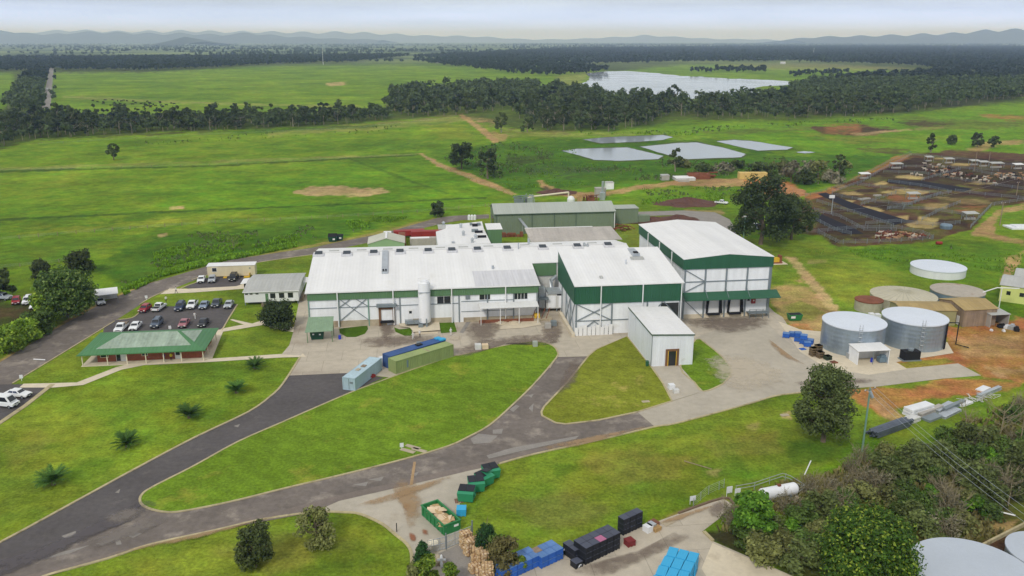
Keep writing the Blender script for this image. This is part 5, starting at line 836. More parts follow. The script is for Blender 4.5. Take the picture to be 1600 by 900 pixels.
def car(kind, colour, c, label, at, rz, group='cars parked at the works', tray=None):
    L, hw, prof, (b0, b1, t0, t1, zb, zt) = TYPES[kind]; p = paint(colour, c)
    o = thing({'sedan': 'sedan', 'hatch': 'hatchback', 'suv': 'four_wheel_drive', 'ute': 'pickup_truck', 'van': 'passenger_van'}[kind], label, {'ute': 'pickup truck', 'van': 'van'}.get(kind, 'car'), at, rz, group)
    body = MB().prism(prof[::-1], -hw, hw, 'y')
    bo = bevel(body.build('body', [p], o), .07, 2)
    cw, tw = hw - .08, hw - .2; q = [(b0, -cw, zb), (b1, -cw, zb), (b1, cw, zb), (b0, cw, zb), (t0, -tw, zt), (t1, -tw, zt), (t1, tw, zt), (t0, tw, zt)]
    cb = bevel(MB().hexa(q).build('cabin', [p], o), .06, 2); V = [Vector(a) for a in q]
    def pane(nm, a, b_, c_, d, out, lo=.12, hi=.84, m0=.07, m1=.93):
        f = lambda s, t: (a.lerp(b_, s)).lerp(d.lerp(c_, s), t); n = (b_ - a).cross(d - a).normalized(); n = n if n.dot(Vector(out)) > 0 else -n; k = MB()
        P = [f(m0, lo), f(m1, lo), f(m1, hi), f(m0, hi)]; k.hexa([x - n * .01 for x in P] + [x + n * .014 for x in P]); return k.build(nm, 'car_glass', o)
    pane('windscreen', V[1], V[2], V[6], V[5], (1, 0, .3)); pane('rear_window', V[3], V[0], V[4], V[7], (-1, 0, .3))
    for y, (a, b_, c_, d) in ((-1, (V[0], V[1], V[5], V[4])), (1, (V[2], V[3], V[7], V[6]))):
        pane('side_window', a, b_, c_, d, (0, y, 0), m0=.08, m1=.48); pane('side_window', a, b_, c_, d, (0, y, 0), m0=.53, m1=.9)
    xf, xr = L / 2 - .85, -L / 2 + .85
    for x in (xf, xr):
        for y in (-1, 1):
            w = bpy.data.objects.new('wheel', WHEEL); COL.objects.link(w); w.parent = o; w.location = (x, y * (hw - .1), .33)
    for y in (-1, 1):
        P1(o, 'headlight', 'lamp_glass', (L / 2 - .14, L / 2 + .01, y * (hw - .28) - .18, y * (hw - .28) + .18, zb - .36, zb - .2)); P1(o, 'tail_light', 'tail_glass', (-L / 2 - .01, -L / 2 + .12, y * (hw - .16) - .1, y * (hw - .16) + .1, zb - .4, zb - .16))
    P1(o, 'bumper', 'trim_black', (L / 2 - .12, L / 2 + .03, -hw + .2, hw - .2, .38, .56), (L / 2 - .05, L / 2 + .02, -.45, .45, zb - .34, zb - .2)); P1(o, 'number_plate', 'white_paint', (L / 2 + .03, L / 2 + .05, -.2, .2, .44, .54))
    if kind == 'ute':
        if tray == 'flat': P1(o, 'tray', 'timber_old', (-2.6, -.8, -1.0, 1.0, 1.08, 1.16), (-2.6, -.8, -1.0, -.95, 1.16, 1.45), (-2.6, -.8, .95, 1.0, 1.16, 1.45))
        else: P1(o, 'tray_cover', 'trim_black', (-2.42, -.85, -.78, .78, 1.06, 1.1))
    if kind in ('suv',): P1(o, 'roof_rack', 'trim_black', (-1.7, .3, -.62, -.56, 1.82, 1.88), (-1.7, .3, .56, .62, 1.82, 1.88))
    return o
WHT, SLV, DRK, BLU, REDC, MAU, BLK = S(238, 240, 240, .92), S(170, 176, 182), S(70, 78, 88), S(54, 72, 104), S(150, 28, 44), S(160, 100, 108), S(34, 36, 40)
NOSE = PHI - math.pi / 2          # nose towards the camera along the grid
def gp(u, v): g = G(u, v); return (g.x, g.y, .03)
CARS = [('hatch', 'red', REDC, 'crimson hatchback at the left end of the upper row of the staff car park', 227, 486, NOSE - .12),
 ('ute', 'white', WHT, 'white pickup truck parked right beside the crimson hatchback', 249, 484, math.pi + NOSE - .15),
 ('suv', 'navy', S(52, 64, 92), 'navy blue four wheel drive beside the wide gap in the upper car row', 282, 483.5, NOSE),
 ('ute', 'white', WHT, 'white pickup truck between the navy four wheel drive and a silver sedan', 301, 480, NOSE),
 ('sedan', 'steel', S(128, 142, 162), 'blue-silver sedan between the white and charcoal pickups', 319.5, 480.5, NOSE),
 ('ute', 'charcoal', DRK, 'charcoal pickup truck second from the kerb in the upper car row', 339, 477.5, NOSE),
 ('sedan', 'silver', SLV, 'silver sedan at the kerb end of the upper car row', 358, 479.5, NOSE),
 ('ute', 'white', WHT, 'white flat-tray pickup at the left end of the row behind the brick office', 190, 516, NOSE, 'flat'),
 ('sedan', 'white', WHT, 'white sedan second in the row behind the brick office', 212, 513.5, NOSE),
 ('suv', 'slate', S(84, 96, 112), 'slate blue four wheel drive tallest in the row behind the brick office', 245.5, 509.5, NOSE),
 ('sedan', 'mauve', MAU, 'dusty mauve sedan in the row behind the brick office', 288, 509, NOSE),
 ('sedan', 'black', BLK, 'black sedan at the right end of the row behind the brick office', 318, 508, NOSE),
 ('sedan', 'white', WHT, 'white sedan leftmost before the cream portable building', 315, 440, NOSE + .1),
 ('hatch', 'silver', SLV, 'silver hatchback second before the cream portable building', 332, 440, NOSE + .1),
 ('suv', 'black', BLK, 'black four wheel drive alone by the yellow steps of the portable', 365, 437.5, NOSE),
 ('suv', 'silver', SLV, 'silver wagon under the dark tree at the left frame edge', 5, 468, NOSE + 1.2),
 ('hatch', 'red', REDC, 'red hatchback parked on the dirt lot at far left', 26, 474, NOSE + .3),
 ('suv', 'white', WHT, 'white four wheel drive beside the red hatchback on dirt', 44, 474, NOSE + .2),
 ('sedan', 'white', WHT, 'white sedan half hidden behind the left garden trees', 55, 481, NOSE + .2),
 ('hatch', 'pearl', S(214, 218, 222), 'pale car parked under the white carport', 157, 475, NOSE + .5),
 ('sedan', 'white', WHT, 'white sedan beyond the passenger van at the lower left edge', 29, 620, NOSE + 1.25),
 ('van', 'white', WHT, 'white passenger van at the lower left frame edge', 8, 635, NOSE + 1.25),
 ('ute', 'white', WHT, 'small white truck parked beyond the rear road by the big dark trees', 1127, 319, NOSE + .9),
 ('van', 'white', WHT, 'white vehicle parked under the big dark trees', 1183, 359, NOSE + 1.3),
 ('suv', 'white', WHT, 'white vehicle on the far highway', 74, 140, NOSE)]
for k in CARS: car(k[0], k[1], k[2], k[3], gp(k[4], k[5]), k[6], tray=k[7] if len(k) > 7 else None)

# ------------------------------------------------------------------ shipping containers
def container(label, col, ub, vb, ue, ve, hpx, name='shipping_container', w=2.6, deps=''):
    """near bottom corner and far bottom corner of the long front side, in picture pixels"""
    a, b_ = G(ub, vb), G(ue, ve); d = (b_ - a); L = d.length; rz = math.atan2(d.y, d.x); h = hgt(ub, vb, vb - hpx); o = thing(name, label, 'shipping container', a + Vector((0, 0, .05)), rz, 'shipping containers in the yard')
    m_ = mat('box_' + label.split()[0].replace('-', '_'), col, .55, v=((.3, .08), (2., .05)), streak=((1., 1., .1), .1), ribs=(.42, 'xy', .8), stain=(tuple(x * .6 for x in col), .5, .64, .6)); rf = mat('top_' + label.split()[0].replace('-', '_'), tuple(min(x * 1.1, .8) for x in col), .6, v=((.3, .12), (2., .08)), ribs=(.42, 'x', .5), stain=(tuple(x * .7 + .03 for x in col), .6, .58, .7))
    MB().box(.08, L - .08, .08, w - .08, .12, h - .06).build('body', m_, o); P1(o, 'roof', rf, (.04, L - .04, .04, w - .04, h - .058, h - .03)); fr = MB()
    for x in (0, L - .16):
        for y in (0, w - .16): fr.box(x, x + .16, y, y + .16, 0, h)
        fr.box(x, x + .16, .163, w - .163, h - .14, h - .01); fr.box(x, x + .16, .163, w - .163, 0, .16)
    for y in (0, w - .12): fr.box(.163, L - .163, y, y + .12, h - .13, h - .01); fr.box(.163, L - .163, y, y + .12, .02, .16)
    fr.build('frame', m_, o); return o, L, h, m_
c1, L1, h1, _ = container('pale blue-grey container standing apart, its end towards the driveway', S(168, 190, 198), 555.5, 611.5, 597, 578, 19.4); P1(c1, 'door_seam', 'steel_grey', (-.02, .07, 1.28, 1.33, .2, h1 - .2)); P1(c1, 'data_plate', 'steel_grey', (-.03, .07, .5, 1.1, h1 * .55, h1 * .7)); 
c2, L2, h2, _ = container('olive green container lying beside the lawn kerb', S(142, 156, 100), 619, 585.2, 709, 557.6, 20); k = MB()
for z in (.4, 1.0, 1.6, 2.2): k.box(L2 + .05, L2 + .12, .2, 2.4, z, z + .07)
for y in (.3, .9, 1.6, 2.3): k.box(L2 + .02, L2 + .09, y, y + .07, .2, h2 - .2)
k.build('door_bars', 'steel_grey', c2); P1(c2, 'side_lettering', 'tank_blue_steel', (2.6, 2.95, .03, .075, .7, 2.2)); P1(c2, 'roof_joint', 'plinth', (L2 * .57, L2 * .57 + .3, .1, 2.5, h2 - .03, h2 - .01))
c3, L3, h3, _ = container('navy blue container tucked behind the olive one', S(52, 82, 132), 610, 577.8, 697, 550.6, 20, w=2.5)
g = G(600, 578)
def orow(c, x, y, z, dx, dy, dz, name, mt, label, cat, group=None):
    """something small lying on or beside a container, in the container's frame"""
    p = Matrix.Rotation(c.rotation_euler.z, 4, 'Z') @ Vector((x, y, z)); return single(name, MB().box(-dx / 2, dx / 2, -dy / 2, dy / 2, 0, dz), mt, label, cat, c.location + p, c.rotation_euler.z, group)
mat('bin_sky', S(60, 168, 214), .5, v=((.4, .06),)); mat('bin_blue', S(46, 96, 178), .5, v=((.5, .08),), rnd=.1); mat('bin_black', S(36, 38, 44), .5, v=((.5, .12),), rnd=.12); mat('bin_grey_top', S(78, 82, 96), .6, v=((.5, .1),), rnd=.1)
mat('bin_pink', S(176, 108, 140), .6); mat('bin_red', S(122, 44, 44), .6, v=((.6, .12),)); mat('bin_blue_top', S(92, 128, 178), .55, v=((.6, .14), (3, .1)), rnd=.12)
orow(c3, L3 - .7, 1.75, h3, 1.2, 1.0, .25, 'bin_cover', 'bin_sky', 'sky blue lid at the far end of the navy blue container roof', 'lid'); orow(c3, L3 - .5, .55, h3, 1.3, 1.0, .3, 'bin_cover', 'bin_sky', 'sky blue lid overhanging the front edge of the navy blue container', 'lid'); orow(c3, L3 * .58, 1.4, h3, 1.3, .9, .25, 'bin_cover', 'bin_black', 'black lid in the middle of the navy blue container roof', 'lid')
orow(c1, L1 * .55, 1.3, h1, 1.0, .8, .15, 'pallet', 'timber_old', 'old wooden pallet on the pale container roof, farther one', 'pallet'); orow(c1, L1 * .38, 1.5, h1, 1.0, .7, .1, 'pallet', 'plinth', 'sheet of plywood on the pale container roof, nearer one', 'pallet')
for k, (u, v) in enumerate(((600, 552), (608.5, 549.5), (617.5, 547))): orow(c3, .4 + k * 1.35, 3.3, 0, 1.1, 1.1, 1.6, 'bulk_bin', 'white_flat', 'white bulk bin behind the navy blue container, %s' % ('nearest its end', 'the middle one', 'farthest along')[k], 'bin', 'white bulk bins behind the blue container')
single('tarp', MB().box(-.9, .9, -.45, .45, 0, .5).box(-.6, .5, -.3, .35, .5, .7), 'red_paint', 'red bundle in the wedge between the containers', 'bundle', G(579, 590), .9)
# ------------------------------------------------------------------ plastic bins
def bin_mesh(name, mats, dx=1.15, dy=1.15, dz=.78):
    b = MB(); b.use(0); b.box(-dx / 2 + .03, dx / 2 - .03, -dy / 2 + .03, dy / 2 - .03, .1, dz - .06); b.box(-dx / 2, dx / 2, -dy / 2, dy / 2, dz - .12, dz - .04)
    for s in (-1, 1):
        for t in (-.4, -.13, .13, .4): b.box(t * dx - .03, t * dx + .03, s * (dy / 2 - .03) - .02, s * (dy / 2 - .03) + .02, .1, dz - .12); b.box(s * (dx / 2 - .03) - .02, s * (dx / 2 - .03) + .02, t * dy - .03, t * dy + .03, .1, dz - .12)
    for x in (-.42, 0, .42):
        b.box(x * dx - .08, x * dx + .08, -dy / 2 + .02, dy / 2 - .02, 0, .1)
    b.use(1); b.box(-dx / 2 + .02, dx / 2 - .02, -dy / 2 + .02, dy / 2 - .02, dz - .04, dz)
    for t in (-.3, 0, .3): b.box(t * dx - .02, t * dx + .02, -dy / 2 + .05, dy / 2 - .05, dz, dz + .015)
    return b.mesh(name, mats)
BIN = {k: bin_mesh('plastic_bin', m) for k, m in {'blue': ['bin_blue', 'bin_blue_top'], 'black': ['bin_black', 'bin_grey_top'], 'sky': ['bin_sky', 'bin_sky'], 'pink': ['bin_black', 'bin_pink'], 'red': ['bin_red', 'bin_red'], 'tan': ['bin_blue', 'timber_old']}.items()}
def put_bin(kind, p, rz, label, group, s=1.):
    o = bpy.data.objects.new('plastic_bin', BIN[kind]); COL.objects.link(o); o.location = p; o.rotation_euler = (0, 0, rz); o.scale = (s, s, s); return tag(o, label, 'plastic bin', group)
def grid(kind, u, v, rz, nx, ny, nz, label, group, s=1., skip=(), special=None):
    """front left bottom corner of a block of bins, nx along its front, ny deep, nz high; only bins that can be seen"""
    g = G(u, v); ax = Vector((math.cos(rz), math.sin(rz), 0)); ay = Vector((-math.sin(rz), math.cos(rz), 0)); st = 1.18 * s
    for i in range(nx):
        for j in range(ny):
            for k in range(nz):
                if (i, j, k) in skip or (0 < i < nx - 1 and 0 < j and k < nz - 1): continue
                kd, lb = kind, label
                if special and (i, j, k) in special: kd, lb = special[(i, j, k)]
                r = random.uniform(-.02, .02); put_bin(kd, g + ax * (i + .5) * st + ay * (j + .5) * st + Vector((0, 0, .05 + k * .785 * s)), rz + r, lb, group if lb == label else None, s)
AN = math.atan2((G(1004.6, 836) - G(892.5, 890)).y, (G(1004.6, 836) - G(892.5, 890)).x)
grid('black', 915, 884, AN, 5, 2, 3, 'black plastic bin in the long tall black block', 'black bins of the long block', 1.0, special={(2, 0, 2): ('pink', 'dusty pink lidded bin on the long black block')})
grid('black', 898, 879, AN, 1, 2, 2, 'black plastic bin in the shorter column at the left of the black block', 'black bins at the block end'); grid('black', 900, 891, AN, 1, 1, 1, 'single black bin with a white mark, in front of the black block', None)
grid('black', 974, 838, AN, 3, 1, 3, 'black plastic bin in the separate black wall by the red bin', 'black bins of the separate wall'); grid('red', 982, 857, AN - .15, 1, 1, 1, 'dark red plastic bin on its own beside the black bins', None)
single('bin_mark', MB().prism([(0, 0), (.2, .1), (.3, .35), (.45, .2), (.5, .42), (.28, .45), (.12, .38), (0, .2)], -.01, .01, 'y'), 'white_flat', 'white splash mark on the front of the single black bin', 'sign', G(903, 890) + Vector((.05, -.05, .2)), AN)
grid('blue', 846, 890, AN, 3, 2, 2, 'royal blue bin in the block beside the black bins', 'blue bins beside the black ones', special={(0, 1, 1): ('tan', 'blue bin with a timber board on its lid')}); grid('blue', 784, 913, AN, 5, 2, 2, 'royal blue bin in the long low block at the bottom edge', 'blue bins along the bottom edge', special={(1, 1, 1): ('tan', 'royal blue bin topped by pale boards near the brown bush')}); 
single('bin_mark', MB().prism([(0, 0), (.2, .1), (.3, .45), (.5, .3), (.5, .6), (.28, .6), (.12, .48), (0, .3)], -.01, .01, 'y'), 'white_flat', 'white mark on the end of the royal blue block', 'sign', G(876, 868) + Vector((.1, -.25, .35)), AN)
TA, TB, TC = G(1047, 853, 2.2), G(1094, 864, 2.2), G(1022, 897, 2.2); e1_ = (TB - TA) / 3; e2_ = (TC - TA) / 3; az = math.atan2(e1_.y, e1_.x)
for i in range(3):
    for j in range(5):
        for k in range(2):
            if k == 0 and i < 2: continue
            g = TA + e1_ * (i + .5) + e2_ * (j + .5); o = put_bin('sky', Vector((g.x, g.y, .06 + k * 1.08)), az + random.uniform(-.03, .03), 'bright sky blue bin in the big block by the pale slab', 'sky blue bins by the slab'); o.scale = (e1_.length / 1.2 * random.uniform(.97, 1), e2_.length / 1.2 * random.uniform(.97, 1), 1.34)
for k, (u, v, z) in enumerate(((1012, 830, 0), (1017, 827, 0))): single('bulk_bin', MB().box(-.5, .5, -.5, .5, 0, .9), 'white_flat' if k == 0 else 'galvanised', ('white bulk container', 'grey metal tub')[k] + ' at the end of the black bin wall', 'bin', G(u, v), AN)
def pallet_mb(n=1, dz=.15):
    b = MB()
    for q in range(n):
        z = q * dz
        for t in (-.5, -.25, 0, .25, .5): b.box(t - .07, t + .07, -.55, .55, z + .1, z + .13)
        for t in (-.5, 0, .5): b.box(-.57, .57, t - .05, t + .05, z, z + .1)
    return b
mat('timber', S(178, 146, 98), .8, v=((.8, .15), (4, .1))); mat('timber_red', S(132, 92, 72), .85, v=((.8, .15),))
single('pallet_stack', pallet_mb(4), 'timber', 'small stack of yellow timber pallets beyond the black bins', 'pallets', G(1024, 828), AN); single('pallet_stack', pallet_mb(6, .12), 'timber_red', 'greyer pallets stacked behind the yellow timber ones', 'pallets', G(1021, 822), AN); single('drain_cover', MB().box(-.9, .9, -.5, .5, 0, .1), 'plinth', 'tan drain cover lying on the concrete yard', 'cover', G(1044, 817), AN)
# blue bins by the tanks
for k, (u, v, z, lb) in enumerate(((1228, 527, 0, 'blue bin at the left tip of the heap by the tanks'), (1238, 526, 0, 'blue bin second in the heap by the tanks'), (1246, 527, .0, 'blue bin behind the bend of the heap by the tanks'), (1246, 533, 0, 'blue bin in the middle of the heap by the tanks'), (1246, 533, .8, 'blue bin stacked on the middle of the heap by the tanks'), (1255, 537, 0, 'blue bin on the right half of the heap by the tanks'), (1255, 537, .8, 'blue bin stacked on the right half of the heap by the tanks'), (1261, 541, 0, 'blue bin at the right end of the heap by the tanks'), (1265, 537, 0, 'blue bin beside the wooden crates by the tanks'))): put_bin('blue', G(u, v) + Vector((0, 0, .06 + z * 1.25)), PHI - .5 + .2 * math.sin(k * 2.1), lb, None, 1.25)
single('bin_cover', MB().box(-.6, .6, -.5, .5, 0, .18), 'bin_blue', 'flat blue lid lying alone on the concrete by the tanks', 'lid', G(1254, 546), .3)
mat('crate_wood', S(112, 96, 72), .85, v=((.8, .2), (3, .12)))
def crate_mb(n, dx=1.2, dy=1.2, dz=.42):
    b = MB()
    for q in range(n):
        z = q * (dz + .05); b.box(-dx / 2, dx / 2, -dy / 2, dy / 2, z + .1, z + dz); b.box(-dx / 2 - .03, dx / 2 + .03, -dy / 2 - .03, dy / 2 + .03, z + dz - .08, z + dz)
        for t in (-.5, 0, .5): b.box(t * dx * .9 - .05, t * dx * .9 + .05, -dy / 2 + .05, dy / 2 - .05, z, z + .1)
    return b
for k, (u, v, n, lb) in enumerate(((1270, 556, 4, 'tall stack of brown timber crates by the left galvanised tank'), (1278, 552, 4, 'brown crate stack behind the tallest crates by the tank'), (1281, 559, 3, 'lower stack of brown crates by the left galvanised tank'), (1293, 562, 2, 'dark green-brown crate stack nearest the pump shelter'))): single('crate_stack', crate_mb(n), 'crate_wood' if k < 3 else mat('crate_green', S(52, 66, 50), .8), lb, 'crates', G(u, v), PHI + .2)
single('pallet_stack', pallet_mb(2), 'rust', 'reddish pallet flat on the concrete by the crates', 'pallets', G(1303, 567), .4)
o = thing('generator', 'black generator on a skid beside the pump shelter', 'generator', G(1421, 562), PHI); P1(o, 'housing', 'black_rubber', (-1.7, 1.7, -.9, .9, .25, 2.0)); P1(o, 'skid', 'steel_grey', (-2.0, 2.0, -1.0, 1.0, 0, .25)); MB().lathe([(.55, 2.0), (.6, 2.4), (.1, 2.6)], 14).build('air_filter', 'steel_grey', o)
single('drum', MB().lathe([(.3, 0), (.31, .45), (.28, .9)], 14), mat('drum_blue', S(44, 60, 176), .5), 'blue plastic drum inside the pump shelter', 'drum', G(1362, 566)); single('drum', MB().lathe([(.3, 0), (.31, .45), (.28, .9)], 14), 'drum_blue', 'blue drum standing by the lean-to post', 'drum', G(531, 530))
single('machine', MB().box(-.9, .9, -.6, .6, .2, 1.2).box(-.5, .5, -.4, .4, 1.2, 1.6), 'tank_blue_steel', 'blue-grey pump inside the shelter beside the blue drum', 'pump', G(1378, 566), PHI)
single('tote_tank', MB().box(-.6, .6, -.6, .6, .1, 1.2).box(-.5, .5, -.5, .5, 0, .1), 'galvanised', 'grey tote leaning by the left galvanised tank', 'tank', G(1328, 560), PHI)
for k, (u, v) in enumerate(((1361, 499), (1370, 500))): single('tote_tank', MB().box(-.6, .6, -.6, .6, .1, 1.5).box(-.5, .5, -.5, .5, 0, .1), 'white_flat', ('white tote left of the pair', 'white tote right of the pair')[k] + ' between the galvanised tanks', 'tank', G(u, v), PHI)
for k, (u, v, mt, s) in enumerate(((1564, 512, 'black_rubber', .7), (1572, 513, 'white_flat', .6), (1580, 514, 'galvanised', .8), (1588, 517, 'black_rubber', .7), (1568, 518, 'white_flat', .35), (1549, 517, 'white_flat', .3))): single('junk_pile', MB().box(-s, s, -s * .7, s * .7, 0, s).box(-s * .6, s * .9, -s * .5, s * .3, s, s * 1.4), mt, ('dark junk inside the mouth of the grey lean-to', 'white junk outside the grey lean-to', 'large pale wrapped bundle outside the grey lean-to', 'black junk right of the wrapped bundle', 'small white box lying before the grey lean-to', 'tiny white item by the grey lean-to wall')[k], 'junk', G(u, v), .4 * k)
# ------------------------------------------------------------------ rubbish bins, skips, cardboard
mat('skip_green', S(44, 122, 70), .5, v=((.5, .1), (3, .06)), stain=(S(96, 84, 60), .8, .66, .5)); mat('skip_teal', S(52, 142, 102), .5, v=((.5, .08),)); mat('cardboard', S(190, 160, 118), .85, v=((.8, .15), (4, .12))); mat('cardboard_pale', S(214, 192, 160), .85, v=((.8, .12),))
o = thing('open_skip', 'large open green skip filled with flattened cardboard', 'skip'); a = G(687, 839.5); e1_ = (G(713, 830) - a); e2_ = (G(665.5, 803) - a); o.location = a + (e1_ + e2_) / 2; w1, w2 = e1_.length, e2_.length; rz = math.atan2(e1_.y, e1_.x); o.rotation_euler = (0, 0, rz); hh = 1.45
sb = MB(); t = .1; x0, x1, y0, y1 = -w1 / 2, w1 / 2, -w2 / 2, w2 / 2
sb.box(x0, x1, y0, y0 + t, 0, hh); sb.box(x0, x1, y1 - t, y1, 0, hh); sb.box(x0, x0 + t, y0 + t, y1 - t, 0, hh); sb.box(x1 - t, x1, y0 + t, y1 - t, 0, hh); sb.box(x0 + t, x1 - t, y0 + t, y1 - t, 0, .15); sb.build('body', 'skip_green', o)
rb_ = MB(); rb_.box(x0 - .08, x1 + .08, y0 - .08, y0 + t + .03, hh + .002, hh + .12); rb_.box(x0 - .08, x1 + .08, y1 - t - .03, y1 + .08, hh + .002, hh + .12); rb_.box(x0 - .08, x0 + t + .03, y0 + .133, y1 - .133, hh + .002, hh + .12); rb_.box(x1 - t - .03, x1 + .08, y0 + .133, y1 - .133, hh + .002, hh + .12)
for y in np.linspace(y0 + .5, y1 - .5, 6): rb_.box(x0 - .09, x0 - .003, y - .06, y + .06, .1, hh); rb_.box(x1 + .003, x1 + .09, y - .06, y + .06, .1, hh)
rb_.build('ribs', 'skip_green', o); P1(o, 'label_plate', 'white_paint', (x1 - 1.0, x1 - .3, y0 - .03, y0 - .002, .8, 1.1)); cbm = MB(); r = random.Random(3)
cb1 = thing('cardboard_heap', 'flattened pale cardboard heaped inside the open green skip', 'cardboard', o.location, rz)
for q in range(46):
    x, y, z = r.uniform(x0 + .5, x1 - .5), r.uniform(y0 + .6, y1 - .6), r.uniform(.7, 1.35); s = r.uniform(.4, .8); M = Matrix.Translation((x, y, z)) @ Matrix.Rotation(r.uniform(0, 3), 4, 'Z') @ Matrix.Rotation(r.uniform(-.35, .35), 4, 'X'); cbm.use(q % 2); cbm.hexa([M @ Vector(p) for p in ((-s, -s * .7, 0), (s, -s * .7, 0), (s, s * .7, 0), (-s, s * .7, 0), (-s, -s * .7, .04), (s, -s * .7, .04), (s, s * .7, .04), (-s, s * .7, .04))])
cbm.use(0); cbm.box(x0 + .12, x1 - .12, y0 + .12, y1 - .12, .2, .72); cbm.build('sheets', ['cardboard_pale', 'cardboard'], cb1)
def dumpster(label, u, v, rz, open_lid=False):
    o = thing('dumpster', label, 'rubbish bin', G(u, v), rz, 'green bins along the apron kerb'); b = MB(); b.hexa([(-1.05, -.8, .15), (1.05, -.8, .15), (1.05, .8, .15), (-1.05, .8, .15), (-1.15, -1.05, 1.5), (1.15, -1.05, 1.5), (1.15, 1.0, 1.8), (-1.15, 1.0, 1.8)]); b.build('body', 'skip_teal', o); l_ = MB()
    for s in (0, 1):
        xa, xb = (-1.12, -.02) if s == 0 else (.02, 1.12); zo = .55 if open_lid and s else 0
        l_.hexa([(xa, -.45, 1.62 + zo), (xb, -.45, 1.62 + zo), (xb, 1.02, 1.83), (xa, 1.02, 1.83), (xa, -.45, 1.68 + zo), (xb, -.45, 1.68 + zo), (xb, 1.02, 1.89), (xa, 1.02, 1.89)])
    l_.build('lid', 'bin_black', o); P1(o, 'lifting_pocket', 'skip_teal', (-1.3, -1.1, -.3, .3, .7, 1.0), (1.1, 1.3, -.3, .3, .7, 1.0))
    for x in (-.8, .8):
        for y in (-.55, .55): P1(o, 'caster', 'tyre', (x - .06, x + .06, y - .12, y + .12, 0, .16))
    return o
dumpster('green front-lift bin nearest the open skip, black lid shut', 729, 781, -.15); dumpster('green front-lift bin second from the skip', 744, 766, .2); dumpster('green front-lift bin with a raised lid, third along the kerb', 757, 757, .75, True); dumpster('farthest green front-lift bin by the road edge', 767, 746, .45)
for k in range(3): put_bin('sky', G(721, 803) + Vector((0, 0, .02 + .33 * k)), 0, ('lowest', 'middle', 'top')[k] + ' blue crate of the small stack beside the open skip', None, 1.05).scale = (1.15, 1.2, .42)
single('scrap_pallet', pallet_mb(1), 'timber_red', 'broken pallet between green bin and blue crates', 'pallet', G(717, 783), .2)
def bale(u, v, z, lb, k):
    """strapped bale of waste cardboard with a lumpy outline"""
    b = MB(); r = random.Random(k); n = 5; idx = {}
    def pt(i, j, l):
        if (i, j, l) not in idx: idx[(i, j, l)] = len(b.v); b.v.append(((i / n - .5) * 1.35 + r.uniform(-.07, .07), (j / n - .5) * 1.05 + r.uniform(-.07, .07), .1 + l / n * .95 + r.uniform(-.05, .05)))
        return idx[(i, j, l)]
    for i in range(n):
        for j in range(n):
            b.use(r.random() < .3)
            b.face((pt(i, j, n), pt(i + 1, j, n), pt(i + 1, j + 1, n), pt(i, j + 1, n))); b.face((pt(i, 0, j), pt(i + 1, 0, j), pt(i + 1, 0, j + 1), pt(i, 0, j + 1))); b.face((pt(i + 1, n, j), pt(i, n, j), pt(i, n, j + 1), pt(i + 1, n, j + 1))); b.face((pt(0, i + 1, j), pt(0, i, j), pt(0, i, j + 1), pt(0, i + 1, j + 1))); b.face((pt(n, i, j), pt(n, i + 1, j), pt(n, i + 1, j + 1), pt(n, i, j + 1)))
    b.use(2)
    for x in (-.4, 0, .4): b.box(x - .02, x + .02, -.59, .59, .06, 1.1)
    return single('cardboard_bale', b, ['cardboard', 'cardboard_pale', 'timber_red'], lb, 'cardboard bale', G(u, v) + Vector((0, 0, z)), .35 + r.uniform(-.3, .3), 'cardboard bales along the gate drive')
BL = [(727, 854, 0), (728, 853, 1.0), (734, 866, 0), (735, 865, 1.), (742, 862, 0), (743, 862, .95), (745, 880, 0), (747, 878, 1.), (754, 884, 0), (755, 885, 1.), (742, 893, 0), (761, 905, 0), (762, 904, 1.), (752, 898, 0)]
NM = ['lower bale nearest the mesh gate', 'upper bale nearest the mesh gate', 'lower bale in the second pile from the gate', 'upper bale in the second pile from the gate', 'lower bale beside the dark dome shrub', 'upper pale bale beside the dark dome shrub', 'lower bale in the middle pile of the row', 'upper bale in the middle pile of the row', 'lower bale beside the brown bush', 'upper bale beside the brown bush', 'loose low bale spilling onto the drive', 'lower bale at the bottom edge of the row', 'upper bale at the bottom edge of the row', 'low bale squeezed between the last two piles']
for k, (u, v, z) in enumerate(BL): bale(u, v, z, 'cardboard ' + NM[k], k)
# ------------------------------------------------------------------ gate, fences, poles
def bar_gate(a, b_, label):
    a, b_ = G(*a), G(*b_); d = b_ - a; L = d.length; o = thing('mesh_gate', label, 'gate', a, math.atan2(d.y, d.x)); f = MB()
    f.box(.05, L - .05, -.03, .03, .2, .27); f.box(.05, L - .05, -.03, .03, 1.85, 1.92); f.box(.05, L - .05, -.03, .03, 1.0, 1.06)
    for x in np.linspace(.05, L - .12, 4): f.box(x, x + .07, -.032, .032, .2, 1.92)
    f.build('gate_frame', 'galvanised', o); n = MB()
    for x in np.arange(.25, L - .1, .3): n.box(x, x + .018, -.01, .01, .27, 1.85)
    for z in np.arange(.4, 1.85, .3): n.box(.1, L - .1, -.012, .012, z, z + .015)
    n.build('wire_mesh', 'galvanised', o); return o
bar_gate((668, 866), (697, 859), 'left leaf of the grey mesh gate below the skip'); bar_gate((697.5, 858.8), (737, 842), 'right leaf of the grey mesh gate below the skip')
single('gate_post', MB().tube([(0, 0, 0), (0, 0, 2.6)], .1, 8), 'steel_grey', 'thick grey gate post beside the bales', 'post', G(738, 841)); single('gate_post', MB().tube([(0, 0, 0), (0, 0, 2.4)], .08, 8), 'steel_grey', 'grey gate post at the meeting of the two gate leaves', 'post', G(697.2, 859))
single('post', MB().tube([(0, 0, 0), (0, 0, 1.3)], .06, 8), 'black_rubber', 'lone dark post on the kerb of the bottom lawn', 'post', G(620, 831))
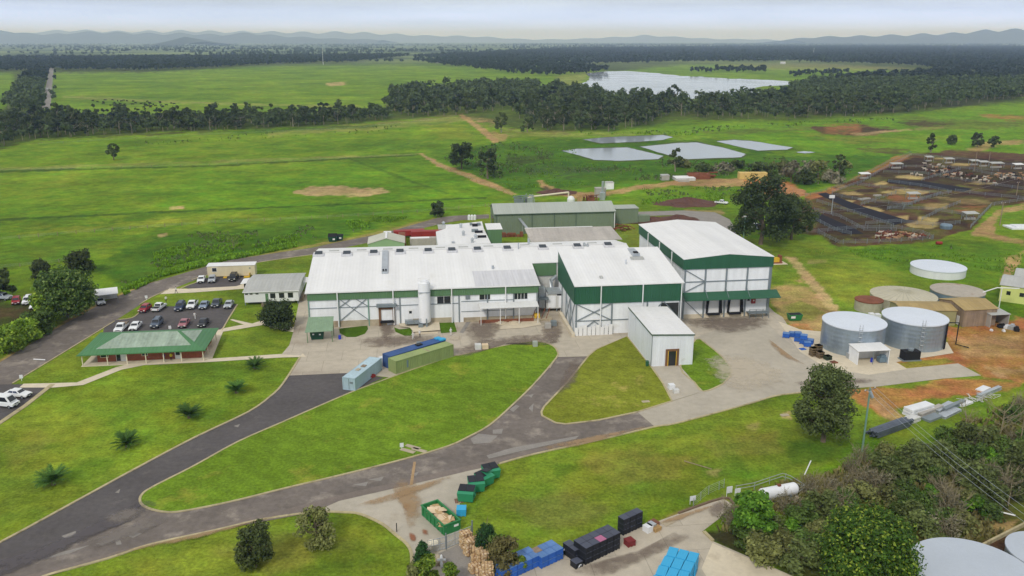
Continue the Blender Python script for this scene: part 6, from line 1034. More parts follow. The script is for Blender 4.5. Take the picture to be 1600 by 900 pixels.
single('table', MB().lathe([(.08, 0), (.08, .8), (.75, .82), (.75, .9)], 16), 'cream_post', 'round pale table top left of the mesh gate', 'table', G(676, 857)); single('stone_heap', MB().lathe([(1.1, 0), (1.0, .5), (.4, .9)], 9), 'plinth', 'pale tan heap beside the gate shrubs', 'heap', G(681, 878)); single('statue', MB().lathe([(.15, 0), (.2, .5), (.12, 1.0), (.22, 1.3), (.1, 1.7)], 8).box(-.5, .5, -.06, .06, .9, 1.15), 'white_flat', 'small white figure ornament by the gate shrubs', 'ornament', G(690, 886))
def fence(name, label, pts, spacing, hp=1.2, pr=.07, wires=(.5, .8, 1.1), wm='galvanised', pm='timber_old', rail=None, group=None, maxp=100, wr=.018):
    P = [G(*p) for p in pts]; o = thing(name, label, 'fence', P[0], 0, group); loc0 = P[0]; pm_ = MB().tube([(0, 0, 0), (0, 0, hp)], [pr, pr * .85], 6).mesh('post', pm); Q = []; carry = 0.
    for a, b_ in zip(P, P[1:]):
        L = (b_ - a).length; t = carry
        while t < L: Q.append(a.lerp(b_, t / L)); t += spacing
        carry = t - L
    Q.append(P[-1])
    for q in Q[:maxp]: c = bpy.data.objects.new('post', pm_); COL.objects.link(c); c.parent = o; c.location = q - loc0; c.rotation_euler = (random.uniform(-.05, .05), random.uniform(-.05, .05), 0)
    w = MB()
    for z in wires:
        for a, b_ in zip(P, P[1:]): w.bar(a - loc0 + Vector((0, 0, z)), b_ - loc0 + Vector((0, 0, z)), rail or wr)
    w.build('rails' if rail else 'wires', wm, o); return o
fence('wire_fence', 'post and wire fence along the far side of the access road', [(0, 376), (160, 362), (330, 350), (520, 341), (660, 332), (764, 323)], 5.5, 1.4, .1)
fence('wire_fence', 'faint farm fence crossing the upper paddock', [(0, 268), (330, 259), (650, 243)], 14, 1.2, .1)
fence('wire_fence', 'timber fence along the dirt track slanting past the two dark trees', [(660, 244), (690, 262), (746, 285), (800, 306)], 5, 1.3, .12, pm='timber')
fence('wire_fence', 'farm fence in front of the long tree belt', [(60, 226), (300, 212), (540, 202), (700, 186)], 14, 1.2, .1)
fence('wire_fence', 'fence crossing the lower paddock left of the dark shrubs', [(0, 420), (70, 414), (130, 405)], 5, 1.2, .08)
STEEL = dict(wm='steel_grey', pm='steel_grey')
SFN = [('pale green boundary fence edging the stockyards', [(1258, 308), (1300, 296), (1345, 278), (1385, 256), (1423, 240)], 5, 'shed_green', 1.6), ('steel rail fence along the brown track inside the stockyards', [(1300, 302), (1348, 285), (1375, 268), (1424, 243)], 5, None, 1.5), ('steel fence across the back of the stockyards', [(1424, 243), (1500, 250), (1600, 262)], 8, None, 1.5), ('long steel fence through the crowded cattle pen', [(1380, 270), (1440, 272), (1520, 286), (1600, 297)], 7, None, 1.5), ('steel lane fence in the middle of the stockyards', [(1388, 285), (1440, 292), (1487, 302), (1440, 312)], 5, None, 1.5), ('rail fence crossing behind the straw pens', [(1492, 300), (1540, 306), (1600, 312)], 6, None, 1.5), ('rail fence down to the stockyard corner', [(1600, 314), (1549, 322), (1516, 357)], 5, None, 1.5), ('steel fence between the straw pens and the wet lane', [(1386, 328), (1440, 328), (1500, 336), (1520, 346)], 6, None, 1.5), ('pipe rail fence beside the dark near lane', [(1272, 330), (1310, 340), (1352, 362), (1400, 362)], 5, None, 1.5), ('near pipe fence of the yard full of brown cattle', [(1280, 366), (1311, 382), (1380, 380), (1456, 375)], 4, None, 1.7), ('back pipe fence of the yard full of brown cattle', [(1278, 364), (1340, 358), (1400, 358), (1440, 366), (1458, 374)], 4, None, 1.7), ('short pipe fence below the big dark trees', [(1190, 366), (1240, 364), (1278, 365)], 4, None, 1.3), ('rail fence between empty muddy pens at far right', [(1520, 268), (1560, 276), (1600, 282)], 6, None, 1.5), ('steel cross fence dividing the straw pens', [(1440, 312), (1425, 320), (1386, 328)], 5, None, 1.5)]
SFN += [('rail fence between the two straw strips', [(1300, 306), (1352, 316), (1425, 322)], 5, None, 1.5), ('rail fence behind the yellow straw strips', [(1340, 290), (1400, 297), (1470, 304)], 5, None, 1.5), ('rail fence dividing the back row of pens', [(1400, 262), (1450, 262), (1500, 264), (1560, 268)], 5, None, 1.5), ('rail fence across the darkest front pens', [(1352, 352), (1400, 348), (1460, 354), (1500, 350)], 5, None, 1.5), ('rail fence between lane and muddy pens', [(1276, 316), (1340, 336), (1396, 355)], 4, None, 1.5), ('cross rail from the lane to the straw', [(1345, 322), (1372, 312), (1400, 303)], 4, None, 1.5), ('cross rail in the right muddy pens', [(1500, 318), (1470, 330), (1440, 345)], 4, None, 1.5), ('cross rail near the trough roof', [(1470, 304), (1440, 314), (1412, 325)], 4, None, 1.5), ('cross rail beside the crowded pen', [(1500, 266), (1470, 274), (1440, 283)], 5, None, 1.5), ('rail race along the near dark lane', [(1268, 342), (1305, 362), (1330, 368)], 4, None, 1.5)]
for lb, pts, sp, pm, h_ in SFN: fence('yard_fence', lb, pts, sp, h_, .07, (.5, .9, 1.3), wm=pm or 'steel_grey', pm=pm or 'steel_grey', rail=.075, group='stockyard fences')
fence('mesh_fence', 'low mesh fence behind the lower concrete yard', [(1083, 792), (1104, 774), (1131, 762)], 2.2, 1.4, .05, (.2, .5, .8, 1.1, 1.35), pm='galvanised'); fence('rail_fence', 'broken rail fence round the gas tank enclosure', [(1150, 770), (1178, 765), (1201, 757), (1222, 750), (1234, 754), (1256, 768), (1245, 776)], 3, 1.2, .06, (.6, 1.1), rail=.07, wm='galvanised', pm='galvanised')
strip('yard_edge', [(1060, 803), (1130, 779), (1146, 788)], .3, .25, 'edge_brown')
strip('yard_edge', [(1100, 832), (1114, 846)], .4, .25, 'kerb'); strip('garden_edge', [(1512, 868), (1552, 846), (1620, 812)], .3, .5, 'kerb')
for k, (u, v, lb) in enumerate(((1082, 788, 'white sign board on the mesh fence behind the concrete yard'), (1139, 776, 'white notice board beside the gas tank enclosure'), (1152, 776, 'white meter box beside the notice board'))): single('sign_board', MB().box(-.45, .45, -.03, .03, .6, 1.3 + .3 * (k == 1)).box(-.4, -.34, .03, .08, 0, 1.2), 'white_flat', lb, 'sign', G(u, v), .3)
def pole(label, u, v, h, col='steel_green', arm=2.2, rz=0., cat='power pole', name='power_pole', lamp=False):
    o = thing(name, label, cat, G(u, v), rz); MB().tube([(0, 0, 0), (0, 0, h)], [.17, .12], 8).build('pole', col, o)
    if arm:
        for z in (h - .35,): P1(o, 'crossarm', 'timber_old', (-arm / 2, arm / 2, -.06, .06, z, z + .12))
        for x in (-arm / 2 + .1, 0, arm / 2 - .1): P1(o, 'insulator', 'white_paint', (x - .05, x + .05, -.05, .05, h - .23, h - .05))
    if lamp: P1(o, 'lamp_head', 'white_paint', (-.5, .3, -.3, .3, h - .1, h + .15))
    return o
hP = hgt(1347, 705, 606); p1 = pole('tall green power pole beside the foreground gum tree', 1347, 705, hP, arm=2.4, rz=.5); MB().tube([(0, 0, hP - .5), (.4, -.3, hP - 1.6)], .25, 8).build('transformer', 'galvanised', p1)
pole('grey-green pole behind the tall cold store', 1161, 383, hgt(1161, 383, 338), rz=.2, lamp=True); pole('timber pole at the stockyard corner beside the dirt track', 1562, 352, hgt(1562, 352, 316), 'timber_old', 1.8, .3); pole('thin pole in the crowded cattle pen', 1522, 268, hgt(1522, 268, 237), 'timber_old', 0, 0); pole('thin pole at the back fence of the stockyards', 1544, 259, hgt(1544, 259, 238), 'timber_old', 0, 0); pole('pole standing among the right stockyard pens', 1588, 305, hgt(1588, 305, 284), 'timber_old', 1.6, .3)
o = pole('light pole with a white lamp box by the wet stock lane', 1299, 334, hgt(1299, 334, 305), 'galvanised', 0, 0, 'light pole', 'light_pole'); P1(o, 'lamp_box', 'white_paint', (-1.4, .5, -.3, .3, hgt(1299, 334, 307) - .6, hgt(1299, 334, 305)))
def wire(label, a, b_, sag, ofs):
    a, b_ = Vector(a), Vector(b_); P = [a.lerp(b_, t) + Vector((0, 0, -sag * 4 * t * (1 - t))) for t in np.linspace(0, 1, 14)]; return single('power_line', MB().tube(P, .018, 5), 'galvanised', label, 'power line', (0, 0, 0))
pt = G(1347, 705) + Vector((0, 0, hP)); pe = G(1640, 900) ; dd = Vector((.88, .48, 0))
for k, s in enumerate((-1.0, 0, 1.0)):
    e = Vector((G(1750, 905, 9).x, G(1750, 905, 9).y, 9)); wire(('left', 'middle', 'right')[k] + ' one of three power lines running from the green pole over the scrub', pt + dd * s, e + Vector((1, .6, 0)) * s * 1.2, 1.2, s)
wire('long service wire from the rear pole towards the stockyards', G(1161, 383) + Vector((0, 0, hgt(1161, 383, 339))), G(1588, 305) + Vector((0, 0, 7)), 3, 0)
# gas tank
o = thing('gas_tank', 'long white gas cylinder on saddles at the edge of the scrub', 'gas tank'); a, b_ = G(1190, 786), G(1240, 776); d = b_ - a; o.location = (a + b_) / 2; o.rotation_euler = (0, 0, math.atan2(d.y, d.x)); L = d.length; rr = .85; k = MB(); prof = [(-L / 2 - .55, .05), (-L / 2 - .42, rr * .55), (-L / 2 - .2, rr * .86), (-L / 2, rr), (L / 2, rr), (L / 2 + .2, rr * .86), (L / 2 + .42, rr * .55), (L / 2 + .55, .05)]; k.tube([(x, 0, 1.35) for x, _ in prof], [r for _, r in prof], 24); k.build('shell', 'white_flat', o)
for x in (-L / 3, L / 3): P1(o, 'saddle', 'steel_grey', (x - .15, x + .15, -.7, .7, 0, .75))
P1(o, 'valve', 'rust', (-.2, .2, -.2, .2, 2.18, 2.45)); P1(o, 'slab', 'plinth', (-L / 2 - .6, L / 2 + .6, -1.4, 1.4, -.02, .06))
# pile of steel and panels at right
def pile(name, label, u0, v0, u1, v1, w, h, mt, n=1, cat='bundle', gap=.15, z0=0.):
    a, b_ = G(u0, v0), G(u1, v1); d = b_ - a; L = d.length; b = MB()
    for q in range(n): z = z0 + q * (h + gap); j = .05 * ((q * 7) % 3); b.box(j, L - j, -w / 2 + j, w / 2 - j, z, z + h); 
    if n > 1: b.box(.3, .45, -w / 2, w / 2, z0 - .0, z0 + n * (h + gap) - gap - .01)
    return single(name, b, mt, label, cat, a, math.atan2(d.y, d.x))
mat('steel_dark', S(98, 106, 118), .5, metal=.3, v=((.5, .15),), streak=((.3, 3., 3.), .3))
a, b_ = G(1359, 684), G(1420, 662); d = b_ - a; k = MB(); r = random.Random(5)
for q in range(26): y, z = (q % 7) * .3 - 1., .15 + (q // 7) * .28; x = r.uniform(0, 1.2); k.box(x, d.length - r.uniform(0, 1.5), y, y + .24, z, z + .22)
single('steel_bundle', k, 'steel_dark', 'long bundle of dark grey steel sections lying by the scrub', 'steel bundle', a, math.atan2(d.y, d.x))
pile('panel_stack', 'neat stack of white insulated panels near the steel bundle', 1417, 650, 1452, 640, 2.0, .35, 'white_flat', 3); pile('panel_stack', 'lower scatter of white panels beside the neat stack', 1418, 660, 1432, 655, 1.6, .3, 'panel_dirty', 2); pile('pipe_bundle', 'loose white pipes fanned across the grass', 1462, 645, 1486, 632, 1.2, .2, 'galvanised', 2); pile('pipe_bundle', 'second fan of pale pipes behind the loose white ones', 1470, 653, 1496, 640, 1.6, .12, 'galvanised', 2); pile('sheet_stack', 'crooked grey sheets piled at the foot of the pipes', 1446, 658, 1466, 650, 1.6, .4, 'steel_grey', 1); pile('sheet_stack', 'bright folded sheets lying beyond the pipes', 1496, 634, 1514, 628, 1.6, .35, 'white_flat', 1); pile('sheet_stack', 'single white panel lying alone on the red earth', 1530, 611, 1542, 605, 1.4, .2, 'white_flat', 1)
pile('pipe_bundle', 'thin row of grey lengths leading to the scrap heap', 1474, 644, 1506, 630, .8, .3, 'steel_grey', 2); pile('pipe_bundle', 'last thin row of pale lengths beyond the scrap heap', 1528, 622, 1562, 608, .8, .25, 'galvanised', 2); pile('sheet_stack', 'low grey stack between white panels and pale pipes', 1436, 652, 1470, 638, 1.0, .3, 'panel_grey', 2)
k = MB(); r = random.Random(9)
for q in range(34): x, y = r.uniform(0, 7), r.uniform(-1.2, 1.2); t = r.uniform(0, 3.1); k.bar((x, y, r.uniform(.1, .7)), (x + 1.8 * math.cos(t), y + 1.8 * math.sin(t), r.uniform(.1, .6)), .07)
single('scrap_heap', k, 'panel_dirty', 'tangled scrap heap by the bare trees', 'scrap', G(1515, 630), .45)
single('white_pipe', MB().tube([(0, 0, .15), (2.6, 2.2, .9)], .09, 6), 'white_paint', 'white pipe poking out of the grass above the gas tank', 'pipe', G(1257, 743), .3); single('fallen_rail', MB().tube([(0, 0, .1), (3.6, -2.6, .12)], .07, 6), 'timber_old', 'pale fallen rail on the lower lawn', 'rail', G(1069, 721)); single('white_pipe', MB().tube([(0, 0, .3), (1.6, .3, .4)], .1, 6), 'white_paint', 'short white pipe lying in the grey scrub', 'pipe', G(1280, 792)); single('white_pipe', MB().tube([(0, 0, .3), (1.5, -.9, .3)], .1, 6), 'white_paint', 'short white pipe on the bare slope by the big tanks', 'pipe', G(1563, 803))
# small things in the yard
def cage(label, u, v, mt, s=1.0, h=1.1): return single('pallet_box', MB().box(-s / 2, s / 2, -s / 2, s / 2, .14, h).box(-s / 2, s / 2, -s / 2, -s / 2 + .15, 0, .14).box(-s / 2, s / 2, s / 2 - .15, s / 2, 0, .14), mt, label, 'pallet box', G(u, v), PHI)
cage('white wrapped pallet load on the lawn kerb', 747, 546, 'panel_dirty', 1.3, 1.2); cage('cardboard pallet load beside the white wrapped one', 758, 545, 'cardboard_pale', 1.3, 1.0); cage('grey cage bin beside the chiller corner', 856, 513, 'panel_grey', 1.3, 1.2); cage('second grey cage bin behind the first by the chiller', 865, 509, 'steel_grey', 1.2, 1.2); cage('grey cabinet on the tip of the bright lawn', 836, 541, 'shed_green_roof', 1.0, 1.1); cage('white crate stack on the store drive', 1049, 608, 'white_flat', 1.1, 1.0); cage('low white crate beside the stack on the store drive', 1056, 614, 'panel_dirty', 1.0, .8); cage('dark pallet box behind the white bulk bins', 655, 538, 'steel_grey', 1.1, .5)
single('wheelie_bin', MB().hexa([(-.25, -.3, 0), (.25, -.3, 0), (.25, .3, 0), (-.25, .3, 0), (-.3, -.36, 1.0), (.3, -.36, 1.0), (.3, .36, 1.1), (-.3, .36, 1.1)]), 'fascia_dark', 'dark green wheelie bin at the store corner', 'bin', G(1011, 572)); 
for k, (u, v) in enumerate(((783, 505), (804, 505))): single('manhole', MB().lathe([(1.3, 0), (1.3, .25), (.7, .27), (.7, .4), (.05, .45)], 20), 'concrete_pale', ('left', 'right')[k] + ' round concrete pit lid before the awning', 'manhole', G(u, v))
sheet('pit_platform', [(766, 500), (838, 494), (846, 508), (818, 513), (768, 516)], 'concrete_pale', .08)
single('drum', MB().lathe([(.35, 0), (.36, .5), (.33, 1.4)], 14), 'tank_blue_steel', 'tall pale blue drum beside the silo grass strip', 'drum', G(694, 500)); single('drum', MB().lathe([(.3, 0), (.3, 1.3)], 14), 'rust', 'reddish drum beside the pale blue drum', 'drum', G(699, 499.5))
o = thing('skip_bin', 'open green skip with a white label at the edge of the dirt by the road', 'skip', G(1241, 500), .1); MB().hexa([(-1.3, -.7, .1), (1.3, -.7, .1), (1.3, .7, .1), (-1.3, .7, .1), (-1.6, -.95, 1.5), (1.6, -.95, 1.5), (1.6, .95, 1.5), (-1.6, .95, 1.5)]).build('body', 'skip_green', o); P1(o, 'inside', 'black_rubber', (-1.45, 1.45, -.82, .82, 1.45, 1.51)); P1(o, 'label_plate', 'white_paint', (-1.2, -.2, -.96, -.86, .7, 1.2))
for k, (u, v, lb) in enumerate(((520, 377.5, 'left green skip on the verge of the access road'), (530, 375.5, 'right green skip on the verge of the access road'))):
    o = thing('skip_bin', lb, 'skip', G(u, v), .1); MB().hexa([(-1.1, -.6, .1), (1.1, -.6, .1), (1.1, .6, .1), (-1.1, .6, .1), (-1.4, -.85, 1.7), (1.4, -.85, 1.7), (1.4, .85, 1.7), (-1.4, .85, 1.7)]).build('body', 'skip_dark', o); MB().hexa([(-1.4, -.85, 1.72), (1.4, -.85, 1.72), (1.4, .8, 2.5 - k * .6), (-1.4, .8, 2.5 - k * .6), (-1.4, -.85, 1.78), (1.4, -.85, 1.78), (1.4, .8, 2.56 - k * .6), (-1.4, .8, 2.56 - k * .6)]).build('lid', 'black_rubber', o); P1(o, 'label_plate', 'white_paint', (.1, .8, -.9, -.8, .7, 1.2))
o = thing('diesel_engine', 'orange-brown engine on a skid beside the tall cold store', 'engine', G(1208, 411), PHI); P1(o, 'block', 'yellow_paint', (-1.6, 1.6, -.6, .6, .4, 1.6)); P1(o, 'radiator', 'rust', (1.6, 2.2, -.9, .9, .2, 2.3)); P1(o, 'skid', 'rust', (-2.2, 2.4, -1, 1, .05, .4)); P1(o, 'slab', 'concrete_pale', (-3, 3.6, -2, 1.6, -.02, .06)); MB().tube([(-1.2, 0, 1.6), (-1.2, 0, 2.3)], .25, 8).build('filter', 'yellow_paint', o)
single('conveyor', MB().bar((0, 0, 6.2), (4.0, -7.5, 1.2), .9, .25).bar((-.3, .2, 0), (-.3, .2, 6.), .2).bar((1.5, -3.2, 0), (1.5, -3.2, 4.1), .15), 'galvanised', 'sloping grey conveyor beside the long rear shed wall', 'conveyor', G(807, 364), PHI)
# rear machinery
for k, (u, v, w, h, mt, lb) in enumerate(((812, 319, 7, 3.5, 'steel_grey', 'cluster of grey pipework behind the rear shed'), (828, 318, 4, 4, 'galvanised', 'pale pipe cluster right of the grey pipework'), (906, 314, 4, 3, 'timber', 'tan hopper frames behind the rear shed'), (924, 314, 6, 2.6, 'rust', 'rusty plant behind the rear shed'))):
    b = MB(); r = random.Random(k)
    for q in range(14): x, y = r.uniform(-w / 2, w / 2), r.uniform(-1.5, 1.5); b.bar((x, y, 0), (x, y, r.uniform(.5, 1) * h), .2)
    for q in range(8): z = r.uniform(.4, .95) * h; x = r.uniform(-w / 2, 0); b.bar((x, r.uniform(-1, 1), z), (x + w / 2, r.uniform(-1, 1), z + r.uniform(-.4, .4)), .22)
    b.box(-w * .3, w * .2, -1, 1, 0, h * .6); single('plant_frame', b, mt, lb, 'machinery', G(u, v), PHI)
single('white_tank', MB().lathe([(1.5, 0), (1.5, 1.6), (1.1, 2.4), (.3, 2.8)], 16), 'white_flat', 'white domed tank peeping over the rear shed roof', 'tank', G(892, 317)); single('pipe_run', MB().tube([(-2, 0, 2.6), (14, 5, 3.6)], .35, 8).tube([(-2, 0, 0), (-2, 0, 2.6)], .3, 8).tube([(14, 5, 0), (14, 5, 3.6)], .3, 8), 'cream_post', 'long cream pipe rising behind the rear shed', 'pipe', G(834, 318)); single('flue', MB().tube([(0, 0, 0), (0, 0, 7.5)], .45, 10).box(-1, 1, -1, 1, 0, 3), 'galvanised', 'grey flue by the concrete bin behind the rear shed', 'flue', G(941, 312))
b = MB(); r = random.Random(2)
for q in range(30): x, y, z = r.uniform(-3, 3), r.uniform(-2, 2), r.uniform(.2, 3.2); t = r.uniform(0, 3); b.bar((x, y, z), (x + 2 * math.cos(t), y + 2 * math.sin(t), z * r.uniform(.3, 1)), .3)
single('rusty_plant', b, 'rust', 'rusty machinery spilling from the open end of the rear shed', 'machinery', G(968, 362), PHI)
b = MB(); r = random.Random(12)
for q in range(16): x = r.uniform(-4, 4); b.box(x, x + 1, -.6, .6, 0, r.uniform(.6, 1.6))
single('scrap_heap', b, 'rust', 'rusty scrap in the gap before the rear shed wall', 'scrap', G(794, 370), PHI)
def trailer(label, u, v, L, rz, mt, h=3.0):
    o = thing('semi_trailer', label, 'trailer', G(u, v), rz); P1(o, 'body', mt, (0, L, 0, 2.5, 1.0, h)); P1(o, 'chassis', 'trim_black', (.2, L - .2, .6, 1.9, .6, 1.0))
    for x in (L - 1.2, L - 2.5):
        for y in (.15, 2.35):
            w = bpy.data.objects.new('wheel', WHEEL); COL.objects.link(w); w.parent = o; w.location = (x, y, .5); w.scale = (1.5, 1.2, 1.5)
    return o
trailer('dark red trailer standing behind the long white roof', 643, 377, 13, PHI + .05, 'red_paint'); trailer('second red trailer parked beyond the first', 616, 374, 10, PHI + .1, 'red_paint', 2.6)
o = thing('shipping_container', 'dull grey container behind the white roof beside the red trailers', 'shipping container', G(641, 390), PHI, None); P1(o, 'body', 'roof_fibro', (0, 10, 0, 2.5, .1, 3.4)); P1(o, 'roof', 'white_paint', (.2, 6, .2, 2.3, 3.4, 3.45))
o = thing('shipping_container', 'rust-streaked cream container right of the gable shed', 'shipping container', G(634, 388), PHI + 1.57, None); P1(o, 'body', 'red_paint', (0, 9, 0, 2.2, .1, 3.2)); P1(o, 'roof', 'rust', (.1, 8.9, .1, 2.1, 3.2, 3.25))
single('prime_mover', MB().box(0, 2.4, 0, 2.4, .6, 3.2).box(.1, 2.3, -.9, 0, .6, 1.8), 'white_flat', 'white truck cab beside the pale gable shed', 'truck', G(600, 379), PHI)
for k, u in enumerate((733, 737.5, 742)): single('gas_bottle', MB().lathe([(.5, 0), (.5, 1.5), (.2, 1.9)], 10), 'white_flat', ('left', 'middle', 'right')[k] + ' white bottle beside the rear access road', 'gas bottle', G(u, 343.5))
# heaps
def heap(label, u, v, rx, ry, h, mt, seed, name='soil_heap'):
    b = MB(); r = random.Random(seed); n, m = 22, 6; c = G(u, v); b.v.append((0, 0, h))
    for i in range(1, m + 1):
        for j in range(n): t = 2 * math.pi * j / n; f = i / m; w = 1 + r.uniform(-.16, .16); b.v.append((rx * f * w * math.cos(t), ry * f * w * math.sin(t), h * (1 - f) ** 1.2 * (1 + r.uniform(-.2, .2)) - (.05 if i == m else 0)))
    for j in range(n): b.face((0, 1 + j, 1 + (j + 1) % n))
    for i in range(m - 1):
        for j in range(n): a = 1 + i * n; b.face((a + j, a + n + j, a + n + (j + 1) % n, a + (j + 1) % n))
    return single(name, b, mt, label, 'heap', c, 0, None)
mat('soil', S(92, 64, 54), .95, v=((.4, .2), (2, .2))); mat('soil_red', S(164, 118, 78), .95, v=((.4, .2), (2, .2))); mat('hay', S(206, 180, 112), .95, v=((.4, .12), (3, .15)))
heap('dark brown soil heap beyond the rear road', 1074, 318, 14, 8, 2.6, 'soil', 1); heap('dark soil heap at the bend of the rear road', 1060, 343, 9, 6, 1.8, 'soil', 2); heap('long purple-brown soil bank left of the road bend', 1015, 345, 13, 6, 1.6, 'soil', 3); heap('dark mound beside the curving dirt track', 870, 301, 9, 7, 1.8, 'soil', 4); heap('reddish earth heap left of the stockyard fence', 1222, 297, 9, 9, 3, 'soil_red', 5); heap('smaller red earth heap behind the dark trees', 1238, 303, 7, 6, 2, 'soil_red', 6)
b = MB()
for i in range(5):
    for k in range(2): b.box(-7 + i * 2.6, -4.5 + i * 2.6, -2 + .2 * k, 2 - .2 * k, k * 1.5, k * 1.5 + 1.45)
single('hay_stack', b, 'hay', 'long straw-coloured hay stack at the end of the dirt yard', 'hay', G(1177, 279), 0); b = MB(); r = random.Random(4)
for q in range(26): x, y, z = r.uniform(-6, 6), r.uniform(-3, 3), r.uniform(.2, 3.2); b.bar((x, y, z), (x + r.uniform(1, 4), y + r.uniform(-1, 1), z + r.uniform(-.3, .3)), .5)
b.box(-5, 5, -2.5, 2.5, 0, 2.4); single('timber_pile', b, 'rust', 'dark red-brown timber pile by the dirt yard', 'timber', G(1091, 279), 0)
single('trough', MB().box(-2.5, 2.5, -.8, .8, 0, .8), 'panel_grey', 'long grey trough beside the dirt yard', 'trough', G(1068, 284)); 
single('white_tarp', MB().box(-4, 4, -3, 3, 0, .5).box(-2, 3, -2, 2, .5, .9), 'white_flat', 'crumpled white sheeting at the right edge above the lime shed', 'sheeting', G(1592, 356)); single('red_drum', MB().tube([(-.9, 0, .5), (.9, 0, .5)], .5, 10), 'red_paint', 'red drum lying in the grass by the cattle yard', 'drum', G(1467, 382)); 
for k, (u, v, w, lb) in enumerate(((1400, 263, 6, 'grey roofed shelter by the stockyard boundary'), (1350, 279, 5, 'white roofed trough shelter on the brown track'), (1451, 252, 4, 'grey shelter at the left of the back row'), (1482, 255, 5, 'grey shelter second in the back row'), (1522, 258, 5, 'grey shelter third in the back row'), (1536, 260, 5, 'grey shelter fourth in the back row'), (1556, 262, 7, 'wide grey shelter fifth in the back row'), (1590, 264, 5, 'white shelter at the right end of the back row'), (1515, 343, 5, 'flat grey shelter at the near stockyard corner'), (1426, 311, 5, 'small grey trough roof between the pens'))):
    o = thing('stock_shelter', lb, 'shelter', G(u, v), PHI, 'stockyard shelters'); slab_roof(o, [(-w / 2, -1.5, 2.4), (w / 2, -1.5, 2.4), (w / 2, 1.5, 2.8), (-w / 2, 1.5, 2.8)], .15, 'roof_grey' if k not in (1, 7) else 'roof_white')
    for x in (-w / 2 + .2, w / 2 - .2):
        for y in (-1.3, 1.3): P1(o, 'post', 'steel_grey', (x - .08, x + .08, y - .08, y + .08, 0, 2.4))
    P1(o, 'trough', 'panel_grey', (-w / 2 + .5, w / 2 - .5, -.4, .4, 0, .7))
single('water_trough', MB().lathe([(1.9, 0), (2.0, 1.1), (1.7, 1.5), (.3, 1.7)], 16), 'tank_blue_steel', 'round grey water tank beside the pale straw', 'tank', G(1478, 357))
for k, (u, v) in enumerate(((1355, 311), (1372, 306), (1348, 312))): single('feed_sack', MB().box(-2, .2, -.8, .6, 0, .5).box(.5, 1.6, -.2, .8, 0, .4), 'panel_grey', ('white feed bags by the wet lane', 'scattered white bags among the mud', 'low white bag heap before the mud pens')[k], 'feed bags', G(u, v), .3)
single('far_house', MB().box(-6, 6, -4, 4, 0, 4).prism([(-5, 4), (5, 4), (0, 6)], -6.5, 6.5, 'x'), 'panel_dirty', 'tiny pale farmhouse in the clearing beyond the lake', 'house', G(1223, 100)); single('far_house', MB().box(-6, 6, -4, 4, 0, 3.4).prism([(-5, 3.4), (5, 3.4), (0, 5)], -6.5, 6.5, 'x'), 'panel_dirty', 'tiny grey farmhouse at the end of the far field', 'house', G(684, 98.5)); single('mast', MB().tube([(0, 0, 0), (0, 0, 42)], [.6, .3], 6), 'white_paint', 'thin white mast rising from the far tree line', 'mast', G(505, 101)); single('mast', MB().tube([(0, 0, 0), (0, 0, 30)], [.8, .4], 6), 'white_paint', 'pale tower above the forest beyond the lake', 'mast', G(1271, 86))
# road signs, markings, small white posts
sheet('stop_line', [(52.5, 561), (71, 562), (70.5, 563.5), (52, 562.5)], 'white_paint', .05)
for k, (u, v, lb) in enumerate(((34, 595, 'small white sign at the kerb near the bottom-left lot'), (229, 469, 'white road sign beside the access road near the staff car park'), (266, 517, 'slim white post behind the office ridge'), (628, 703, 'white utility post on the bare patch of the front lawn'))): single('road_sign', MB().box(-.3, .3, -.02, .02, .5, 1.2).box(-.04, .04, -.02, .02, 0, .5), 'white_flat', lb, 'sign', G(u, v), .2)
for k, (u, v) in enumerate(((1009, 628), (1226, 649))): single('pit_lid', MB().box(-.7, .7, -.4, .4, 0, .12), 'plinth', ('pale pit lid on the triangular lawn', 'pale slab in the grass left of the gum tree')[k], 'pit lid', G(u, v), .2)
for k, (u, v) in enumerate(((637, 705), (645, 699), (655, 704))): single('stone_slab', MB().box(-1.3, 1.3, -.4, .4, 0, .12), 'plinth', ('nearest', 'upper', 'right-hand')[k] + ' pale slab on the front lawn bare patch', 'slab', G(u, v), -.5)
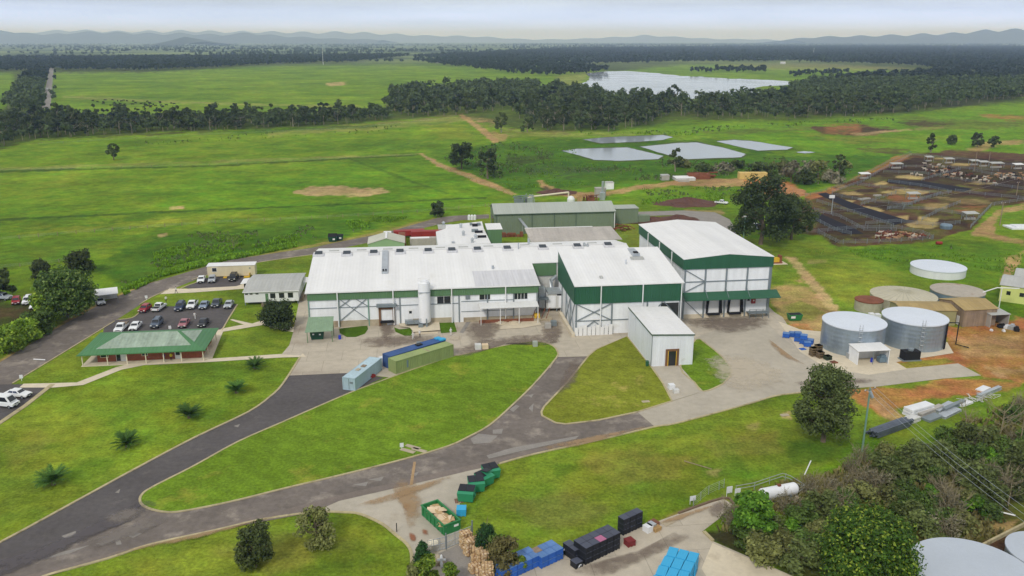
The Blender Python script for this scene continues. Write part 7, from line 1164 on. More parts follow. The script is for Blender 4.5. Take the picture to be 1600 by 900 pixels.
# ------------------------------------------------------------------ people
def person(label, u, v, top, legs, pose=0, rz=0., hair=S(40, 30, 24), skin=S(196, 150, 120)):
    k = .42 if pose else .1
    V = [(0, 0, .95), (0, 0, 1.2), (0, .0, 1.42), (0, 0, 1.52), (0, .02, 1.66), (-.2, 0, 1.42), (-.27, -k * .45, 1.14), (-.26, -k * .7 + .08, .9), (.2, 0, 1.42), (.27, k * .45, 1.14), (.26, k * .7 + .08, .9), (-.1, 0, .9), (-.11, k * .4, .5), (-.11, k * .7 - .05, .07), (-.11, k * .7 + .14, .04), (.1, 0, .9), (.11, -k * .4 + .05, .5), (.11, -k * .8, .09), (.11, -k * .8 + .16, .05)]
    E = [(0, 1), (1, 2), (2, 3), (3, 4), (2, 5), (5, 6), (6, 7), (2, 8), (8, 9), (9, 10), (0, 11), (11, 12), (12, 13), (13, 14), (0, 15), (15, 16), (16, 17), (17, 18)]
    Rd = [.15, .14, .15, .06, .105, .07, .05, .04, .07, .05, .04, .1, .075, .05, .045, .1, .075, .05, .045]
    me = bpy.data.meshes.new('person'); me.from_pydata(V, E, []); o = bpy.data.objects.new('tmp_person', me); COL.objects.link(o)
    sm_ = o.modifiers.new('s', 'SKIN')
    for i, r in enumerate(Rd): me.skin_vertices[0].data[i].radius = (r, r * .8); me.skin_vertices[0].data[i].use_root = i == 0
    sb_ = o.modifiers.new('d', 'SUBSURF'); sb_.levels = 1; sb_.render_levels = 1
    dg = bpy.context.evaluated_depsgraph_get(); nm = bpy.data.meshes.new_from_object(o.evaluated_get(dg)); bpy.data.objects.remove(o); nm.name = 'person'
    key = lambda c: 'cloth_%d_%d_%d' % tuple(int(x * 255) for x in c)
    for c in (top, legs, skin, S(30, 28, 28)): nm.materials.append(MATS.get(key(c)) or mat(key(c), c, .8))
    for p in nm.polygons:
        z = p.center.z; p.use_smooth = True; p.material_index = 3 if z < .12 else 1 if z < .92 and abs(p.center.x) < .23 else 2 if z > 1.5 or (abs(p.center.x) > .22 and z < 1.02) else 0
    r = thing('person', label, 'person', G(u, v) + Vector((0, 0, .04)), rz); b = bpy.data.objects.new('body', nm); COL.objects.link(b); b.parent = r
    h = MB(); h.lathe([(.112, 1.66), (.118, 1.72), (.09, 1.78), (.02, 1.8)], 10, 0, -.0); h.build('hair', MATS.get(key(hair)) or mat(key(hair), hair, .8), r); return r
WH_, NV, BK = S(232, 232, 230, .9), S(40, 46, 70), S(32, 32, 34)
person('person in white shirt and dark trousers walking the path by the upper car park', 275.5, 458.5, WH_, NV, 1, 1.2); person('person with dark hair in white top standing on the grass by the road', 260, 473, WH_, BK, 0, 0.3); person('person in white crossing the staff car park', 305, 499, WH_, WH_, 1, .2); person('person in a purple top under the office veranda', 257, 564.5, S(90, 70, 140), BK, 0, 0); person('person in a bright yellow shirt under the office veranda', 268, 564, S(230, 210, 50), BK, 0, 0.2)
person('person in white overalls walking left of the silo pad', 645.5, 531, WH_, WH_, 1, 2.2, WH_); person('person in white coat and dark trousers beside the silo pad', 656, 527.5, WH_, BK, 0, .5, WH_); person('person in white overalls standing right of the silo grass strip', 704.5, 524.5, WH_, WH_, 0, .3, WH_)
# ------------------------------------------------------------------ cattle
def cow_mesh(name, graze, mats):
    secs = [(-1.0, .95, .06, .1), (-.95, 1.12, .22, .3), (-.6, 1.1, .3, .36), (0, 1.02, .33, .4), (.5, 1.06, .3, .38), (.85, 1.12, .2, .3), (1.1, 1.28 if not graze else .95, .13, .18), (1.25, 1.42 if not graze else .62, .13, .16), (1.5, 1.36 if not graze else .34, .09, .11), (1.62, 1.3 if not graze else .22, .06, .07)]
    b = MB(); n = 8
    for x, z, w, h in secs:
        for j in range(n): t = 2 * math.pi * j / n; b.v.append((x, w * math.cos(t), z + h * math.sin(t)))
    for i in range(len(secs) - 1):
        b.use(1 if i >= 7 else 0)
        for j in range(n): j2 = (j + 1) % n; b.face((i * n + j, i * n + j2, (i + 1) * n + j2, (i + 1) * n + j))
    b.use(0); b.face([j for j in reversed(range(n))]); b.use(1); e = (len(secs) - 1) * n; b.face([e + j for j in range(n)]); b.use(0)
    for x, y, hock in ((-.78, .18, -.12), (-.78, -.18, -.12), (.62, .17, .05), (.62, -.17, .05)): b.tube([(x, y, .95), (x + hock * .2, y, .62), (x + hock, y, .42), (x + hock * .4, y, 0)], [.14, .1, .06, .05], 6)
    hz_ = secs[7][1]; b.bar((secs[7][0], -.26, hz_ + .1), (secs[7][0], .26, hz_ + .1), .07); b.tube([(-1.0, 0, 1.2), (-1.12, 0, .9), (-1.1, 0, .5)], [.05, .03, .04], 5)
    return b.mesh(name, mats)
mat('hide_white', S(198, 188, 172, .9), .8, v=((1, .08),), rnd=.1); mat('hide_black', S(34, 30, 30), .8, rnd=.2); mat('hide_red', S(108, 62, 46), .8, v=((1, .12),), rnd=.2); mat('hide_tan', S(164, 128, 94), .8, rnd=.15)
COWS = {}
for nm_, ms in {'white': ['hide_white', 'hide_white'], 'black': ['hide_black', 'hide_black'], 'red': ['hide_red', 'hide_white'], 'tan': ['hide_tan', 'hide_tan']}.items(): COWS[nm_] = [cow_mesh('cow', False, ms), cow_mesh('cow', True, ms)]
def cow(kind, u, v, label, group, rz=None, s=1.0):
    o = bpy.data.objects.new('cow', COWS[kind][random.random() < .3]); COL.objects.link(o); o.location = G(u, v); o.rotation_euler = (0, 0, random.uniform(0, 6.3) if rz is None else rz); o.scale = (s, s, s); return tag(o, label, 'cow', group)
def scatter(n, poly, kinds, lab, group, s=1.1, mind=1.9):
    us = [p[0] for p in poly]; vs = [p[1] for p in poly]; P = []; tries = 0
    while len(P) < n and tries < 6000:
        tries += 1; u, v = random.uniform(min(us), max(us)), random.uniform(min(vs), max(vs))
        if sdist(np.array([u]), np.array([v]), poly)[0] < 0: continue
        g = G(u, v)
        if any((g - q).length < mind for q in P): continue
        P.append(g); k = random.choice(kinds); cow(k, u, v, lab.replace('*', {'white': 'white', 'black': 'black', 'red': 'red-brown', 'tan': 'tan'}[k]), group + ' ' + k, s=s)
scatter(52, [(1366, 368), (1380, 363), (1446, 369), (1454, 373), (1400, 377), (1368, 377)], ['red', 'red', 'red', 'white', 'tan'], '* beast crowded in the near pipe-railed yard', 'near yard cattle', .74, 1.1); scatter(60, [(1446, 254), (1478, 258), (1500, 268), (1540, 276), (1568, 284), (1555, 289), (1510, 284), (1460, 278), (1440, 265)], ['white', 'white', 'black', 'tan', 'red'], '* beast in the crowded far stockyard pen', 'far yard cattle', .85); scatter(22, [(1545, 274), (1600, 268), (1600, 282), (1560, 284)], ['white', 'black', 'tan'], '* beast gathered at the right of the far pen', 'far right yard cattle', .85); scatter(4, [(1422, 273), (1440, 273), (1440, 279), (1424, 279)], ['white', 'tan'], '* beast standing on the straw in the left far pen', 'straw cattle', .9)
scatter(42, [(140, 160), (150, 156), (215, 158), (275, 162), (270, 168), (200, 172), (165, 166)], ['black'], '* beast grazing in the paddock beyond the tree belt', 'paddock cattle', 1.25, 5)
# ------------------------------------------------------------------ vegetation
mat('bark', S(112, 98, 84), .9, v=((1., .2), (5, .15))); mat('bark_pale', S(146, 136, 118), .85, v=((.8, .2),)); mat('twig_grey', S(136, 126, 100), .9, v=((1., .2),))
LEAFCOL = {'gum_tree': S(92, 104, 58), 'gum': S(80, 94, 50), 'belt': S(70, 84, 48), 'gum_far': S(50, 64, 44), 'gum_olive': S(80, 92, 52), 'dark': S(66, 80, 46), 'scrub': S(106, 118, 66), 'shrub': S(94, 118, 54), 'shrub_olive': S(126, 130, 76), 'bright': S(92, 136, 40), 'fresh': S(116, 146, 46), 'brown': S(116, 110, 66), 'grey': S(132, 128, 104), 'conifer': S(54, 90, 46), 'fig': S(84, 120, 40), 'mango': S(88, 116, 50), 'palm': S(76, 112, 46), 'tallgrass': S(112, 150, 34)}
for k, c in LEAFCOL.items(): leafmat('leaf_' + k, c, tip={'fig': S(160, 178, 64), 'mango': S(140, 158, 84), 'fresh': S(150, 168, 60), 'bright': S(120, 156, 50)}.get(k))
def leaf_mesh(name, mt, cl, n, size, rng, flat=.0, droop=.0):
    """cl: array of clumps (x, y, z, rx, rz); n leaves in all; each leaf its own four-cornered face"""
    cl = np.asarray(cl, float); w = cl[:, 3] ** 2 * cl[:, 4] ** .5; idx = rng.choice(len(cl), n, p=w / w.sum()); c = cl[idx]
    d = rng.normal(size=(n, 3)); d /= np.linalg.norm(d, axis=1)[:, None]; rr = rng.random(n) ** .42
    p = c[:, :3] + d * rr[:, None] * np.stack([c[:, 3], c[:, 3], c[:, 4]], 1)
    nrm = d + rng.normal(size=(n, 3)) * .55 + np.array([0, 0, .35]); nrm /= np.linalg.norm(nrm, axis=1)[:, None]
    a = np.cross(nrm, rng.normal(size=(n, 3))); a /= np.linalg.norm(a, axis=1)[:, None]; b = np.cross(nrm, a)
    s = (size * rng.uniform(.6, 1.35, n))[:, None]; a = a * s; b = b * s * .62; a[:, 2] -= droop * s[:, 0]
    v = np.stack([p - a, p - b * .9, p + a, p + b * .9], 1).reshape(-1, 3); f = np.arange(n * 4).reshape(-1, 4)
    me = bpy.data.meshes.new(name); fastmesh(me, v, f); me.materials.append(MATS[mt]); return me
def trunk_mesh(h, r, rng, branches, mt, bare=0.):
    b = MB(); top = h * .62; x = y = 0; pts = [(0, 0, -.1)]
    for k in range(1, 5): x += rng.normal() * r * .5; y += rng.normal() * r * .5; pts.append((x, y, top * k / 4))
    b.tube(pts, [r * 1.25, r, r * .85, r * .65, r * .4], 7); ends = []
    for q in range(branches):
        t = rng.uniform(.35, 1); s = Vector(pts[0]).lerp(Vector(pts[-1]), t); a = rng.uniform(0, 6.28); L = h * rng.uniform(.22, .42); up = rng.uniform(.4, 1.)
        m_ = s + Vector((math.cos(a) * L * .5, math.sin(a) * L * .5, L * .4 * up)); e = s + Vector((math.cos(a) * L * .85, math.sin(a) * L * .85, L * .95 * up)); b.tube([s, m_, e], [r * .42, r * .28, r * .1], 5); ends.append(e)
        if bare:
            for z in range(int(bare)):
                a2 = a + rng.uniform(-1.2, 1.2); s2 = m_.lerp(e, rng.uniform(0, 1)); l2 = L * rng.uniform(.25, .6); e2 = s2 + Vector((math.cos(a2) * l2 * .7, math.sin(a2) * l2 * .7, l2 * rng.uniform(.3, 1))); b.tube([s2, s2.lerp(e2, .5) + Vector((0, 0, l2 * .08)), e2], [r * .14, r * .1, r * .03], 4)
    return b.mesh('trunk', mt), ends
def crown_clumps(kind, h, w, rng, n):
    """uneven crown: clumps spread over the crown with gaps"""
    C = []
    for q in range(n):
        a = rng.uniform(0, 6.28)
        if kind == 'gum': z = rng.uniform(.2, .97); rad = w / 2 * (1 - abs(z - .5) * 1.15) * math.sqrt(rng.random()) * .95; s = w * rng.uniform(.08, .15)
        elif kind == 'round': z = rng.uniform(.24, .93); rad = w / 2 * math.sqrt(max(.05, 1 - ((z - .5) / .52) ** 2)) * rng.random() ** .4 * .84; s = w * rng.uniform(.12, .19)
        elif kind == 'wide': z = rng.uniform(.16, .94); rad = w / 2 * math.sqrt(max(.05, 1 - ((z - .42) / .58) ** 2)) * rng.random() ** .45 * .88; s = w * rng.uniform(.09, .16)
        elif kind == 'bush': z = rng.uniform(.12, .86); rad = w / 2 * math.sqrt(max(.05, 1 - (z - .2) ** 2 * 1.3)) * rng.random() ** .5 * .82; s = w * rng.uniform(.13, .22)
        elif kind == 'cone': z = rng.uniform(.05, .92); rad = w / 2 * (1 - z) ** .62 * rng.random() ** .4 * .9; s = w * (.11 + .1 * (1 - z))
        C.append((rad * math.cos(a), rad * math.sin(a), z * h, s, s * rng.uniform(.6, .9)))
    return C
def proto(kind, h, w, leaf, nl, size, seed, bark='bark', br=7, nc=26, tr=None):
    rng = np.random.default_rng(seed); t, _ = trunk_mesh(h, tr or h * .028, rng, br, bark); return t, leaf_mesh('crown', leaf, crown_clumps(kind, h, w, rng, nc), nl, size, rng)
def plant(name, label, cat, p, pr, rz=0., s=1., group=None, crown='crown'):
    o = thing(name, label, cat, p, rz, group); o.scale = s if hasattr(s, '__len__') else (s, s, s)
    for nm, me in (('trunk' if name.endswith('tree') or crown == 'crown' else 'stem', pr[0]), (crown, pr[1])):
        c = bpy.data.objects.new(nm, me); COL.objects.link(c); c.parent = o
    return o
def tree(name, label, u, v, vtop, wpx, kind, leaf, nl, size, seed, bark='bark', br=9, nc=34, cat='tree', tr=None):
    h = hgt(u, v, vtop); w = wpx * mpp(v) ; return plant(name, label, cat, G(u, v), proto(kind, h, w, leaf, nl, size, seed, bark, br, nc, tr), 0)
tree('gum_tree', 'big dark gum tree standing alone on the lower lawn by the road', 1286, 690, 578, 106, 'gum', 'leaf_gum_tree', 13000, .24, 1, br=18, nc=120)
tree('fig_tree', 'huge rounded fig tree with yellow-tipped leaves at the bottom edge', 1352, 925, 806, 152, 'round', 'leaf_fig', 26000, .21, 2, nc=190)
tree('round_tree', 'bright green round tree in front of the gas tank', 1176, 842, 768, 70, 'round', 'leaf_bright', 6500, .27, 3, nc=50)
tree('mango_tree', 'large tree with pale leaf tips beside the access road at left', 106, 496, 421, 92, 'round', 'leaf_mango', 12000, .36, 4, nc=120)
tree('garden_tree', 'bushy light green tree at the foot of the pale-tipped tree', 76, 506, 458, 50, 'round', 'leaf_fresh', 3000, .36, 5, nc=30); tree('garden_tree', 'dark rounded tree second in the roadside row', 60, 520, 484, 54, 'bush', 'leaf_shrub', 2600, .36, 6, nc=30); tree('garden_tree', 'light green tree third in the roadside row', 36, 534, 499, 52, 'bush', 'leaf_fresh', 2600, .36, 7, nc=30); tree('garden_tree', 'yellowish tree at the left frame edge of the roadside row', 8, 552, 508, 58, 'bush', 'leaf_fresh', 3000, .36, 8, nc=32)
tree('dark_tree', 'dark tree over the parked cars at the left frame edge', 2, 466, 414, 44, 'wide', 'leaf_gum', 2400, .5, 9, nc=30)
tree('dark_shrub', 'dark shrub in the paddock above the pale-tipped tree, left one', 66, 440, 403, 34, 'bush', 'leaf_gum_olive', 3000, .32, 10, nc=50, cat='shrub'); tree('dark_shrub', 'larger dark shrub in the paddock above the pale-tipped tree', 128, 426, 387, 48, 'bush', 'leaf_gum_olive', 4000, .32, 11, nc=60, cat='shrub')
tree('hedge_bush', 'large dark rounded bush before the white demountable office', 433, 512, 470, 58, 'bush', 'leaf_dark', 8000, .26, 12, nc=70, cat='bush')
tree('paddock_tree', 'lone small tree in the upper left paddock', 178, 250, 223, 21, 'round', 'leaf_gum', 1300, .5, 13, nc=30); tree('paddock_tree', 'lone round tree beside the rear access road', 684, 339, 313, 25, 'wide', 'leaf_dark', 1600, .45, 14, nc=44)
tree('paddock_tree', 'left of the two dark trees beside the dirt track', 722, 264, 221, 40, 'round', 'leaf_dark', 2200, .6, 15, nc=34); tree('paddock_tree', 'right of the two dark trees beside the dirt track', 762, 279, 228, 37, 'gum', 'leaf_dark', 2000, .6, 16, nc=34)
tree('shade_tree', 'very large dark tree towering behind the tall cold store', 1188, 382, 274, 104, 'wide', 'leaf_dark', 11000, .42, 17, nc=84, br=12); tree('shade_tree', 'wide dark tree right of the towering one by the stockyards', 1236, 374, 304, 76, 'wide', 'leaf_gum', 5500, .42, 18, nc=56)
tree('round_shrub', 'dense upright dark shrub on the bottom lawn', 400, 886, 813, 62, 'bush', 'leaf_gum_tree', 6000, .2, 19, nc=56, cat='shrub', br=6); tree('loose_shrub', 'loose open shrub on the bottom lawn right of the dense one', 494, 852, 797, 66, 'bush', 'leaf_shrub_olive', 2400, .22, 20, nc=26, cat='shrub', br=12)
tree('dome_conifer', 'dark dome-shaped conifer beside the cardboard bales', 759, 872, 814, 36, 'bush', 'leaf_conifer', 7000, .13, 21, nc=70, cat='conifer'); tree('dome_conifer', 'small dark conical shrub left of the mesh gate', 661, 880, 845, 34, 'cone', 'leaf_conifer', 6000, .13, 22, nc=70, cat='conifer')
tree('brown_bush', 'brown-leaved bush beside the dark dome conifer', 787, 896, 840, 56, 'bush', 'leaf_brown', 4200, .2, 23, nc=36, cat='bush'); tree('yellow_bush', 'yellow-green bush below the conical shrub at the bottom edge', 664, 912, 868, 44, 'bush', 'leaf_fresh', 2600, .2, 24, nc=26, cat='bush'); tree('yellow_bush', 'yellow-green tuft at the right foot of the brown bush', 812, 892, 868, 26, 'bush', 'leaf_fresh', 1200, .18, 25, nc=16, cat='bush'); tree('yellow_bush', 'yellow-green shrub right of the white ornament', 706, 915, 876, 34, 'bush', 'leaf_fresh', 1600, .18, 26, nc=18, cat='bush'); tree('brown_bush', 'drab olive bush at the bottom edge left of the gate', 650, 918, 880, 38, 'bush', 'leaf_shrub_olive', 1600, .2, 27, nc=20, cat='bush'); tree('olive_bush', 'olive bush behind the brown one at the lawn edge', 776, 880, 836, 40, 'bush', 'leaf_shrub', 2400, .2, 28, nc=26, cat='bush')
for k, (u, v, vt, w, lb) in enumerate(((1055, 268, 232, 24, 'tall tree at the corner of the middle treatment pond'), (856, 204, 175, 22, 'tree left in the clump by the dirt track'), (824, 207, 180, 24, 'dark tree right of the dirt track end'), (783, 207, 176, 26, 'dark round tree at the end of the dirt track'), (1454, 238, 208, 16, 'thin tree beyond the stockyards'), (1487, 226, 211, 20, 'flat-topped tree beyond the stockyards'), (1527, 230, 207, 22, 'pale-trunked tree right of the flat-topped one'), (1551, 232, 213, 20, 'rounded tree at the dirt track beyond the stockyards'), (1310, 280, 240, 22, 'spindly tree above the stockyard fence'))): tree('paddock_tree', lb, u, v, vt, w, 'gum' if k % 2 else 'wide', 'leaf_gum' if k % 3 else 'leaf_gum_olive', 700, .75, 40 + k, 'bark_pale', nc=22)
# clump of scrub by the stockyard fence, reeds by the ponds
for k, (u, v, vt, w) in enumerate(((1198, 276, 256, 34), (1216, 270, 250, 30), (1236, 284, 246, 34), (1256, 288, 262, 40), (1278, 280, 250, 44), (1300, 286, 262, 34), (1180, 268, 254, 30), (1320, 262, 250, 26), (1262, 268, 248, 36), (1100, 268, 254, 34), (1070, 262, 250, 26), (1130, 270, 256, 40), (1150, 264, 250, 30))): tree('scrub_bush', ('dark', 'olive', 'grey-green')[k % 3] + ' scrub bush in the thicket between ponds and stockyards', u, v, vt, w, 'bush', ('leaf_gum', 'leaf_shrub_olive', 'leaf_grey')[k % 3], 520, .75, 60 + k, nc=14, cat='bush', br=4)['group'] = ('dark', 'olive', 'grey-green')[k % 3] + ' scrub bushes between ponds and stockyards'
# scrub in the lower right corner
SP = {'green': [proto('bush', 3.6, 5.0, 'leaf_shrub', 1500, .24, 100 + k, br=6, nc=22) for k in range(3)], 'olive': [proto('bush', 3.0, 4.6, 'leaf_shrub_olive', 1200, .24, 110 + k, br=6, nc=20) for k in range(2)], 'dark': [proto('bush', 4.4, 5.6, 'leaf_scrub', 1700, .27, 120 + k, br=6, nc=26) for k in range(2)], 'bright': [proto('round', 3.2, 3.6, 'leaf_bright', 1000, .24, 130, br=5, nc=16)]}
def twig_proto(seed, h=3.4, leafy=500, leaf='leaf_grey'):
    rng = np.random.default_rng(seed); b = MB()
    for q in range(34):
        a = rng.uniform(0, 6.28); x, y = rng.normal() * .5, rng.normal() * .5; L = h * rng.uniform(.6, 1.1); k = rng.uniform(.15, .75); p = Vector((x, y, 0)); e = p + Vector((math.cos(a) * L * k, math.sin(a) * L * k, L)); m_ = p.lerp(e, .5) + Vector((0, 0, .15 * L)); b.tube([p, m_, e], [.05, .035, .012], 4)
        for z in range(5): s = m_.lerp(e, rng.uniform(0, .9)); a2 = a + rng.uniform(-1.3, 1.3); l2 = L * rng.uniform(.15, .35); b.tube([s, s + Vector((math.cos(a2) * l2 * .6, math.sin(a2) * l2 * .6, l2 * .7))], [.02, .008], 3)
    t = b.mesh('stem', 'twig_grey'); return t, leaf_mesh('foliage', leaf, crown_clumps('bush', h, h * 1.4, rng, 18), leafy, .16, rng)
SP['grey'] = [twig_proto(140), twig_proto(141, 3.8, 420), twig_proto(142, 3.0, 700, 'leaf_brown')]
SCR = [(1230, 800, 'grey'), (1250, 820, 'green'), (1275, 815, 'dark'), (1215, 852, 'olive'), (1240, 862, 'olive'), (1262, 868, 'green'), (1205, 836, 'dark'), (1290, 790, 'grey'), (1310, 800, 'grey'), (1300, 822, 'dark'), (1325, 790, 'green'), (1345, 782, 'olive'), (1330, 765, 'grey'), (1352, 760, 'grey'), (1372, 770, 'grey'), (1300, 766, 'grey'), (1390, 790, 'olive'), (1408, 800, 'green'), (1425, 815, 'dark'), (1380, 755, 'dark'), (1400, 765, 'dark'), (1420, 780, 'green'), (1440, 790, 'bright'), (1450, 806, 'green'), (1470, 800, 'grey'), (1486, 812, 'grey'), (1500, 826, 'olive'), (1462, 826, 'green'), (1440, 836, 'dark'), (1480, 838, 'grey'), (1430, 750, 'dark'), (1452, 756, 'green'), (1466, 772, 'grey'), (1482, 784, 'grey'), (1502, 790, 'olive'), (1520, 800, 'bright'), (1535, 806, 'green'), (1400, 738, 'green'), (1420, 728, 'dark'), (1440, 724, 'dark'), (1462, 730, 'dark'), (1484, 742, 'dark'), (1500, 756, 'grey'), (1520, 762, 'dark'), (1540, 774, 'dark'), (1556, 786, 'dark'), (1572, 770, 'grey'), (1590, 776, 'dark'), (1600, 752, 'grey'), (1580, 748, 'dark'), (1560, 738, 'green'), (1538, 730, 'bright'), (1516, 724, 'green'), (1500, 708, 'dark'), (1480, 702, 'green'), (1522, 700, 'grey'), (1545, 706, 'dark'), (1568, 716, 'green'), (1590, 726, 'dark'), (1600, 700, 'green'), (1580, 690, 'grey'), (1385, 718, 'olive'), (1345, 725, 'grey'), (1265, 775, 'grey'), (1180, 870, 'olive'), (1165, 850, 'green'), (1146, 824, 'grey'), (1272, 850, 'olive'), (1255, 890, 'dark'), (1195, 880, 'olive'), (1140, 812, 'grey'), (1228, 836, 'bright'), (1540, 750, 'grey'), (1590, 640, 'grey'), (1575, 655, 'green'), (1330, 740, 'grey')]
TXT = {'green': 'mid green leafy shrub growing in the scrub below the power lines', 'olive': 'drab olive shrub growing in the scrub below the power lines', 'dark': 'tall dark green shrub growing in the scrub below the power lines', 'bright': 'fresh bright green shrub growing in the scrub below the power lines', 'grey': 'bare grey twiggy shrub growing in the scrub below the power lines'}
rs = random.Random(11)
for u, v, k in SCR: s = rs.uniform(.72, 1.12); plant('scrub_shrub', TXT[k], 'shrub', G(u + rs.uniform(-4, 4), v + rs.uniform(-3, 3)), rs.choice(SP[k]), rs.uniform(0, 6.3), (s * rs.uniform(.9, 1.15), s, s * rs.uniform(.8, 1.1)), k + ' shrubs of the lower right scrub', 'foliage')
def dead(label, u, v, vt, seed):
    rng = np.random.default_rng(seed); h = hgt(u, v, vt); t, _ = trunk_mesh(h * 1.25, h * .017, rng, 14, 'twig_grey', 7); o = thing('dead_tree', label, 'tree', G(u, v)); c = bpy.data.objects.new('trunk', t); COL.objects.link(c); c.parent = o
dead('bare dead tree with spreading branches right of the scrap heap', 1560, 694, 624, 1); dead('smaller bare tree left of the spreading dead tree', 1503, 690, 636, 2); dead('bare grey tree among the dark shrubs at the right edge', 1590, 700, 640, 3); dead('pale leafless tree leaning over the lower right scrub', 1575, 790, 736, 4); dead('leafless grey tree in the middle of the scrub', 1470, 800, 742, 5); dead('thin bare tree in the grass of the far left paddock', 365, 392, 364, 6)
# palms on the lawns
def palm_proto(seed):
    rng = np.random.default_rng(seed); b = MB()
    for q in range(44):
        a = q * 2.4 + rng.uniform(-.2, .2); el = rng.uniform(.3, 1.5); L = rng.uniform(1.9, 2.5); pts = []
        for t in np.linspace(0, 1, 6): r_ = L * t * math.cos(el * (1 - .35 * t)); pts.append(Vector((r_ * math.cos(a), r_ * math.sin(a), .5 + L * t * math.sin(el) - .5 * t * t * L * .5)))
        sd_ = Vector((-math.sin(a), math.cos(a), 0))
        for i in range(1, 6):
            for s in (-1, 1):
                for z in (0, .5):
                    p = pts[i - 1].lerp(pts[i], z + .25); w = .42 * (1 - abs(i / 6 - .45)); e = p + sd_ * s * w + (pts[i] - pts[i - 1]) * .9 - Vector((0, 0, .08)); d = (pts[i] - pts[i - 1]) * .24; b.quad(p - d, e - d * .3, e + d * .3, p + d)
        b.tube(pts, [.03, .03, .025, .02, .015, .01], 4)
    f = b.mesh('fronds', 'leaf_palm'); t = MB(); t.tube([(0, 0, -.1), (0, 0, .4), (0, 0, .8)], [.32, .3, .15], 9); return t.mesh('trunk', 'bark'), f
PP = [palm_proto(1), palm_proto(2)]
for k, (u, v, s, lb) in enumerate(((399, 576, .95, 'spiky palm nearest the office footpath'), (370, 614, 1.0, 'spiky palm second down the lawn from the footpath'), (296, 653, 1.05, 'spiky palm in the middle of the lawn row'), (199, 698, 1.05, 'spiky palm fourth down the lawn row'), (84, 757, 1.12, 'largest spiky palm lowest in the lawn row'))): plant('palm', lb, 'palm', G(u, v), PP[k % 2], k * 1.3, s, None, 'fronds')
# ------------------------------------------------------------------ woods: the nearest 300 trees one by one, the rest as one mass
def inpoly(u, v, poly): return sdist(u, v, poly) > 0
WOODS = [  # outline of the ground they stand on (picture pixels), spacing m, height range, chance
    ([(-160, 212), (0, 194), (60, 190), (330, 192), (600, 180), (618, 186), (540, 194), (400, 201), (210, 209), (60, 217), (0, 230), (-160, 262)], 8.0, (7, 14.5), .9),
    ([(600, 174), (610, 150), (640, 142), (720, 140), (790, 134), (900, 146), (980, 158), (1080, 162), (1050, 176), (960, 172), (870, 178), (790, 172), (716, 180), (660, 187)], 10, (8, 17), .8),
    ([(800, 176), (960, 172), (1052, 178), (1006, 200), (950, 205), (890, 205), (820, 196)], 9.5, (11, 16), .75),
    ([(1050, 166), (1180, 157), (1232, 154), (1240, 136), (1330, 126), (1600, 130), (1760, 140), (1760, 156), (1600, 154), (1490, 166), (1400, 178), (1250, 187), (1100, 186), (1040, 178)], 10.5, (8, 17), .85),
    ([(24, 150), (40, 120), (70, 112), (74, 112), (68, 150), (66, 170), (30, 176), (10, 172)], 9, (9, 15), .85), ([(85, 112), (90, 112), (86, 168), (80, 168)], 12, (5, 9), .5),
    ([(-220, 113), (0, 112), (80, 110), (240, 111), (330, 107), (430, 101), (560, 97), (640, 88), (300, 91), (0, 93), (-220, 96)], 14, (11, 16), .85),
    ([(640, 96), (760, 97), (900, 103), (960, 112), (880, 120), (820, 118), (760, 110), (700, 104)], 15, (10, 15), .55),
    ([(640, 90), (760, 97), (900, 102), (1060, 98), (1230, 96), (1440, 104), (1480, 114), (1330, 124), (1600, 130), (1800, 136), (1800, 74), (1300, 73), (900, 76)], 19, (11, 16), .75),
    ([(1078, 112), (1200, 108), (1195, 114), (1080, 115)], 16, (9, 13), .6), ([(1230, 117), (1330, 113), (1320, 117), (1240, 121)], 15, (8, 12), .8),
]
PT = []
for wi, (poly, sp, hr, ch) in enumerate(WOODS):
    g = [G(*q) for q in poly]; xs0, xs1, ys0, ys1 = min(q.x for q in g), max(q.x for q in g), min(q.y for q in g), max(q.y for q in g)
    nx, ny = int((xs1 - xs0) / sp) + 1, int((ys1 - ys0) / sp) + 1; gx, gy = np.meshgrid(xs0 + np.arange(nx) * sp, ys0 + np.arange(ny) * sp); gx = gx + RNG.uniform(-.48, .48, gx.shape) * sp; gy = gy + RNG.uniform(-.48, .48, gy.shape) * sp
    gx, gy = gx.ravel(), gy.ravel(); dep = gy * CT + H * ST; uu = 800 + F * gx / dep; vv = 450 - F * (gy * ST - H * CT) / dep
    k = inpoly(uu, vv, [tuple(map(float, q)) for q in poly]) & (RNG.random(gx.size) < ch) & (uu > -140) & (uu < 1740); dens = vnoise(gx / 45, gy / 45, 30 + wi, 3); k &= dens > (-.65 if wi == 0 else -.3 if wi < 6 else -.42)
    for x, y, u in zip(gx[k], gy[k], uu[k]): PT.append((x, y, RNG.uniform(*hr), wi, u))
PT.sort(key=lambda t: t[1] / t[2] + (1e6 if t[4] < -6 or t[4] > 1606 else 0))
FT = [proto('gum', 1.0 * 14, 14 * w, lf, 420, .85, 200 + k, 'bark_pale', 6, 18, .26) for k, (w, lf) in enumerate(((.62, 'leaf_belt'), (.75, 'leaf_gum_olive'), (.55, 'leaf_belt'), (.85, 'leaf_gum_olive'), (.7, 'leaf_gum_far'), (.6, 'leaf_dark'), (.9, 'leaf_belt'), (.66, 'leaf_gum_olive')))]
WN = {0: ('eucalyptus in the long tree belt across the left fields', 'trees of the long belt'), 1: ('eucalyptus in the wood behind the end of the dirt track', 'trees of the middle wood'), 2: ('eucalyptus in the grove between dirt track and ponds', 'trees of the pond grove'), 3: ('eucalyptus in the wood below the lake', 'trees of the lake wood'), 4: ('eucalyptus lining the highway', 'trees along the highway'), 5: ('small tree on the right verge of the highway', 'highway verge trees')}
ONE = [t for t in PT if t[3] in WN][:288]; ids = set(map(id, ONE)); REST = [t for t in PT if id(t) not in ids]
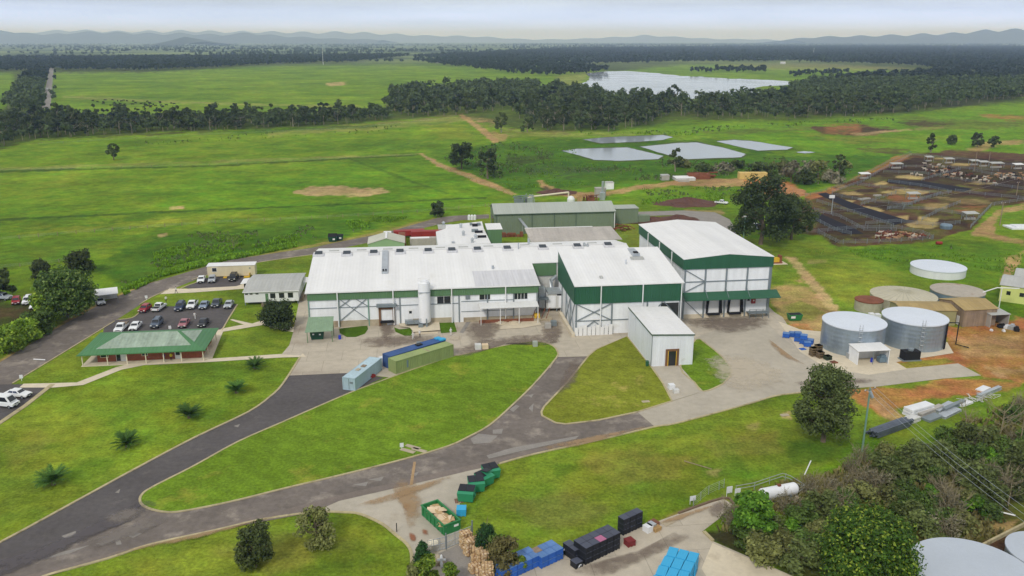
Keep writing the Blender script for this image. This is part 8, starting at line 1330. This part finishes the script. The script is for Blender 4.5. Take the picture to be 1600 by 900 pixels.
for x, y, h, wi, u in ONE: s = h / 14; plant('eucalyptus_tree', WN[wi][0], 'tree', (x, y, 0), FT[RNG.integers(len(FT))], RNG.uniform(0, 6.3), (s * RNG.uniform(.75, 1.4), s * RNG.uniform(.75, 1.4), s * RNG.uniform(.85, 1.15)), WN[wi][1])
def mass(name, label, pts, nl, size, leaf, seed, flat=1.):
    """one mass of many crowns; each crown a cloud of leaf faces over a thin trunk"""
    rng = np.random.default_rng(seed); n = len(pts); P = np.array([(p[0], p[1], p[2]) for p in pts]); h = P[:, 2]; N = n * nl; ti = np.repeat(np.arange(n), nl); d = rng.normal(size=(N, 3)); d /= np.linalg.norm(d, axis=1)[:, None]
    w = h * rng.uniform(.26, .46, n); ecc = rng.uniform(.75, 1.3, n); sub = rng.normal(size=(n, 5, 3)) * np.array([.42, .42, .3]); c = sub[ti, rng.integers(0, 5, N)]
    q = c + d * (rng.random(N) ** .5 * .62)[:, None]; q[:, 2] = np.clip(q[:, 2], -1, 1.1); pos = np.stack([P[ti, 0] + q[:, 0] * w[ti] * ecc[ti], P[ti, 1] + q[:, 1] * w[ti], h[ti] * (.62 + q[:, 2] * .36 * flat)], 1)
    nr_ = d + rng.normal(size=(N, 3)) * .5 + np.array([0, -.1, .4]); nr_ /= np.linalg.norm(nr_, axis=1)[:, None]; a = np.cross(nr_, rng.normal(size=(N, 3))); a /= np.linalg.norm(a, axis=1)[:, None]; b = np.cross(nr_, a); s = (size * rng.uniform(.6, 1.4, N) * (h[ti] / 14))[:, None]; a *= s; b *= s * .7
    v = np.stack([pos - a, pos - b, pos + a, pos + b], 1).reshape(-1, 3)
    tw = .16; tv = np.stack([np.stack([P[:, 0] - tw, P[:, 1], 0 * h], 1), np.stack([P[:, 0] + tw, P[:, 1], 0 * h], 1), np.stack([P[:, 0] + tw * .6, P[:, 1], h * .7], 1), np.stack([P[:, 0] - tw * .6, P[:, 1], h * .7], 1)], 1).reshape(-1, 3)
    me = bpy.data.meshes.new(name); vv = np.concatenate([v, tv]); fastmesh(me, vv, np.arange(len(vv)).reshape(-1, 4)); me.materials.append(MATS[leaf]); me.materials.append(MATS['bark_pale']); mi = np.zeros(len(vv) // 4, np.int32); mi[N:] = 1; me.polygons.foreach_set('material_index', mi)
    o = bpy.data.objects.new(name, me); COL.objects.link(o); return tag(o, label, None, None, 'stuff')
near = [t for t in REST if t[1] < 1250]; farw = [t for t in REST if t[1] >= 1250]
print('woods', len(PT), len(ONE), len(near), len(farw))
mass('forest', 'dark eucalyptus wood filling the ground behind the nearest trees', near, 90, 1.5, 'leaf_belt', 1); mass('forest', 'far dark forest spreading to the horizon', farw, 26, 2.9, 'leaf_gum_far', 2)
fp = []; rf_ = np.random.default_rng(5)
for q in range(16000):
    y = rf_.uniform(2400, 13000); x = rf_.uniform(-.72, .72) * y
    if vnoise(np.array([x / 500]), np.array([y / 260]), 77, 3)[0] > -.05 + (.14 if x < 0 else -.12): fp.append((x, y, rf_.uniform(10, 17)))
mass('tree_bands', 'bands of trees scattered over the far plain', fp, 12, 5.2, 'leaf_gum_far', 3, .8)
def growth(label, polys, leaf, seed, size=.42, nl=46):
    rng = np.random.default_rng(seed); pts = []
    for poly, n, (h0, h1) in polys:
        us = [p[0] for p in poly]; vs = [p[1] for p in poly]; u = rng.uniform(min(us), max(us), n * 8); v = rng.uniform(min(vs), max(vs), n * 8); k = inpoly(u, v, poly); g = [G(a, b) for a, b in zip(u[k], v[k])]
        d = vnoise(np.array([q.x / 16 for q in g]), np.array([q.y / 16 for q in g]), seed + 70, 3); pts += [(q.x, q.y, rng.uniform(h0, h1)) for q, z in zip(g, d) if z > .12][:n]
    mass('undergrowth', label, pts, nl, size * 6, leaf, seed, .9)
growth('low scrub and rank weeds on the rough ground round the ponds', [([(690, 248), (790, 222), (880, 230), (880, 254), (1040, 254), (1170, 250), (1250, 262), (1180, 272), (1000, 284), (860, 282), (760, 280)], 420, (.7, 2.2)), ([(1170, 250), (1330, 246), (1330, 275), (1260, 292), (1180, 276)], 160, (.8, 2.6)), ([(860, 206), (1050, 205), (1250, 190), (1400, 184), (1400, 190), (1250, 198), (1060, 212), (900, 214)], 160, (.8, 2.4)), ([(1000, 300), (1140, 292), (1150, 308), (1010, 318)], 90, (.5, 1.3))], 'leaf_shrub', 21)
growth('dark rank weeds in the damp ground by the road', [([(150, 420), (240, 376), (330, 362), (420, 354), (560, 342), (590, 354), (520, 368), (430, 382), (300, 404), (190, 445)], 330, (.4, 1.1)), ([(200, 220), (540, 203), (700, 190), (700, 198), (540, 211), (200, 228)], 90, (.8, 1.8)), ([(1480, 384), (1600, 388), (1600, 430), (1500, 410)], 60, (.5, 1.4))], 'leaf_shrub', 22)
# rank grass along the road verge, weeds and reeds
def tufts(name, label, polys, leaf, seed):
    rng = np.random.default_rng(seed); V = []
    for poly, n, h in polys:
        us = [p[0] for p in poly]; vs = [p[1] for p in poly]; u = rng.uniform(min(us), max(us), n * 4); v = rng.uniform(min(vs), max(vs), n * 4); k = inpoly(u, v, poly); u, v = u[k][:n], v[k][:n]; gg = [G(a, b) for a, b in zip(u, v)]; kk = vnoise(np.array([q.x / 9 for q in gg]), np.array([q.y / 9 for q in gg]), seed + 90, 3) > .06; u, v = u[kk], v[kk]
        for a, b in zip(u, v):
            g = G(a, b); t = rng.uniform(0, 6.28, 3)
            for q in t: hh = h * rng.uniform(.5, 1.2); w = hh * .28; dx, dy = math.cos(q), math.sin(q); V += [(g.x - dy * w, g.y + dx * w, 0), (g.x + dy * w, g.y - dx * w, 0), (g.x + dy * w * .5 + dx * hh * .5, g.y - dx * w * .5 + dy * hh * .5, hh), (g.x - dy * w * .5 + dx * hh * .5, g.y + dx * w * .5 + dy * hh * .5, hh)]
    me = bpy.data.meshes.new(name); V = np.array(V); fastmesh(me, V, np.arange(len(V)).reshape(-1, 4)); me.materials.append(MATS[leaf]); o = bpy.data.objects.new(name, me); COL.objects.link(o); tag(o, label, None, None, 'stuff')
tufts('tall_grass', 'rank tall grass along the road verge', [([(190, 454), (250, 425), (340, 404), (430, 385), (520, 372), (525, 376), (440, 391), (340, 411), (250, 434), (195, 462)], 6000, .75), ([(240, 396), (330, 372), (420, 362), (500, 352), (560, 344), (590, 354), (520, 368), (420, 383), (330, 400), (240, 424)], 4000, .6)], 'leaf_tallgrass', 1)
tufts('weeds', 'dark weeds and reeds round the ponds and in the far pasture', [([(690, 244), (790, 222), (900, 232), (900, 252), (1030, 254), (1170, 250), (1200, 262), (1100, 276), (900, 292), (800, 296), (740, 268)], 2400, .6), ([(560, 344), (590, 338), (640, 340), (590, 356)], 500, .6), ([(1260, 394), (1460, 384), (1600, 392), (1600, 430), (1480, 416), (1340, 404)], 900, .5), ([(210, 222), (540, 206), (700, 196), (700, 200), (540, 211), (210, 228)], 300, .7), ([(1000, 296), (1130, 290), (1160, 300), (1130, 318), (1000, 320)], 900, .7), ([(1100, 200), (1240, 190), (1400, 184), (1400, 188), (1240, 195), (1100, 206)], 250, .9), ([(900, 208), (1060, 206), (1130, 216), (1060, 211), (940, 213)], 300, .9)], 'leaf_tallgrass', 2)
tufts('weeds', 'dry weeds in the scrub and round its edge', [([(1180, 770), (1290, 740), (1420, 705), (1600, 640), (1600, 820), (1500, 860), (1300, 860), (1120, 830)], 2600, .8), ([(1370, 690), (1500, 660), (1600, 626), (1600, 640), (1500, 676), (1400, 706)], 500, .6)], 'leaf_brown', 3)
